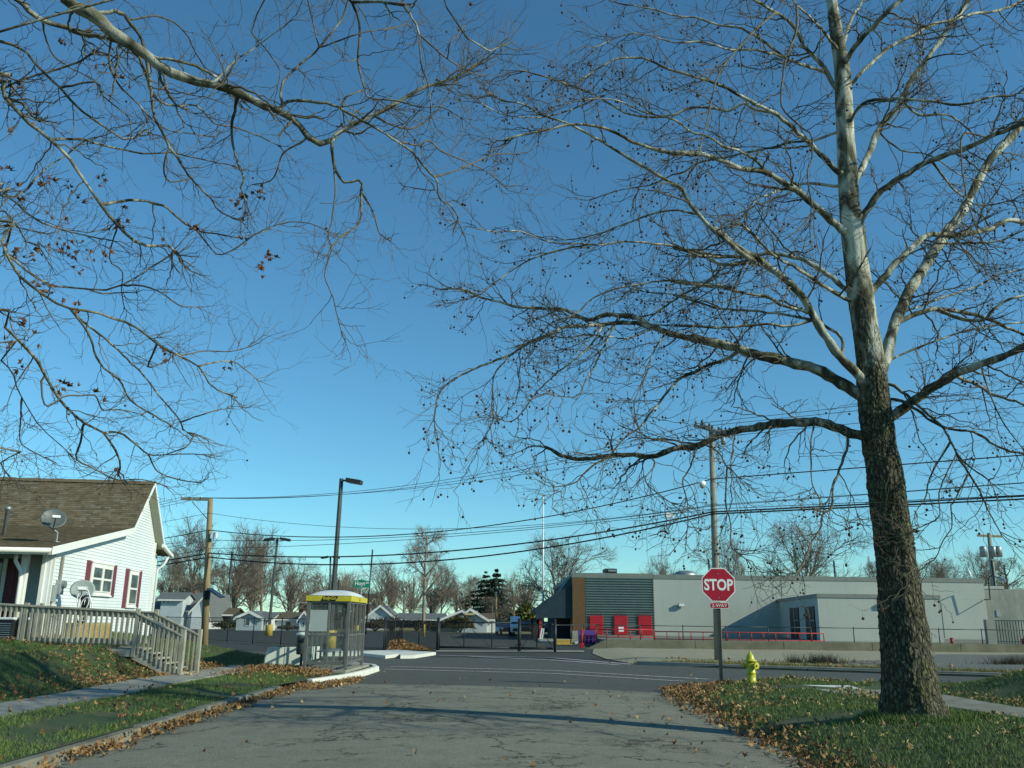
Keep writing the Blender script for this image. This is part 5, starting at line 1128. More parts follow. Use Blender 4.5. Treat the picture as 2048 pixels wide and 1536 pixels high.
# ---------------------------------------------------------------- houses across the lot
def gable_house(label, px0, px1, Y, base, eave, ridge, axis, wallm, roofm, depth=8, windows=(), doors=(), name='house', chimney=None, over=.3, ridge_px=None, trim=True):
    x0, x1 = fx(px0, Y), fx(px1, Y); xm = (x0 + x1) / 2; ze, zr = zz(eave, xm * 1822 / Y + CX, Y), zz(ridge, xm * 1822 / Y + CX, Y)
    t = thing(name, label, 'house' if 'garage' not in label else 'garage', ((x0 + x1) / 2, Y, 0))
    if axis == 'front':      # gable faces the camera
        xr = xm if ridge_px is None else fx(ridge_px, Y)
        MB().prism([(x0, Y, -.1), (x1, Y, -.1), (x1, Y, ze), (xr, Y, zr - .05), (x0, Y, ze)], (0, depth, 0)).build('wall', wallm, t)
        for xa, sgn in ((x0, -1), (x1, 1)):
            sl = (zr - ze) / (xr - xa); xo = xa + sgn * over; zo = ze + sl * (xo - xa)
            rf = MB().prism([(xo, Y - .35, zo), (xr, Y - .35, zr), (xr, Y - .35, zr + .16), (xo, Y - .35, zo + .14)], (0, depth + .7, 0)).build('roof', roofm, t)
            if trim: MB().prism([(xo, Y - .40, zo - .16), (xr, Y - .40, zr - .16), (xr, Y - .40, zr + .17), (xo, Y - .40, zo + .15)], (0, .045, 0)).build('rake_trim', M['trim'], rf)
    else:
        MB().box(x0, x1, Y, Y + depth, -.1, ze).build('wall', wallm, t)
        rf = MB().prism([(x0 - over, Y - .4, ze - .05), (x0 - over, Y + depth / 2, zr), (x0 - over, Y + depth / 2, zr + .14), (x0 - over, Y - .4, ze + .10)], (x1 - x0 + 2 * over, 0, 0)).build('roof', roofm, t)
        MB().prism([(x0 - over, Y + depth + .4, ze - .05), (x0 - over, Y + depth / 2, zr), (x0 - over, Y + depth / 2, zr + .14), (x0 - over, Y + depth + .4, ze + .10)], (x1 - x0 + 2 * over, 0, 0)).build('roof', roofm, t)
        MB().prism([(x0, Y + .05, ze), (x0, Y + depth / 2, zr - .05), (x0, Y + depth - .05, ze)], (x1 - x0, 0, 0)).build('gable', wallm, t)
        if trim: MB().box(x0 - over, x1 + over, Y - .46, Y - .405, ze - .12, ze + .08).build('eave_trim', M['trim'], rf)
    for (a, c, y0_, y1_) in windows:
        xa, xc = fx(a, Y), fx(c, Y); za, zc2 = zz(y1_, a, Y), zz(y0_, a, Y)
        w = MB().box(xa - .08, xc + .08, Y - .06, Y - .004, za - .08, zc2 + .08).build('window', M['trim'], t); MB().box(xa, xc, Y - .075, Y - .0605, za, zc2).build('pane', M['pane'], w)
    for (a, c, y0_, y1_) in doors:
        xa, xc = fx(a, Y), fx(c, Y); MB().box(xa, xc, Y - .06, Y - .004, max(0, zz(y1_, a, Y)), zz(y0_, a, Y)).build('door', M['brick_far'], t)
    if chimney: xa, xc = fx(chimney[0], Y), fx(chimney[1], Y); MB().box(xa, xc, Y + depth / 2 - .4, Y + depth / 2 + .4, ze, zz(chimney[2], chimney[0], Y)).build('chimney', M['brick_far'], t)
    return t
wht, wht_shaded = M['siding'], M['siding_shaded']  # same white siding twice, the second with shade put into its colour
gable_house('white two-storey house with grey roof and dormer left of the brown pole', 296, 408, 118, 1260, 1222, 1185, 'side', wht, M['roof_grey'], 9, ((322, 327, 1226, 1236), (345, 350, 1226, 1236)), chimney=(356, 362, 1178))
gable_house('white steep gable end beside the brown utility pole', 382, 418, 117, 1260, 1222, 1188, 'front', wht, M['roof_grey'], 9, ((404, 408, 1200, 1211),), ridge_px=410)
gable_house('white dormer wing on the grey roofed house at far left', 318, 362, 116.4, 1260, 1200, 1186, 'side', wht_shaded, M['roof_grey'], 4, ((322, 327, 1198, 1207), (330, 335, 1198, 1207)))
gable_house('dark shed between the white house and small garage', 420, 462, 122, 1258, 1230, 1217, 'side', M['dark_bronze'], M['roof_brown'], 6)
gable_house('small white garage with grey gable roof behind the lot fence', 473, 524, 110, 1259, 1236, 1224, 'front', wht_shaded, M['roof_grey'], 7, ((492, 500, 1238, 1250),))
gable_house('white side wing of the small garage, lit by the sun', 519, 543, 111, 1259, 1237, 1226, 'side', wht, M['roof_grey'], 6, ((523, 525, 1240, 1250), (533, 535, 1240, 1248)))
gable_house('brown roofed white garage just left of the bus shelter', 549, 598, 113, 1259, 1239, 1226, 'side', wht, M['roof_brown'], 6, (), ((573, 581, 1244, 1259),))
gable_house('white gable end of the brown roofed garage by the bus shelter', 599, 618, 112, 1259, 1237, 1224, 'front', wht, M['roof_brown'], 7, ((606, 609, 1243, 1250),))
gable_house('big brown brick house seen through the bus shelter', 596, 738, 145, 1255, 1206, 1186, 'side', M['brick_far'], M['roof_brown'], 10, ((620, 626, 1208, 1220), (646, 652, 1208, 1220), (676, 683, 1206, 1222), (700, 706, 1206, 1222)))
gable_house('white upper gable right of the yellow shelter band', 737, 757, 146, 1255, 1214, 1197, 'front', wht, M['roof_brown'], 8, ((745, 748, 1206, 1213),))
gable_house('pale gabled house behind the black lot fence, right of the shelter', 728, 792, 128, 1258, 1238, 1212, 'front', wht_shaded, M['roof_grey'], 8, ((744, 749, 1237, 1243), (762, 766, 1234, 1242)))
gable_house('low dark-roofed house with pale posts behind the tall bare tree', 795, 885, 132, 1258, 1240, 1228, 'side', M['tan_wall'], M['roof_grey'], 7, ((812, 818, 1242, 1249), (838, 843, 1242, 1249)))
gable_house('tan house partly hidden behind the dark shrub', 884, 946, 124, 1260, 1239, 1222, 'front', M['tan_wall'], M['roof_grey'], 9, ((922, 926, 1240, 1246),), ridge_px=924)
gable_house('white gabled house with striped awning window right of the shrub', 916, 974, 116, 1262, 1239, 1219, 'front', wht_shaded, M['roof_grey'], 9, ((933.5, 943, 1231, 1235), (942, 947, 1245, 1251)), ridge_px=940)
gable_house('low white wing with brown roof beside the white gabled house', 966, 990, 118, 1262, 1240, 1228, 'side', wht, M['roof_brown'], 7)
aw = at(938, 1228.5, 115.3); o = MB().hexa(((aw[0] - .7, 115.0, aw[2] - .1), (aw[0] + .7, 115.0, aw[2] - .1), (aw[0] + .7, 115.55, aw[2] - .1), (aw[0] - .7, 115.55, aw[2] - .1), (aw[0] - .7, 115.3, aw[2] + .15), (aw[0] + .7, 115.3, aw[2] + .15), (aw[0] + .7, 115.55, aw[2] + .15), (aw[0] - .7, 115.55, aw[2] + .15))).build('awning', M['tan_wall']); tag(o, 'small tan awning over the attic window of the white gabled house', 'awning')

# cars and far bits
def car(label, px, Y, W_, H, L, mat, van=False, cat='car'):
    x = fx(px, Y); t = thing('parked_' + ('van' if van else 'car'), label, cat, (x, Y, 0), 'vehicles parked beyond the gate')
    pr = [(0, .35), (0, .8), (.12 * L, .95), (.3 * L, H * .62 if not van else H * .7), (.36 * L, H) if not van else (.2 * L, H * .98), (.75 * L, H), (.93 * L, H * .65), (L, .8), (L, .35)]
    if van: pr = [(0, .35), (0, .95), (.10 * L, 1.1), (.2 * L, H * .95), (.25 * L, H), (L, H), (L, .35)]
    MB().prism([(x - W_ / 2, Y + a, z) for a, z in pr], (W_, 0, 0)).build('body', mat, t, bevel=.07)
    zc1, zc2 = (H * .56, H * .86); yb = .16 * L if van else .29 * L
    MB().hexa(((x - W_ * .42, Y + (.105 * L if van else .12 * L) - .02, 1.14 if van else .97), (x + W_ * .42, Y + (.105 * L if van else .12 * L) - .02, 1.14 if van else .97), (x + W_ * .42, Y + (.12 * L if van else .2 * L), 1.1), (x - W_ * .42, Y + (.12 * L if van else .2 * L), 1.1), (x - W_ * .37, Y + (.155 * L if van else .345 * L), H * (.78 if van else .93)), (x + W_ * .37, Y + (.155 * L if van else .345 * L), H * (.78 if van else .93)), (x + W_ * .37, Y + .4 * L, H * (.78 if van else .93)), (x - W_ * .37, Y + .4 * L, H * (.78 if van else .93)))).build('windscreen', M['pane'], t)
    for sx_ in (-1, 1):
        MB().box(x + sx_ * (W_ / 2 + .004) - .004, x + sx_ * (W_ / 2 + .004) + .004, Y + .38 * L, Y + .72 * L, H * .66, H * .9).build('side_window', M['pane'], t)
        MB().box(x + sx_ * W_ * .36 - .13, x + sx_ * W_ * .36 + .13, Y - .02, Y + .04, .62, .76).build('headlight', M['sign_white'], t)
        for yy in (.18 * L, .8 * L): MB().tube([(x + sx_ * (W_ / 2 - .2), Y + yy, .33), (x + sx_ * (W_ / 2 + .01), Y + yy, .33)], .33, 14).build('wheel', M['rubber'], t)
    MB().box(x - W_ * .28, x + W_ * .28, Y - .015, Y + .02, .45, .72).build('grille', M['black'], t)
    return t
car('white van with dark windscreen parked beyond the wide gate', 1031, 88, 1.0 * 1.9 / 1.9 * .95, 1.85, 4.8, M['car_white'], True, 'van')
car('dark red car parked left of the white van', 1015, 92, 1.5, 1.3, 4.2, M['car_red'])
car('dark blue car parked between the gate and the dark red car', 1006, 96, 1.6, 1.35, 4.2, M['car_dark'])
car('dark red car seen under the canopy edge', 1052, 97, 1.6, 1.45, 4.2, M['car_red'])
car('dark car in the shade right of the gate sign', 1099, 92, 1.7, 1.4, 4.4, M['car_dark'])
q = gnd(995, 1272, 0); t = thing('mailbox', 'small white box on a black stand left of the parked cars', 'mailbox', (q[0], q[1], 0)); MB().box(q[0] - .18, q[0] + .18, q[1] - .2, q[1] + .2, .42, .82).build('box', M['sign_white'], t, bevel=.03); MB().box(q[0] - .08, q[0] + .08, q[1] - .08, q[1] + .08, 0, .42).build('stand', M['black'], t)
# ---------------------------------------------------------------- branch machinery (vectorised)
def nrm(a): return a / (np.linalg.norm(a, axis=-1, keepdims=True) + 1e-9)
def tubes(P, R, k):
    """P (m,n,3), R (m,n) -> vertices and quads of m tubes with k sides"""
    m, n, _ = P.shape; T = nrm(np.gradient(P, axis=1)); ref = nrm(rng.normal(size=(m, 1, 3)) + 0 * T)
    ref = nrm(ref - 0.0); A = np.cross(T, ref); bad = np.linalg.norm(A, axis=-1).min(1) < .25
    if bad.any(): ref = np.where(bad[:, None, None], nrm(np.cross(T[:, :1], ref) + .001) + 0 * T, ref); A = np.cross(T, ref)
    A = nrm(A); B = np.cross(T, A); a = np.arange(k) * 2 * math.pi / k
    V = P[:, :, None, :] + R[:, :, None, None] * (np.cos(a)[None, None, :, None] * A[:, :, None, :] + np.sin(a)[None, None, :, None] * B[:, :, None, :])
    base = np.arange(m)[:, None, None] * n * k; i = np.arange(n - 1)[None, :, None] * k; j = np.arange(k)[None, None, :]; j2 = (j + 1) % k
    F = np.stack([base + i + j, base + i + j2, base + i + k + j2, base + i + k + j], -1).reshape(-1, 4)
    return V.reshape(-1, 3), F
def join(parts):
    V, F, o = [], [], 0
    for v, f in parts: V.append(v); F.append(f + o); o += len(v)
    return np.concatenate(V), np.concatenate(F)
def spawn(P, R, per, lo, Lf, ang, n, rf, rmin, wob=.22, up=0.0, zig=0.0, taper=.35, Lvar=.5, cap=None):
    """children grown from parents. per: array of counts; Lf(parent idx, t)-> length"""
    idx = np.repeat(np.arange(len(P)), per); M_ = len(idx); t = lo + (1 - lo) * rng.random(M_) ** .9; m, k, _ = P.shape
    s = t * (k - 1); i0 = np.minimum(s.astype(int), k - 2); fr = (s - i0)[:, None]
    b0 = P[idx, i0] * (1 - fr) + P[idx, i0 + 1] * fr; T = nrm(P[idx, i0 + 1] - P[idx, i0]); pr = R[idx, i0] * (1 - fr[:, 0]) + R[idx, i0 + 1] * fr[:, 0]
    side = nrm(np.cross(T, rng.normal(size=(M_, 3)))); A = np.radians(rng.uniform(ang[0], ang[1], M_))[:, None]
    d = nrm(T * np.cos(A) + side * np.sin(A)); L = Lf(idx, t) * rng.uniform(1 - Lvar, 1 + Lvar, M_)
    r0_ = np.maximum(pr * rf, rmin);  r0_ = np.minimum(r0_, pr * .85 + rmin * .15)
    if cap: r0_ = np.minimum(r0_, cap)
    Q = np.zeros((M_, n, 3)); Q[:, 0] = b0; zs = nrm(np.cross(d, rng.normal(size=(M_, 3))))
    for q in range(1, n):
        f = q / (n - 1); d = nrm(d + rng.normal(size=(M_, 3)) * wob + np.array((0, 0, 1.0)) * (up(f) if callable(up) else up))
        z = zs * zig * (1 if q % 2 else -1)
        Q[:, q] = Q[:, q - 1] + nrm(d + z) * (L / (n - 1))[:, None]
    Rr = r0_[:, None] * (1 - (1 - taper) * np.linspace(0, 1, n)[None, :])
    return Q, np.maximum(Rr, rmin * .6), idx
def smooth(P, n):
    P = np.array(P, float); d = np.r_[0, np.cumsum(np.linalg.norm(np.diff(P, axis=0), axis=1))]; t = np.linspace(0, d[-1], n); out = []
    Pm = np.vstack([2 * P[0] - P[1], P, 2 * P[-1] - P[-2]])
    for s in t:
        i = min(np.searchsorted(d, s, 'right') - 1, len(P) - 2); u = (s - d[i]) / max(1e-6, d[i + 1] - d[i]); a, b_, c, e = Pm[i:i + 4]
        out.append(.5 * ((2 * b_) + (-a + c) * u + (2 * a - 5 * b_ + 4 * c - e) * u * u + (-a + 3 * b_ - 3 * c + e) * u ** 3))
    return np.array(out), d[-1]

ZO = {'A': (0, 0, 2.926), 'B': (500, 0, 2.926), 'C': (0, 450, 2.926), 'D': (1348, 0, 2.926), 'E': (1348, 450, 2.926), 'F': (800, 450, 2.926), 'G': (1500, 900, 2.414), 'H': (1300, 830, 5.12), 'P': (0, 0, 1)}
def trace(s):
    out = []; c = 'P'
    for w in s.split():
        if w in ZO: c = w; continue
        x, y = map(float, w.split(',')); o = ZO[c]; out.append((o[0] + x / o[2], o[1] + y / o[2]))
    return out
def limb3d(px, Y0, Y1, w0, w1, start=None):
    L = np.r_[0, np.cumsum(np.hypot(*np.diff(np.array(px), axis=0).T))]; L /= L[-1]
    bow = random.uniform(-.5, .5)
    Ys = Y0 + (Y1 - Y0) * L + bow * np.sin(L * math.pi); pts = [at(p[0], p[1], y) for p, y in zip(px, Ys)]
    if start is not None: pts = [np.array(start)] + pts; L = np.r_[0, L]; Ys = np.r_[Ys[0], Ys]
    n = max(8, 3 * len(pts)); Q, ln = smooth(pts, n); ws = w1 + (w0 * .84 - w1) * (1 - np.linspace(0, 1, n)) ** 1.25; Yi = Q[:, 1]
    R = ws / 2 * (Yi * .966 + (Q[:, 2] - 1.5) * .26) / FPX
    R *= 1 + .07 * np.sin(np.arange(n) * 1.7) + rng.normal(size=n) * .05
    Q[1:-1] += rng.normal(size=(n - 2, 3)) * np.minimum(.006, R[1:-1, None] * .3)
    return Q, R, ln

# ---------------------------------------------------------------- the big sycamore on the right
TY0 = 12.2
TR = 'P 1832,1452 1829,1425 1822,1380 1812,1300 1804,1220 1796,1148 1780,1024 1768,941 1759,900 1753,843 1747,792 1742,723 1731,655 1721,587 1712,518 1705,450 1699,410 1695,342 1691,273 1688,205 1684,137 1673,68 1663,0 1650,-90 1636,-200 1622,-330 1605,-480'
TW = [150, 128, 108, 97, 88, 78, 72, 70, 66, 66, 62, 56, 50, 51, 45, 46, 38, 38, 34, 34, 30, 25, 20, 17, 13, 9, 4]
def build_trunk(px, widths, Y, ztop_rough, root, mat, k=110, ups=9):
    px = trace(px) if isinstance(px, str) else px
    Q, ln = smooth([at(p[0], p[1], Y) for p in px], len(px) * ups); Lp = np.r_[0, np.cumsum([np.linalg.norm(at(a[0], a[1], Y) - at(c[0], c[1], Y)) for a, c in zip(px, px[1:])])]; ws = np.interp(np.linspace(0, Lp[-1], len(Q)), Lp, widths)
    R = ws / 2 * (Q[:, 1] * .966 + (Q[:, 2] - 1.5) * .26) / FPX
    return Q, R
tree = thing('sycamore_tree', 'big bare sycamore with mossy trunk and white upper limbs on the right verge', 'tree', (*at(1829, 1430, TY0)[:2], .2))
TQ, TRd = build_trunk(TR, TW, TY0, 5, tree, M['bark'])
# resample finely near the foot
def trunk_mesh(Q, R, root, mat, k=120, rough_z=(3.0, 8.0)):
    V = []; T = nrm(np.gradient(Q, axis=0)); n = len(Q); sub = []
    # refine rings
    Lc = np.r_[0, np.cumsum(np.linalg.norm(np.diff(Q, axis=0), axis=1))]; S_ = []
    s = 0
    while s < Lc[-1]: S_.append(s); s += .022 if s < 6 else .06
    S_ = np.array(S_); Qf = np.stack([np.interp(S_, Lc, Q[:, i]) for i in range(3)], 1); Rf = np.interp(S_, Lc, R)
    for i in range(len(S_)):
        z = Qf[i][2]; ro = 1 - sm((z - rough_z[0]) / (rough_z[1] - rough_z[0])); flare = max(0, 1 - S_[i] / .9)
        for j in range(k):
            a = 2 * math.pi * j / k; ca, sa = math.cos(a), math.sin(a); x, y = ca * .5, sa * .5
            p = Vector((ca * Rf[i] * 11, sa * Rf[i] * 11, z * 4.2)); w = mnoise.noise(p)
            cell = mnoise.noise(Vector((ca * Rf[i] * 26, sa * Rf[i] * 26, z * 9 + w * 2))); cell2 = mnoise.noise(Vector((ca * Rf[i] * 60 + 9, sa * Rf[i] * 60, z * 24)))
            d_ = ro * (.020 * abs(cell) ** .7 * 1.6 + .010 * cell2 - .018 + .015 * w) + .016 * mnoise.noise(Vector((ca * 2, sa * 2, z * .9)))
            fl = flare ** 2 * (.0 + .06 * max(0, math.sin(a * 4 + 1.2) + .3 * math.sin(a * 7)))
            r = Rf[i] + d_ * min(1, Rf[i] / .25) + fl
            V.append((Qf[i][0] + ca * r, Qf[i][1] + sa * r, z))
    m = len(S_); I, J = np.meshgrid(np.arange(m - 1), np.arange(k), indexing='ij'); J2 = (J + 1) % k
    F = np.stack([I * k + J, I * k + J2, (I + 1) * k + J2, (I + 1) * k + J], -1).reshape(-1, 4)
    return npobj('trunk', V, F, mat, root, True)
trunk_mesh(TQ, TRd, tree, M['bark'])

LIMBS_R = [ # name, parent, w0, w1, Y at tip, path
 ('R1', 'T', 25, 7, 14.2, 'E 1150,1245 1050,1225 960,1190 850,1155 750,1155 600,1165 450,1190 350,1205 250,1235 150,1290 50,1310 F 1680,1300 1600,1310 1480,1355 1380,1345 1300,1345 1200,1355 1100,1370 980,1360 850,1300'),
 ('R1b', 'R1', 6, 2, 11.6, 'F 1290,1345 1180,1375 1080,1450 1020,1510 900,1535'),
 ('R2', 'T', 30, 3, 14.6, 'E 1130,1020 1080,990 1000,940 900,880 800,830 700,810 600,785 450,750 350,720 250,690 100,660 F 1900,700 1750,670 1600,640 1480,600 1380,540 1300,530 1200,525 1120,555 1040,535 960,495 850,490 700,480 620,460 480,425 380,380 250,375'),
 ('R2b', 'R2', 11, 2.5, 11.6, 'F 1480,590 1380,575 1250,575 1150,590 1050,590 950,600 870,640 740,700 640,760 540,800 440,840 380,870 310,910 240,970 215,1040 200,1150'),
 ('R2c', 'R2', 9, 3, 13.2, 'F 2000,750 1900,790 1800,820 1740,850 1640,900 1580,960 1520,1040 1460,1110 1400,1190 1320,1240 1260,1310'),
 ('R2d', 'R2', 6, 2, 12.6, 'F 1480,600 1400,640 1330,665 1200,650 1080,640 1000,660 880,650'),
 ('R2e', 'R2', 5, 2, 11.4, 'F 1560,660 1480,750 1450,850 1410,940 1370,1040 1380,1130'),
 ('R2f', 'R2', 6, 2, 11.0, 'F 1240,720 1150,800 1090,900 1040,1000 900,1000'),
 ('R2g', 'R2b', 5, 2, 12.2, 'F 1180,600 1120,700 1020,790 950,840 880,900 800,980 720,1090 650,1150 560,1130'),
 ('R2h', 'R2b', 4, 2, 11.6, 'F 640,760 560,860 540,960 550,1080 540,1160 490,1250'),
 ('R3', 'T', 23, 3, 11.6, 'E 1160,1000 1130,940 1100,900 1020,820 950,740 880,640 820,540 780,460 700,360 600,280 490,200 400,150 320,90 230,20 D 470,1530 380,1470 300,1400 180,1300 100,1200 50,1110 0,1080 B 1990,790 1850,720 1700,670 1600,610 1480,590 1400,545'),
 ('R3b', 'R3', 7, 3, 13.0, 'E 835,560 700,590 550,580 400,590 250,600 100,590 0,590 F 1920,600 1800,595 1650,590 1500,585'),
 ('R3c', 'R3', 8, 2, 14.2, 'E 1050,710 980,660 880,590 780,550 650,525 500,505 350,495 250,490 150,450 0,410 F 1880,490 1780,445 1600,405 1480,400 1350,370'),
 ('R3d', 'R3', 8, 3, 12.4, 'E 780,505 650,475 550,420 450,405 350,380 250,355 0,335 F 1950,370 1800,340 1550,325 1400,350 1250,375 1130,430 1050,500 970,550'),
 ('R4', 'T', 11, 4, 11.2, 'E 1040,440 1010,430 900,370 780,290 680,230 600,190 520,120 470,60 400,0'),
 ('R5', 'T', 13, 4, 14.4, 'E 1040,385 1000,370 900,290 800,225 700,185 600,170 530,165 420,210 300,235 200,200 F 1880,240 1800,330 1700,380 1600,440 1480,530'),
 ('R5b', 'R5', 9, 2, 11.4, 'E 480,190 350,185 250,185 150,170 0,135 F 1900,185 1750,175 1600,125 1450,105 1300,95 1180,115 1050,110 900,105 800,75 700,35 560,40 440,20'),
 ('R6', 'T', 18, 4, 11.4, 'D 1020,1370 980,1340 900,1270 820,1200 740,1130 620,1060 540,1010 420,985 300,950 200,910 100,895 0,895 P 1280,290 1220,262 1160,248 1080,262 1010,278'),
 ('R7', 'T', 13, 3, 11.8, 'D 1000,1030 950,1000 880,930 800,840 720,770 640,700 560,650 450,590 380,560 300,510 220,480 100,440 P 1340,140 1290,118 1230,120 1160,160'),
 ('R8', 'T', 7, 2, 15.2, 'D 1000,760 940,780 830,820 700,830 580,860 450,890 300,920 150,950 50,1010 0,1020 P 1300,370 1240,380 1180,400'),
 ('R9', 'T', 12, 4, 12.0, 'D 980,560 940,500 880,400 820,330 760,270 720,180 650,110 560,50 470,0 380,-60'),
 ('R10', 'R9', 8, 2, 11.4, 'D 850,450 760,380 650,340 560,310 440,290 320,290 220,260 130,240 0,250 P 1300,70 1250,70 1190,95'),
 ('R11', 'R10', 7, 2, 13.2, 'D 650,350 560,270 460,200 380,160 270,150 150,110 0,90 P 1290,15 1230,5 1180,-20'),
 ('R12', 'R7', 7, 3, 12.6, 'D 590,670 480,640 400,605 320,650 200,630 100,630 0,670 P 1300,235 1250,225 1190,190 1110,160 1040,140'),
 ('R13', 'T', 8, 3, 11.6, 'D 960,300 880,190 830,130 790,90 720,30 680,-30'),
 ('R14', 'T', 8, 3, 12.8, 'D 990,1095 950,1090 850,1080 730,1075 600,1120 480,1170 420,1250'),
 ('R15', 'R6', 7, 2, 11.4, 'D 540,1010 480,940 380,880 300,860 200,800 100,770 0,700 P 1290,225 1230,200 1170,200 1100,215'),
 ('R16', 'R3', 6, 2, 14.4, 'P 1400,430 1340,420 1270,440 1190,470 1120,480 1060,470'),
 ('R17', 'R5b', 5, 2, 12.2, 'P 1180,487 1120,500 1060,520 1010,550 960,590'),
 ('R18', 'R12', 5, 2, 12, 'P 1200,195 1140,220 1080,235 1010,230 960,205'),
 ('Q1', 'T', 24, 12, 11.0, 'E 1200,1170 1260,1130 1320,1090 1400,1030 1500,960 1600,900 1700,850 1800,810 1900,780 2048,710 P 2110,660 2190,610'),
 ('Q1b', 'Q1', 9, 4, 12.0, 'E 1650,925 1760,930 1850,980 1950,1020 2048,1050 P 2100,840'),
 ('Q2', 'T', 28, 12, 15.4, 'E 1170,960 1210,880 1240,780 1270,650 1310,530 1370,400 1450,270 1530,140 1620,10 D 1600,1360 1700,1220 1790,1040 1860,920 1960,820 2048,720 P 2110,190 2170,120'),
 ('Q2b', 'Q2', 13, 5, 14.0, 'E 1310,580 1400,530 1500,495 1600,495 1750,520 1850,555 1950,600 2048,640 P 2100,690'),
 ('Q2c', 'Q2b', 10, 4, 13.0, 'E 1560,505 1650,540 1800,560 1860,500 1950,440 2048,420 P 2120,590'),
 ('Q2d', 'Q2', 7, 3, 13.6, 'D 1560,1440 1700,1425 1900,1410 2048,1345 P 2100,440'),
 ('Q3', 'T', 17, 8, 14.4, 'E 1110,450 1160,380 1230,310 1290,230 1370,160 1450,80 1500,50 1600,60 1700,55 1850,20 D 1950,1290 2048,1300 P 2110,450'),
 ('Q4', 'T', 17, 8, 11.8, 'D 1050,1340 1100,1270 1150,1200 1220,1110 1350,1030 1450,960 1600,900 1700,870 1850,800 2000,740 P 2080,230 2160,190'),
 ('Q5', 'T', 17, 8, 14.2, 'D 1030,1080 1080,1020 1150,880 1200,750 1290,650 1340,580 1380,480 1470,360 1560,240 1620,140 1700,40 1750,-40 1820,-160'),
 ('Q6', 'T', 9, 4, 12.0, 'D 1000,760 1040,690 1090,620 1150,590 1300,580 1400,585 1550,600 1700,610 1850,570 2000,560'),
 ('Q6b', 'Q6', 6, 3, 13.2, 'D 1330,590 1430,670 1580,670 1680,720 1760,800'),
 ('Q7', 'T', 9, 5, 14.8, 'D 1010,540 1050,480 1100,420 1180,350 1280,260 1400,210 1500,150 1640,110 1760,80 1900,60 2048,0'),
 ('Q8', 'T', 12, 8, 12.2, 'D 990,400 1030,320 1070,260 1130,190 1220,100 1300,20 1380,-60 P 1850,-90'),
 ('Q9', 'T', 8, 5, 13.8, 'D 980,300 1000,230 1020,150 1060,70 1100,0 P 1740,-80'),
 ('Q10', 'T', 9, 3, 11.9, 'E 1180,930 1240,930 1290,940 1350,990 1420,1050 1500,1120 1570,1180 1620,1270 1680,1370 1750,1430 1850,1500'),
 ('Q10b', 'Q10', 5, 2, 11.7, 'G 880,0 870,130 850,220 800,300'),
 ('Q10c', 'Q10', 6, 2, 11.5, 'G 990,20 1060,120 1110,200 1150,290 1210,400'),
 ('Q10d', 'Q10c', 5, 2, 11.7, 'G 1060,130 990,240 970,270 975,370 930,440 900,520 860,545'),
 ('Q10e', 'Q10', 4, 2, 12.4, 'G 930,80 915,200 915,320 850,360 790,385'),
 ('Q11', 'T', 8, 4, 12.6, 'E 1190,1040 1250,1020 1310,1020 1400,1070 1500,1140 1600,1190 1760,1215 1850,1270 1950,1320 2048,1340 P 2100,915'),
 ('Q13', 'Q2', 6, 3, 13.8, 'E 1240,800 1260,790 1400,730 1550,670 1700,620 1850,590 2048,570 P 2100,640'),
 ('Q14', 'Q2', 6, 3, 14.6, 'E 1340,510 1500,450 1650,400 1800,350 1900,290 2048,260 P 2110,530'),
 ('Q15', 'Q1', 6, 2, 12.2, 'P 1960,735 1985,800 2010,850 2048,900'),
 ('Q16', 'Q4', 6, 3, 12.6, 'P 1870,330 1910,380 1960,410 2030,400'),
 ('Q17', 'Q5', 5, 2, 13.2, 'P 1760,260 1800,300 1860,310 1920,350 1990,370'),
 ('H1', 'R1', 4.5, 2, 11.7, 'H 1680,120 1650,250 1650,500 1660,700 1730,850 1735,930'),
 ('H2', 'R1', 7, 3, 11.8, 'H 2030,150 2030,290 1940,560 1870,750 1860,960 1770,1010 1740,1170 1640,1330 1580,1500 P 1590,1150'),
 ('H3', 'R1', 5, 2, 12.0, 'H 500,330 400,560 330,680 380,880 390,1100 370,1260'),
 ('H4', 'R1', 5, 2, 11.8, 'H 560,300 700,380 770,510 830,560 910,650'),
 ('H5', 'H4', 5, 2, 11.8, 'H 770,520 775,900 830,1100 830,1340 1000,1490'),
 ('H6', 'R1', 4, 2, 12.5, 'H 860,180 850,320 860,380 820,520 840,680 820,740 840,880 800,1000'),
 ('H7', 'R1', 4, 2, 12.1, 'P 1300,905 1310,930 1290,960 1320,990 1350,1010'),
 ('FH', 'R9', 6, 2.5, 9.6, 'D 660,0 590,80 480,170 400,260 320,350 260,440 230,540 200,680 160,830 140,950'),
 ('FH2', 'R13', 6, 3, 10.2, 'D 700,40 720,170 680,280 650,370 625,560 640,640 740,740 810,800 800,960 780,1010 800,1160 825,1240'),
 ('FH3', 'Q7', 5, 2, 10.6, 'D 1370,0 1400,90 1460,230 1440,340 1450,400'),
 ('FH4', 'Q4', 5, 2.5, 10.6, 'D 1790,690 1690,790 1690,1000 1720,1180 1780,1360 1850,1480'),
]
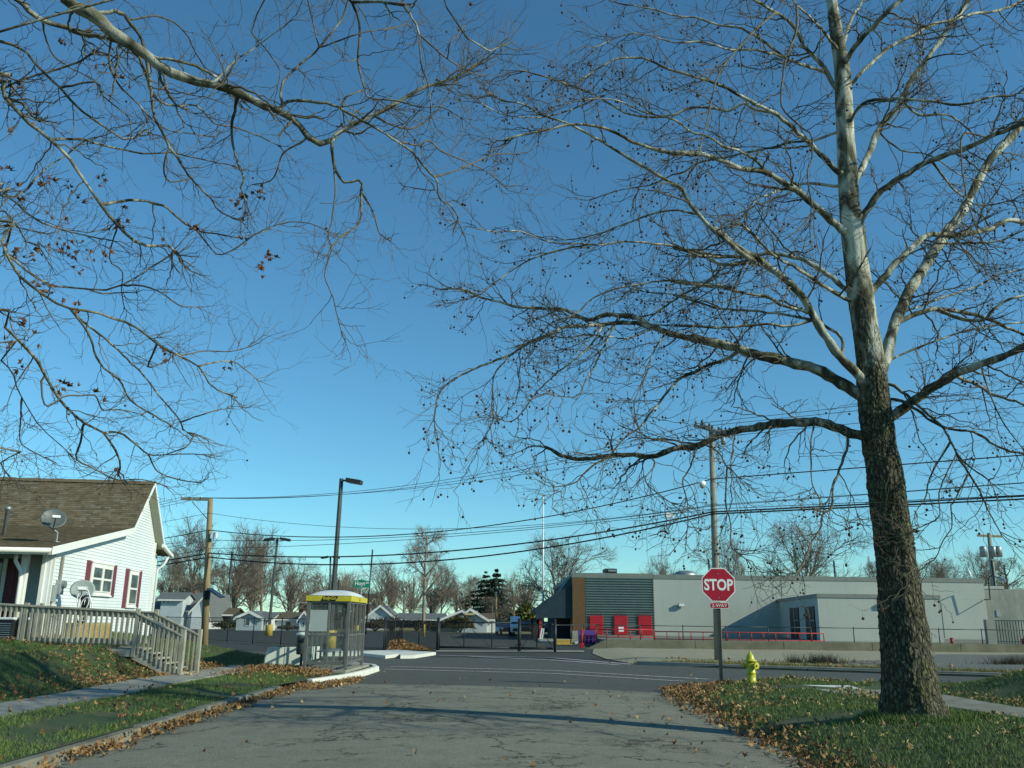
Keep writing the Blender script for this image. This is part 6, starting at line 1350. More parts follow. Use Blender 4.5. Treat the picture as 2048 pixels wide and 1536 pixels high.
def build_tree(root, limbs, trunkQ, trunkR, mat_l, starts=None, dy=0.0):
    D = {'T': (trunkQ, trunkR)}; PXC = {}
    def proj(Q):
        q = Q - EYE; k = q @ f0; return np.stack([CX + FPX * (q @ CR) / k, CY - FPX * (q @ CU) / k], 1)
    order = []
    for nm, par, w0, w1, Y1, path in limbs:
        px = trace(path); PQ, PR = D[par]; pp = proj(PQ); Y1 = Y1 - dy
        if starts and nm in starts:
            s0 = starts[nm]; Y0 = s0[0]; Q, R, ln = limb3d(px, Y0, Y1, w0, w1, s0[1:])
        else:
            i = int(np.argmin(np.hypot(*(pp - px[0]).T))); Y0 = PQ[i][1]
            Q, R, ln = limb3d([tuple(pp[i])] + px[1:], Y0, Y1, w0, w1)
        rmin_ = .0035; R = np.maximum(R, rmin_)
        if w0 > 11 and par == 'T':      # collar where the limb leaves the trunk
            kk = min(4, len(R)); R[:kk] *= np.linspace(1.35, 1.0, kk)
        D[nm] = (Q, R); order.append((nm, Q, R, ln))
    for nm, Q, R, ln in order:
        V, F = tubes(Q[None], R[None], 12 if R[0] > .03 else 7)
        npobj('limb', V, F, mat_l if R[0] > .012 and not (nm[0] == 'H' or nm[:2] == 'FH') else M['twig'], root, True)
    return order
def batch(lst, n):
    P = np.stack([np.stack([np.interp(np.linspace(0, 1, n), np.linspace(0, 1, len(Q)), Q[:, i]) for i in range(3)], 1) for Q, R in lst]); R = np.stack([np.interp(np.linspace(0, 1, n), np.linspace(0, 1, len(R)), R) for Q, R in lst]); return P, R
def clear_sign(Q, R):      # no twig hangs straight in front of the stop sign
    q = Q - EYE; k = q @ f0; X = CX + FPX * (q @ CR) / k; Y = CY - FPX * (q @ CU) / k
    m = ~((X > 1392) & (X < 1484) & (Y > 1122) & (Y < 1228)).any(1); return Q[m], R[m]
def crown(order, root, dens, L1, l2, l3, up1, up2, seedball=0, name='twigs', rad=(.0062, .0042, .0030), lo=.12):
    lst = [(Q, R) for _, Q, R, _ in order]; P, R = batch(lst, 30); ln = np.array([o[3] for o in order])
    per = np.maximum(3, (ln * dens).astype(int))
    k1 = lambda idx, t: L1 * np.minimum(1, ln[idx] / 2.2) * (1.1 - .55 * t)
    A, AR, _ = spawn(P, R, per, lo, k1, (28, 70), 9, .5, rad[0], .15, up1, .22, .45, .6, .016)
    tips, TRr, _ = spawn(P[:, -3:], R[:, -3:], np.full(len(P), 3), .5, lambda i, t: np.full(len(i), L1 * .7), (5, 35), 9, .8, rad[0], .18, up1, .15, .4, .4, .012)
    A = np.concatenate([A, tips]); AR = np.concatenate([AR, TRr])
    A, AR = clear_sign(A, AR)
    LA = np.linalg.norm(np.diff(A, axis=1), axis=-1).sum(1)
    B, BR, _ = spawn(A, AR, np.maximum(2, (LA * l2).astype(int)), .1, lambda i, t: .26 + .34 * LA[i] * (1 - .5 * t), (30, 65), 7, .75, rad[1], .15, up2, .26, .5, .5, .008)
    B, BR = clear_sign(B, BR)
    LB = np.linalg.norm(np.diff(B, axis=1), axis=-1).sum(1)
    C_, CR_, _ = spawn(B, BR, np.maximum(1, (LB * l3).astype(int)), .2, lambda i, t: .08 + .28 * LB[i], (25, 65), 4, .8, rad[2], .12, .06, .15, .6, .5, .005)
    C_, CR_ = clear_sign(C_, CR_)
    V, F = join([tubes(A, AR, 5), tubes(B, BR, 3), tubes(C_, CR_, 3)])
    npobj(name, V, F, M['twig'], root, False, 'stuff')
    print(root.name, 'limbs', len(order), 'L1', len(A), 'L2', len(B), 'L3', len(C_), 'faces', len(F))
    return A, B, C_
ordR = build_tree(tree, LIMBS_R, TQ, TRd, M['bark_limb'], None, .9)
# unseen top of the crown, above the picture
top = []
for k in range(16):
    i = int(len(TQ) * (.80 + .19 * k / 16)); p = TQ[i]; a = k * 2.4; L = 2.6 * (1 - k / 22)
    pts = [p + np.array((math.cos(a) * L * t, math.sin(a) * L * t, L * .75 * t + .2 * math.sin(5 * t))) for t in np.linspace(0, 1, 8)]; Q, ln = smooth(pts, 16)
    R = np.linspace(.035, .008, 16); top.append(('t%d' % k, Q, R, ln)); V, F = tubes(Q[None], R[None], 7); npobj('limb', V, F, M['bark_limb'], tree, True)
A_, B_, C_ = crown(ordR + top, tree, 3.4, .88, 6.0, 5.4, lambda f: -.05 + .10 * f, .05)
# hanging seed balls and a few clinging leaves
def ico(r, sub=1):
    bm = bmesh.new(); bmesh.ops.create_icosphere(bm, subdivisions=sub, radius=r); v = np.array([x.co[:] for x in bm.verts]); f = np.array([[q.index for q in p.verts] for p in bm.faces]); bm.free(); return v, f
iv, if_ = ico(1.0)
ends = np.concatenate([B_[:, -1], B_[:, 3]]); projx = (ends[:, 0] / ends[:, 1]) * 1822 + 1024
w = np.where(projx < 1450, 1.0, .55) * np.where(ends[:, 2] < 11, 1, .6); pick = rng.random(len(ends)) < w * 1500 / w.sum(); e = ends[pick]
e = np.concatenate([e, e[rng.random(len(e)) < .5] + rng.normal(size=(3,)) * .0 + (.05, .02, 0)])
e = e + rng.normal(size=e.shape) * (.02, .02, 0) ; hang = rng.uniform(.06, .13, len(e)); cb_ = e - np.stack([0 * hang, 0 * hang, hang], 1); rs = rng.uniform(.013, .0195, len(e))
V = (cb_[:, None] + iv[None] * rs[:, None, None]).reshape(-1, 3); F = (if_[None] + (np.arange(len(e)) * len(iv))[:, None, None]).reshape(-1, 3)
npobj('seed_balls', V, F, M['seed'], tree, True, 'stuff')
SV, SF = tubes(np.stack([e, (e + cb_) / 2 + rng.normal(size=e.shape) * .006, cb_], 1), np.full((len(e), 3), .0016), 3); npobj('seed_stalks', SV, SF, M['twig'], tree, False, 'stuff')

# leaf shape shared by the clinging and the fallen leaves
def leaf_shape(seed, curl):
    r = np.random.default_rng(seed); out = [(0, 0, 0)]
    rad_ = [.42, .30, .95, .50, .80, .45, 1.05, .45, .80, .50, .95, .30]; n = len(rad_)
    for i in range(n): a = math.pi * (-.5 + 2 * i / n) ; q = rad_[i] * r.uniform(.85, 1.1); out.append((q * math.cos(a), q * math.sin(a), curl * q * q * (.5 + .5 * math.cos(2 * a + seed)) + r.uniform(-.12, .12)))
    f = [(0, i, i % n + 1) for i in range(1, n + 1)]; return np.array(out), np.array(f)
LS = [leaf_shape(i, c) for i, c in enumerate((.35, .8, 1.2, -.7, 1.0))]
def rotm(yaw, tx, ty):
    cy, sy = np.cos(yaw), np.sin(yaw); m = len(yaw); Z = np.zeros(m); O = np.ones(m)
    Rz = np.stack([cy, -sy, Z, sy, cy, Z, Z, Z, O], 1).reshape(-1, 3, 3); cx, sx_ = np.cos(tx), np.sin(tx); Rx = np.stack([O, Z, Z, Z, cx, -sx_, Z, sx_, cx], 1).reshape(-1, 3, 3)
    c2, s2 = np.cos(ty), np.sin(ty); Ry = np.stack([c2, Z, s2, Z, O, Z, -s2, Z, c2], 1).reshape(-1, 3, 3); return Rz @ Rx @ Ry
def leaves(name, pos, size, tilt, mat, parent=None, label=None, cat=None, fold=False):
    pos = np.asarray(pos, float); m = len(pos); Rm = rotm(rng.uniform(0, 6.28, m), rng.normal(0, tilt, m), rng.normal(0, tilt, m)); s = rng.uniform(size[0], size[1], m); k = rng.integers(0, len(LS), m); parts = []
    for j in range(len(LS)):
        I = np.where(k == j)[0]
        if not len(I): continue
        v, f = LS[j]; v = v.copy()
        if fold or j in (1, 4): v[:, 2] += .9 * np.abs(v[:, 0]) + .3 * v[:, 1] ** 2; v[:, 0] *= .5
        V = np.einsum('mij,kj->mki', Rm[I], v) * s[I][:, None, None] + pos[I][:, None]; parts.append((V.reshape(-1, 3), (f[None] + (np.arange(len(I)) * len(v))[:, None, None]).reshape(-1, 3)))
    V, F = join(parts); o = npobj(name, V, F, mat, parent, False, 'stuff')
    if label: tag(o, label, cat)
    return o
idx = rng.choice(len(ends), 70); leaves('dry_leaves', ends[idx] + rng.normal(size=(70, 3)) * .02 - (0, 0, .04), (.03, .06), 1.3, M['leaf_dry'], tree, fold=True)

# ---------------------------------------------------------------- the sycamore reaching in from the left (trunk out of the picture)
tree2 = thing('sycamore_tree', 'sycamore whose mottled limbs and dry leaves reach in from the upper left', 'tree', (-8.6, 7.0, .15))
z_ = np.linspace(.1, 13.5, 30); T2 = np.stack([-8.6 + .25 * np.sin(z_ * .3), 7.0 + .2 * np.cos(z_ * .4), z_], 1); T2R = np.interp(z_, [0, .5, 3, 8, 13.5], [.50, .36, .30, .18, .03])
trunk_mesh(T2, T2R, tree2, M['bark'], 60)
LIMBS_L = [
 ('L1', 'T', 62, 4.5, 8.4, 'P 60,-60 A 400,20 530,80 640,170 820,300 960,400 1100,460 1280,500 1450,575 1600,640 1720,700 1800,790 1850,840 1920,840 1960,780 2040,745 B 640,710 760,660 880,590 1000,520 1180,460 1350,370'),
 ('L1b', 'L1', 8, 3, 8.0, 'B 450,840 490,960 550,1070 640,1055 650,1120 640,1300 540,1380 470,1450'),
 ('L1c', 'L1b', 5, 2, 8.2, 'B 650,1120 720,1240 750,1350 800,1400'),
 ('L1d', 'L1b', 4.5, 2, 7.8, 'B 490,960 500,1100 490,1200 480,1290 460,1370 C 1940,150 1900,290 1950,430 1980,560 2005,640'),
 ('L1e', 'L1', 5, 2, 8.8, 'B 760,690 850,740 960,750 1050,690 1130,600 1200,480 1240,400'),
 ('L1f', 'L1', 5, 2, 8.6, 'A 1810,840 1700,870 1650,900 1620,1000 1580,1060 1480,1080'),
 ('L2', 'L1', 8, 3, 9.0, 'B 130,615 260,590 460,610 560,650 720,740 850,820 950,890 1030,990 1090,1050 1110,1160 1170,1200 1220,1270 1210,1300'),
 ('L2b', 'L2', 5, 2, 9.4, 'B 1085,1035 1200,1000 1290,960 1450,900 1560,905'),
 ('L2c', 'L2', 5, 2, 9.6, 'B 850,820 1000,850 1040,820 1130,890 1200,920 1290,960 1380,1000 1500,1100'),
 ('L2d', 'L2', 3, 2, 9.4, 'B 950,890 1000,1000 1080,1110 900,1090'),
 ('L3', 'L2', 7, 3, 8.0, 'B 165,600 190,490 300,370 400,285 480,190 540,100 570,10 580,-60'),
 ('L3b', 'L3', 4, 2, 8.3, 'B 400,285 520,240 600,210 700,185 830,165 920,140'),
 ('L3c', 'L3', 4, 2, 7.9, 'B 400,270 380,180 350,60 330,-40'),
 ('L4t', 'T', 12, 6, 7.6, 'P 500,-200 600,-120 660,-50 B 560,-10 640,10 740,10 830,20 900,30'),
 ('L4', 'L4t', 6, 2, 7.9, 'B 900,30 940,90 990,200 1000,370 1040,490 1060,620'),
 ('L4b', 'L4t', 7, 2, 8.0, 'B 630,10 640,140 635,370 670,510 700,575 860,590 1000,625 1130,630 1250,700'),
 ('L4c', 'L4b', 4, 2, 8.3, 'B 670,510 600,550 545,590 550,720'),
 ('L4d', 'L4b', 3, 2, 8.4, 'B 700,575 800,640 900,740 1000,860'),
 ('L5', 'L4', 5, 2, 8.2, 'B 995,205 1090,290 1150,340 1280,420 1350,440'),
 ('L5b', 'L5', 3.5, 2, 8.2, 'B 1150,340 1170,250 1210,210 1240,170'),
 ('L6', 'T', 8, 3, 7.4, 'P 820,-160 870,-60 B 1140,0 1160,70 1190,130 1240,170 1300,270 1400,300 1510,255'),
 ('L7', 'T', 12, 4, 8.6, 'A -140,240 0,255 100,270 180,330 230,400 330,490 430,600 500,665 600,730 740,820 860,760'),
 ('L8', 'T', 16, 5, 9.2, 'A -140,430 0,550 60,610 150,700 230,770 310,825 400,920 480,1030 540,1130 610,1220 680,1310 760,1390 870,1440 980,1435 1030,1470 1070,1530'),
 ('L8b', 'L8', 7, 2, 9.0, 'A 310,825 480,820 640,860 860,900 1000,890 1080,910 1220,940 1370,970'),
 ('L8c', 'L8', 8, 2, 9.6, 'A 620,1205 800,1170 900,1190 980,1220 1060,1290 1160,1350 1260,1365 1400,1390 1560,1350'),
 ('L8d', 'L8c', 4, 2, 9.8, 'A 1160,1350 1250,1470 1300,1490 1400,1440 1530,1350 1700,1300 1820,1310 1920,1355'),
 ('L9', 'T', 8, 4, 8.0, 'A -120,560 0,520 150,460 350,400 500,345 560,300'),
 ('L10', 'L1', 14, 8, 8.0, 'A 10,-90 100,0 160,50 240,110 300,140 390,160 480,200 600,215 700,250'),
 ('L11', 'L1', 10, 3, 9.0, 'A 600,-60 700,70 770,140 820,220 850,300 860,380 880,500 890,600 910,700 960,790 990,860 1040,920 1100,1020 1180,1110 1240,1170 1290,1240 1400,1290'),
 ('L11b', 'L11', 5, 2, 9.4, 'A 990,880 960,960 985,1060 1100,1050'),
 ('L12', 'L1', 8, 5, 8.1, 'A 870,310 1000,350 1150,390 1230,430 1290,470'),
 ('L13', 'L1', 8, 2, 9.2, 'A 730,380 850,430 900,560 1000,620 1150,620 1250,720 1350,740 1500,790 1650,860'),
 ('L14', 'L1', 6, 2, 8.4, 'A 1290,470 1370,360 1450,310 1530,250 1640,170 1700,120'),
 ('L15', 'L1', 8, 3, 8.2, 'A 1370,570 1360,700 1360,830 1390,950 1430,1050 1410,1090 1440,1180'),
 ('L16', 'L7', 6, 2, 8.4, 'A 540,340 560,480 600,560 700,640 760,700 770,800'),
 ('L16b', 'L1', 6, 2, 8.9, 'A 640,250 640,380 700,500 790,590 870,680 980,760 1100,780 1250,800'),
 ('L16c', 'L10', 5, 2, 8.6, 'A 240,110 270,230 320,330 420,400 480,430 560,480 600,540'),
 ('L16d', 'L11', 5, 2, 8.6, 'A 770,100 900,95 1000,120 1090,200 1140,300 1200,390 1280,440'),
 ('L16e', 'L4t', 5, 2, 8.4, 'A 1450,-60 1480,150 1540,260 1600,350 1640,420 1620,520'),
 ('L17', 'T', 15, 3, 9.8, 'C -140,-30 0,120 60,210 130,310 210,380 320,450 420,490 560,510 680,550 800,600 880,660 960,720 1060,770 1180,840 1200,890 1260,960 1390,1010'),
 ('L17b', 'L17', 5, 2, 10.2, 'C 1180,840 1280,800 1360,800 1430,840 1500,900'),
 ('L17c', 'L17', 5, 2, 10, 'C 880,650 990,740 1080,760 1200,735 1350,740 1470,710'),
 ('L17d', 'L17', 5, 2, 10.4, 'C 900,680 890,760 870,830 960,800 1050,750'),
 ('L18', 'T', 12, 3, 9.6, 'C -120,20 0,150 60,180 170,280 300,350 450,370 620,380 740,340 850,270 950,210 1030,150'),
 ('L18b', 'L18', 5, 2, 9.8, 'C 740,330 850,360 950,400 1050,470 1150,480'),
 ('L18c', 'L18', 4, 2, 9.4, 'C 470,450 600,400 700,395 800,395'),
 ('L18d', 'L8', 4, 2, 9.6, 'C 560,110 640,200 715,270 710,380 730,490'),
 ('L19', 'L17', 6, 3, 10.0, 'C 440,500 490,590 530,660 560,760 610,840 700,910 760,1020 860,1090 990,1165'),
 ('L20', 'L17', 6, 3, 10.2, 'C 430,500 480,560 580,640 690,730 770,810 860,900 930,1000 1000,1080 1060,1160 1080,1210 1140,1220'),
 ('L20b', 'L20', 4, 2, 10.5, 'C 1060,1150 1150,1120 1240,1090 1330,1075'),
 ('L20c', 'L20', 4, 2, 10.5, 'C 1120,1215 1100,1290 1040,1320 960,1345'),
 ('L21', 'T', 13, 4, 10.4, 'C -160,480 0,570 60,620 130,700 210,780 260,870 310,960 370,1050 450,1120 530,1180 620,1230 700,1380 690,1470'),
 ('L22', 'L21', 6, 2, 10.8, 'C 620,1230 700,1215 790,1280 870,1340 960,1345 1080,1340 1200,1345'),
 ('L23', 'L22', 4, 2, 11.0, 'C 860,1340 930,1450 1050,1490 1170,1510'),
 ('L24', 'T', 8, 2, 10.2, 'C -130,700 0,790 70,860 110,980 180,1100 240,1190 310,1250 400,1330 440,1370'),
 ('L25', 'L21', 6, 2, 10.6, 'C 490,1180 470,1280 450,1370 560,1430 680,1490 830,1490 950,1520'),
 ('L26', 'L24', 5, 2, 10.5, 'C 110,1000 120,1150 120,1270 200,1330 280,1370'),
 ('L27', 'L21', 5, 2, 10, 'C 240,850 240,920 270,1060 380,1000 480,1000 560,1000 600,1080 700,1080 840,1110'),
 ('L28', 'T', 9, 3, 9.0, 'A -120,1150 0,1130 100,1190 160,1250 260,1310 380,1350 470,1370 600,1400'),
 ('L29', 'T', 8, 3, 8.8, 'A -120,1100 0,1150 120,1140 200,1060 300,960 400,900 480,830'),
 ('L30', 'T', 9, 3, 8.6, 'A -120,1240 0,1220 80,1290 130,1370 160,1420 230,1440'),
 ('L31', 'T', 18, 4, 7.6, 'A -140,470 0,560 70,580 130,600 170,660 230,710'),
 ('L32', 'T', 8, 2, 9.4, 'A -120,1360 0,1330 120,1330 260,1370 400,1340 520,1360 640,1340'),
 ('L33', 'T', 7, 2, 10.6, 'C -100,1300 0,1390 40,1460 C 100,1520'),
]
st_ = {}
for l in LIMBS_L:
    if l[1] == 'T':
        px = trace(l[5]); Y0 = {'L1': 7.4, 'L4t': 7.2, 'L6': 6.8}.get(l[0], 7.8); p = at(px[0][0], px[0][1], Y0); zj = max(2.6, min(9.5, p[2] - .9 - .2 * abs(p[0] + 8.6))); st_[l[0]] = (Y0, -8.45, 7.05, zj)
ordL = build_tree(tree2, LIMBS_L, T2, T2R, M['bark_limb2'], st_)
A2, B2, C2 = crown(ordL, tree2, 3.7, .62, 5.5, 5.5, lambda f: -.02 + .08 * f, .04, name='twigs', rad=(.0038, .0026, .0019), lo=.22)
# clinging leaves: traced clusters
cl = trace('A 340,235 590,400 700,460 100,525 90,735 30,760 50,965 310,1030 250,1065 600,1060 490,1155 400,1100 110,1130 300,1290 380,1300 725,1200 930,1340 1145,1340 1440,1150 1390,1190 1420,1230 1520,1110 1540,1140 1415,1395 1570,1510 700,1320 200,690 60,610 B 1290,25 C 380,130 405,105 350,145 270,155 210,165 450,165 530,165 605,190 465,240 90,185 240,350 285,365 60,680 145,580 185,670 125,825 420,945 375,950 595,1005 1540,250 1570,190 1335,825 960,740 635,1425 440,480')
lp3 = []
for (x, y) in cl:
    c = at(x, y, random.uniform(7.8, 9.4)); n = random.choice((2, 3, 4, 5))
    for _ in range(n): lp3.append(c + rng.normal(size=3) * (.035, .035, .045))
leaves('dry_leaves', lp3, (.035, .062), 1.3, M['leaf_dry'], tree2, fold=True)
e2 = B2[:, -1]; e2 = e2[rng.random(len(e2)) < .018]; V = (e2[:, None] - (0, 0, .07) + iv[None] * .0135).reshape(-1, 3); F = (if_[None] + (np.arange(len(e2)) * len(iv))[:, None, None]).reshape(-1, 3); npobj('seed_balls', V, F, M['seed'], tree2, True, 'stuff')

# ---------------------------------------------------------------- bare trees, evergreens and shrubs beyond the lot
def bare_proto(seed, H, fork, spread, n1, n2, n3, rmin=.020, up=.05):
    global rng
    keep = rng; rng = np.random.default_rng(seed)
    z = np.linspace(0, 1, 14); ht = H * (.45 if fork else .86); T = np.stack([np.cumsum(rng.normal(0, .02, 14)) * H * .2, np.cumsum(rng.normal(0, .02, 14)) * H * .2, z * ht], 1); R = H * .020 * (1 - .7 * z) + .03
    P, Rr = T[None], R[None]; ups = np.zeros((0, 10, 3)); Ru = np.zeros((0, 10))
    L0, R0, _ = spawn(P, Rr, np.array([n1]), .30 if fork else .25, lambda i, t: H * spread * (1.25 - .75 * t) * (1 if not fork else 1), (30, 62), 10, .6, .05, .09, up, .05, .25, .2)
    if fork: ups, Ru, _ = spawn(P[:, -4:], Rr[:, -4:], np.array([7]), .4, lambda i, t: np.full(len(i), H * .52), (10, 36), 10, .8, .06, .07, .02, .04, .2, .12)
    L0 = np.concatenate([L0, ups]); R0 = np.concatenate([R0, Ru]); LL = np.linalg.norm(np.diff(L0, axis=1), axis=-1).sum(1)
    L1, R1, _ = spawn(L0, R0, np.full(len(L0), n2), .22, lambda i, t: LL[i] * .55 * (1.15 - .6 * t), (25, 60), 9, .6, .035, .10, .015, .07, .3, .3)
    L1L = np.linalg.norm(np.diff(L1, axis=1), axis=-1).sum(1)
    L2, R2, _ = spawn(L1, R1, np.full(len(L1), n3), .15, lambda i, t: L1L[i] * .5 * (1.1 - .5 * t) + .15, (25, 58), 7, .65, rmin, .13, .02, .1, .4, .35)
    L2L = np.linalg.norm(np.diff(L2, axis=1), axis=-1).sum(1)
    L3, R3, _ = spawn(L2, R2, np.full(len(L2), 4), .1, lambda i, t: L2L[i] * .5 + .08, (15, 45), 4, .8, rmin * .75, .12, .03, .1, .5, .4)
    tr = tubes(P, Rr, 10); cr = join([tubes(L0, R0, 6), tubes(L1, R1, 4), tubes(L2, R2, 3), tubes(L3, R3, 3)]); rng = keep
    top_ = float(np.percentile(L3[:, -1, 2], 99.3))
    return mesh_np('trunk', *tr, True), mesh_np('crown', *cr, False), top_
PROT = [bare_proto(31, 12, True, .46, 7, 9, 8, .016, .03), bare_proto(37, 12, False, .36, 15, 8, 8, .015, .02), bare_proto(41, 12, True, .55, 9, 8, 8, .016, .02), bare_proto(44, 12, False, .46, 13, 8, 8, .015, .04)]
def put_bare(k, px, base, topy, Y, mat, label, sx_=1.0, rot=0):
    tm, cm, H = PROT[k]; p = at(px, base, Y); zt5 = zz(topy, px, Y); s = zt5 / H * 1.06
    t = thing('bare_tree', label, 'tree', (p[0], Y, -.05), 'bare trees beyond the parking lot')
    key = mat.name
    for nm, me in (('trunk', tm), ('crown', cm)):
        kk = nm + str(k) + key
        if kk not in MC: m2 = me.copy(); m2.materials.append(mat); MC[kk] = m2
        o = bpy.data.objects.new(nm, MC[kk]); link(o, t, (p[0], Y, -.05)); o.scale = (s * sx_, s * sx_, s); o.rotation_euler = (0, 0, rot)
MC = {}
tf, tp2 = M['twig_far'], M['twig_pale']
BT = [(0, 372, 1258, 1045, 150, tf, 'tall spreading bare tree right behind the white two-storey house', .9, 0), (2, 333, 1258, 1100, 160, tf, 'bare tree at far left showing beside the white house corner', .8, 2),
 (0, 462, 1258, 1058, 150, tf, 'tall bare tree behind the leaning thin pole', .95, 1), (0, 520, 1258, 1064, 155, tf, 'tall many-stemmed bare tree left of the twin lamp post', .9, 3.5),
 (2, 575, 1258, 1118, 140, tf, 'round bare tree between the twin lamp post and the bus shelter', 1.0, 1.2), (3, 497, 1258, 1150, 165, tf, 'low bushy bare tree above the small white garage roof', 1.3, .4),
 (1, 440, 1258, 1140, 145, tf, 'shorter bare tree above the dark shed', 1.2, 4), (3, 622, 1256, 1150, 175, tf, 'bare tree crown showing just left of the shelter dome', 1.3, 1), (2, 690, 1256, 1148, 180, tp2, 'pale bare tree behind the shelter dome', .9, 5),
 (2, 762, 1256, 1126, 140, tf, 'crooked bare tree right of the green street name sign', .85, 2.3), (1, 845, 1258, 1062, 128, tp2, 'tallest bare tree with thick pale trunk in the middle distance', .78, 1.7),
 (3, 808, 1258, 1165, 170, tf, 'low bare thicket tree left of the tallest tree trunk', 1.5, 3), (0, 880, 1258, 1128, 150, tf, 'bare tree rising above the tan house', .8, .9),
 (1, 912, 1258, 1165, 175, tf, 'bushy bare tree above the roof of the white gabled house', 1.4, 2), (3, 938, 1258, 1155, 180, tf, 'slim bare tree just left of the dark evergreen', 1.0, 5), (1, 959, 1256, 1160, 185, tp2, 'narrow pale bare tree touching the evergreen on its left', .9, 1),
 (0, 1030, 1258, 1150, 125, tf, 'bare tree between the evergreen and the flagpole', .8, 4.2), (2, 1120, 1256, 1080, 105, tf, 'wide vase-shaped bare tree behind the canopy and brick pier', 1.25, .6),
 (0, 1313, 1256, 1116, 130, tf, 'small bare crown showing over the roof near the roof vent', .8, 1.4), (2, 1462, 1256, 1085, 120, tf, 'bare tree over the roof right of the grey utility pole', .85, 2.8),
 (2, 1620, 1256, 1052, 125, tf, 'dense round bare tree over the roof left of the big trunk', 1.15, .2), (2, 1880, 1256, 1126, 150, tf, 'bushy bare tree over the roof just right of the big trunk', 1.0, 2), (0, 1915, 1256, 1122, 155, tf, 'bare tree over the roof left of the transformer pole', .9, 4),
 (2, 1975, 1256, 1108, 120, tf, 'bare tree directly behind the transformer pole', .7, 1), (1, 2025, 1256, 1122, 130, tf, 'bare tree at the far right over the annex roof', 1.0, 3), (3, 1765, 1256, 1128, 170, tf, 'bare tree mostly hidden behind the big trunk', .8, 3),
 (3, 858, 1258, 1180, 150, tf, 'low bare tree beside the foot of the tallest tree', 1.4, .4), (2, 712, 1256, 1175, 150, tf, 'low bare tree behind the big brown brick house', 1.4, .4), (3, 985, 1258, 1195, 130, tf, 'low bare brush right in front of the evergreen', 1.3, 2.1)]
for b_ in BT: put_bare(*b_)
# a far belt of bare woods closing the view
def woods():
    parts = []; n = 60
    for i in range(n):
        X = -150 + 330 * i / n + rng.normal() * 3; Y = 235 + rng.normal() * 16; H = rng.uniform(9, 14)
        P = np.zeros((26, 6, 3)); 
        for q in range(26): a = rng.uniform(0, 6.28); r = rng.uniform(.5, 4); P[q] = np.stack([np.linspace(0, r * math.cos(a), 6) + X, np.linspace(0, r * math.sin(a), 6) + Y, np.linspace(H * .15, H * rng.uniform(.6, 1), 6)], 1)
        R = np.full((26, 6), .07); B, BR, _ = spawn(P, R, np.full(26, 14), .2, lambda i_, t: np.full(len(i_), 2.2), (15, 50), 5, .6, .05, .15, .1, 0, .5); parts += [tubes(P, R, 3), tubes(B, BR, 3)]
    V, F = join(parts); o = npobj('far_woods', V, F, M['twig_far'], None, False, 'stuff'); tag(o, 'grey belt of bare woods along the horizon', 'woods')
woods()
def needles(mb_name, centers, size, tilt, mat, parent, kind='stuff'):
    m = len(centers); Rm = rotm(rng.uniform(0, 6.28, m), rng.normal(0, tilt, m), rng.normal(0, tilt, m)); v = np.array([(-1, -.3, 0), (1, -.25, -.15), (.9, .3, -.1), (-.8, .25, .1)]); s = rng.uniform(size[0], size[1], m)
    V = np.einsum('mij,kj->mki', Rm, v) * s[:, None, None] + centers[:, None]; F = np.arange(m * 4).reshape(-1, 4); return npobj(mb_name, V.reshape(-1, 3), F, mat, parent, False, kind)
def conifer(px, base, top, Y, r, label, mat, n=4200, twin=None, shape=1.0):
    p = at(px, base, Y); H = zz(top, px, Y); t = thing('evergreen_tree', label, 'tree', (p[0], Y, 0))
    V, F = tubes(np.array([[(p[0], Y, 0), (p[0], Y, H * .5), (p[0], Y, H * .97)]]), np.array([[.25, .15, .03]]), 8); npobj('trunk', V, F, M['pole_wood'], t, True)
    h = rng.random(n) ** .75; hh = .06 + .94 * (1 - h); lay = np.round(hh * 13) / 13; hh = lay * .75 + hh * .25; rr_ = r * (1 - hh) ** shape * (1.05 + .25 * np.sin(hh * 40)) * np.sqrt(rng.uniform(.1, 1, n)) * (1 + .25 * rng.normal(size=n).clip(-1, 1)); a = rng.uniform(0, 6.28, n)
    lob = 1 + .25 * np.sin(a * 3 + hh * 9); C = np.stack([p[0] + rr_ * lob * np.cos(a), Y + rr_ * lob * np.sin(a), H * hh - rr_ * .25 + .2], 1)
    if twin: C2_ = C[: n // 3].copy(); C2_[:, 0] += twin; C2_[:, 2] *= .97; C = np.concatenate([C, C2_])
    needles('crown', C, (.16, .42), .7, mat, t)
conifer(991, 1262, 1143, 145, 4.6, 'tall dark evergreen behind the white gabled house', M['evergreen'], 6500, twin=-1.7, shape=.85)
conifer(1052, 1262, 1206, 132, 3.2, 'small yellow-green evergreen left of the dark canopy', M['olive_leaf'], 2200, shape=.6)
def shrub(px, base, top, Y, rx_, label, mat, n=4200, cat='shrub'):
    p = gnd(px, base, 0) if Y is None else at(px, base, Y); Y = p[1]; H = zz(top, px, Y); t = thing('shrub', label, cat, (p[0], Y, 0))
    a = rng.uniform(0, 6.28, n); ph = np.arccos(rng.uniform(-.2, 1, n)); q = rng.uniform(.45, 1.05, n) * (1 + .18 * np.sin(a * 4) + .15 * np.sin(ph * 7 + a * 2)); C = np.stack([p[0] + rx_ * q * np.sin(ph) * np.cos(a), Y + rx_ * .8 * q * np.sin(ph) * np.sin(a), H * .42 + H * .58 * q * np.cos(ph) * (1 + .12 * rng.normal(size=n))], 1); C[:, 2] = np.maximum(C[:, 2], .1)
    needles('foliage', C, (.07, .17), 1.0, mat, t)
    P = np.stack([np.linspace((p[0], Y, 0), (p[0] + rx_ * .5 * math.cos(k), Y + rx_ * .3 * math.sin(k), H * .7), 5) for k in range(7)]); V, F = tubes(P, np.full((7, 5), .05), 5); npobj('stems', V, F, M['twig_far'], t, True)
shrub(920, 1266, 1234, 104, 1.55, 'round dark green shrub in front of the tan house', M['bush_leaf'])
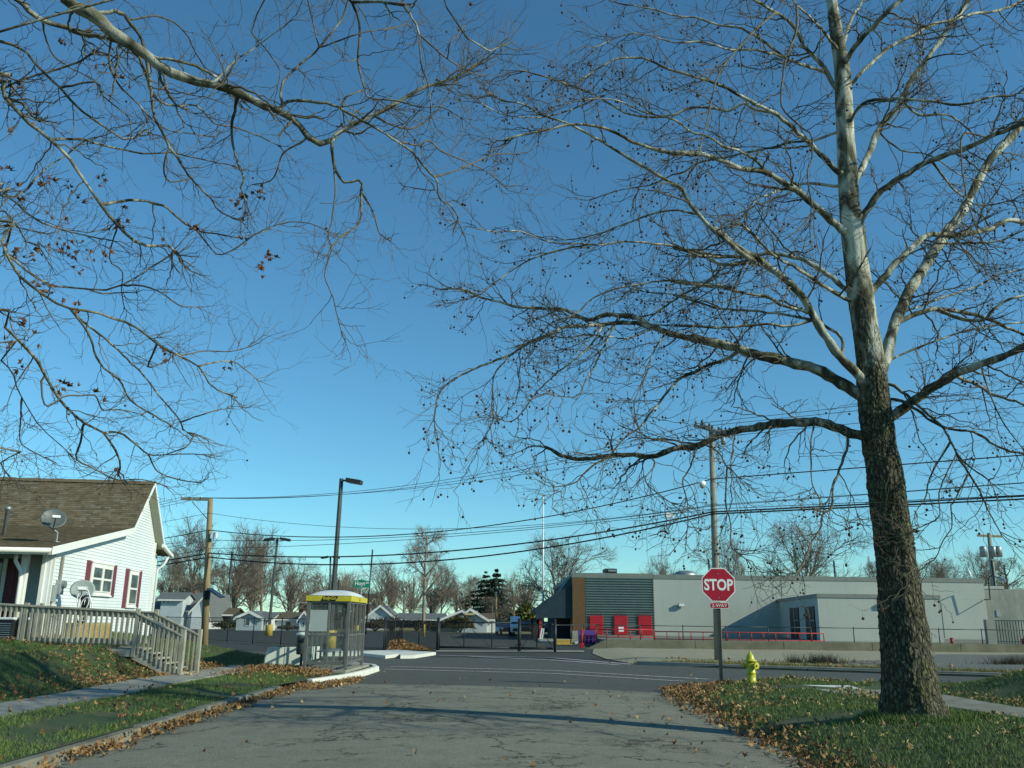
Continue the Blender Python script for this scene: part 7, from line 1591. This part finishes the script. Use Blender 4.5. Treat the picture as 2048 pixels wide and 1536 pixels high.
shrub(783, 1262, 1236, 112, 2.2, 'dark bare hedge at the foot of the pale gabled house', M['weed'], 3400)
shrub(750, 1264, 1243, 110, 2.0, 'low brown shrub right of the bus shelter beyond the lot', M['weed'], 3000)
shrub(833, 1262, 1240, 116, 1.8, 'brown shrub beside the tallest tree trunk', M['weed'], 2600)
shrub(575, 1262, 1251, 109, 1.2, 'low dry bush at the wall of the brown roofed garage', M['weed'], 900)
shrub(448, 1264, 1243, 110, 1.3, 'dark green bush between the dark shed and the small garage', M['bush_leaf'], 1400)
shrub(337, 1266, 1252, 100, 1.1, 'low green bush at the wall of the white two-storey house', M['bush_leaf'], 900)
shrub(868, 1262, 1243, 118, 1.5, 'dark shrub just left of the round green shrub', M['bush_leaf'], 1300)

# ---------------------------------------------------------------- grass blades
def blades(name, pts, h, w, mat, label, cat='grass'):
    m = len(pts); a = rng.uniform(0, 6.28, m); d = np.stack([np.cos(a), np.sin(a), 0 * a], 1); hh = rng.uniform(h[0], h[1], m); ww = rng.uniform(w[0], w[1], m); ln_ = rng.normal(0, .45, (m, 2))
    P = np.asarray(pts); tip = P + np.stack([ln_[:, 0] * hh, ln_[:, 1] * hh, hh], 1); V = np.stack([P - d * ww[:, None], P + d * ww[:, None], tip], 1).reshape(-1, 3)
    o = npobj(name, V, np.arange(m * 3).reshape(-1, 3), mat, None, False, 'stuff'); tag(o, label, cat); return o
def scatter(n, x0, x1, y0, y1, ok, zf, ypow=1.0):
    X = rng.uniform(x0, x1, n); Y = y0 + (y1 - y0) * rng.random(n) ** ypow; K = [i for i in range(n) if ok(X[i], Y[i])]
    return np.array([(X[i], Y[i], zf(X[i], Y[i])) for i in K])
okL = lambda X, Y: X < xmaxL(Y) - .17 and not (-8.02 < X < -6.78 and Y < 26.6) and not (-5.75 < X < -4.2 and 24.15 < Y < 28.4)
okR = lambda X, Y: X > xminR(Y) + .02 and Y < near_line(X) - .12 and not (7.05 < X < 8.25 and Y < 19.0) and not (5.9 < X < 8.9 and 18.2 < Y < 20.2 and Y > 18.9 - .0) 
patch = lambda X, Y: mnoise.noise(Vector((X * .8, Y * .8, 5))) > -.38 + .25 * rng.random()
bl = scatter(120000, -12.5, -4.8, 8.5, 29, lambda X, Y: okL(X, Y) and patch(X, Y), zL, 1.25); br_ = scatter(120000, 3.3, 12.5, 8.2, 23, lambda X, Y: okR(X, Y) and patch(X, Y), zR, 1.15)
blades('grass', bl, (.025, .06), (.003, .006), M['blade'], 'short green lawn grass on the bank and verge at the left'); blades('grass', br_, (.03, .07), (.003, .006), M['blade'], 'short green lawn grass round the big trunk at the right')
edge = np.array([(X, near_line(X) - random.uniform(.0, .35), 0.06) for X in rng.uniform(5.8, 13, 5000)]); edge[:, 2] = [zR(x, y) for x, y, _ in edge]; 
foot = np.array([(5.75 + .62 * math.cos(a) * q, TY0 + .62 * math.sin(a) * q, .2) for a, q in zip(rng.uniform(0, 6.28, 2600), rng.uniform(.75, 1.15, 2600))]); foot[:, 0] += at(1829, 1430, TY0)[0] - 5.75; foot[:, 2] = [zR(x, y) for x, y, _ in foot]
blades('grass', np.concatenate([edge, foot]), (.06, .13), (.003, .006), M['blade'], 'longer grass tufts at the trunk foot and road edge at the right')
vd_ = np.array([(X, far_line(X) - .4 + random.uniform(.7, 1.6), 0) for X in rng.uniform(4.6, 22, 11000)]); vd_[:, 2] = [zD(x, y) for x, y, _ in vd_]; blades('grass', vd_, (.05, .16), (.006, .012), M['blade_dry'], 'dry yellow grass strip along the far kerb')

for (px_, py_, r_, n_, lb) in ((1645, 1327, .75, 900, 'dry brown weed clump by the far kerb right of the hydrant'), (2040, 1330, 1.1, 1400, 'dry brown weed clump at the far right edge of the gravel'), (1590, 1326, .3, 220, 'small weed tuft by the far kerb just right of the hydrant')):
    g__ = gnd(px_, py_, .1); c_ = rng.normal(size=(n_, 2)) * (r_ * .5, r_ * .3); wp = np.stack([g__[0] + c_[:, 0], g__[1] + c_[:, 1], np.full(n_, .09)], 1); blades('weed_clump', wp, (.12, .45), (.004, .010), M['weed'], lb, 'weeds')
# ---------------------------------------------------------------- fallen leaves
def lf(n, x0, x1, y0, y1, ok, zf, lift=.02, dens=None):
    p = scatter(n, x0, x1, y0, y1, ok, zf)
    if len(p): p[:, 2] += rng.uniform(.012, lift + .012, len(p))
    return p
z0f = lambda X, Y: (zS(X, Y) if Y < 19.9 else 0) + .006
def clump(s, th, seed): return lambda X, Y: mnoise.noise(Vector((X * s, Y * s, seed))) + .5 * mnoise.noise(Vector((X * s * 2.7, Y * s * 2.7, seed))) > th + .25 * rng.normal() * .5
gut = [lf(3600, -4.70, -4.05, 6, 21.5, lambda X, Y: rng.random() < max(0, 1 - (X + 4.68) / .45) * (.35 + .65 * (mnoise.noise(Vector((0, Y * 1.1, 2))) > -.15)), z0f, .07),
       lf(1300, -4.6, -3.6, 19.5, 23.5, lambda X, Y: X < xmaxL(Y) + .75 and X > xmaxL(Y) - .1 and rng.random() < .8, z0f, .05),
       lf(3400, 3.0, 4.3, 6.5, 21.5, lambda X, Y: abs(X - xminR(Y)) < .42 and rng.random() < (.9 if abs(X - xminR(Y)) < .2 else .5), lambda X, Y: max(.008, zR(X, Y) if X > xminR(Y) else 0.008), .07),
       lf(2200, 3.4, 5.2, 18.6, 22.6, lambda X, Y: abs(X - xminR(Y)) < .75 and rng.random() < .8, lambda X, Y: max(.008, zR(X, Y) if X > xminR(Y) else 0.008), .06),
       lf(80, -4.0, 3.2, 7, 22, lambda X, Y: rng.random() < .6, z0f, .01), lf(50, 1.5, 3.4, 9, 20, lambda X, Y: True, z0f, .01), lf(26, -5, 6, 22, 28, lambda X, Y: X > xmaxL(Y) and Y < near_line(X) + 4, z0f, .01)]
leaves('road_leaves', np.concatenate([g for g in gut if len(g)]), (.030, .060), .6, M['leaf'], None, 'drifts of brown fallen leaves along both edges of the street', 'fallen leaves')
ll = [lf(3200, -12, -4.85, 8, 26, lambda X, Y: okL(X, Y) and clump(.9, .22, 1)(X, Y), zL, .05), lf(900, -8.05, -6.78, 8, 26, lambda X, Y: clump(1.1, .30, 3)(X, Y), lambda X, Y: zL(X, Y) + .02, .02),
      lf(2600, -8.9, -7.85, 13, 26, lambda X, Y: rng.random() < (.75 if Y > 18 else .3) * (1 - abs(X + 8.15) / .9), zL, .07), lf(2600, -7.0, -4.5, 21.4, 25.4, lambda X, Y: X < xmaxL(Y) - .1 and (rng.random() < .9 if abs(Y - 23.9 + (X + 5.8) * .6) < .75 else rng.random() < .15), zL, .07),
      lf(500, -9.6, -8, 18, 23, lambda X, Y: clump(1.3, .1, 7)(X, Y), zL, .05), lf(400, -10.5, -7.5, 23, 29, lambda X, Y: clump(1.0, .1, 9)(X, Y), zL, .05), lf(260, -12, -8.2, 20.2, 21.6, lambda X, Y: rng.random() < .5, zL, .05)]
leaves('lawn_leaves', np.concatenate([g for g in ll if len(g)]), (.030, .060), .65, M['leaf'], None, 'brown fallen leaves scattered over the left bank, sidewalk and verge', 'fallen leaves')
lr = [lf(2600, 3.5, 12, 8, 22.6, lambda X, Y: okR(X, Y) and clump(.9, .20, 4)(X, Y), zR, .05), lf(2600, 3.7, 9, 15.5, 22.8, lambda X, Y: okR(X, Y) and clump(.8, .02, 6)(X, Y), zR, .05), lf(1700, 8.2, 12, 13, 17, lambda X, Y: abs(Y - 14.8 + (X - 9) * .35) < .8 and rng.random() < .7, zR, .04), lf(300, 3.5, 9, 8, 13, lambda X, Y: rng.random() < .5, zR, .04)]
leaves('verge_leaves', np.concatenate([g for g in lr if len(g)]), (.032, .062), .7, M['leaf_tan'], None, 'yellow-brown fallen leaves on the right verge round the stop sign and trunk', 'fallen leaves')
P0 = gnd(818, 1301, 0); n = 2600; q = rng.uniform(-1, 1, (n, 2)); hgt = np.maximum(0, 1 - np.abs(q[:, 0] + .55) ** .9 * .75) * np.maximum(0, 1 - q[:, 1] ** 2) * .52
pl = np.stack([P0[0] - .05 + q[:, 0] * 1.1 + .12, P0[1] + .7 + q[:, 1] * .75 + .1 * q[:, 0], hgt * rng.uniform(.3, 1, n) + .02], 1); o = leaves('leaf_pile', pl[hgt > .01], (.05, .10), .9, M['leaf'], None, 'heap of orange-brown leaves against the fence left of the gate', 'leaf pile')
dl = lf(500, 3.5, 16, 30, 36, lambda X, Y: Y > far_line(X) + .3 and clump(.7, .1, 2)(X, Y), zD, .04)
if len(dl): leaves('kerb_leaves', dl, (.05, .09), .5, M['leaf'], None, 'scattered leaves in the dry grass along the far kerb', 'fallen leaves')
print('tris', sum(len(o.data.polygons) for o in bpy.data.objects if o.type == 'MESH'), 'objects', len(bpy.data.objects))
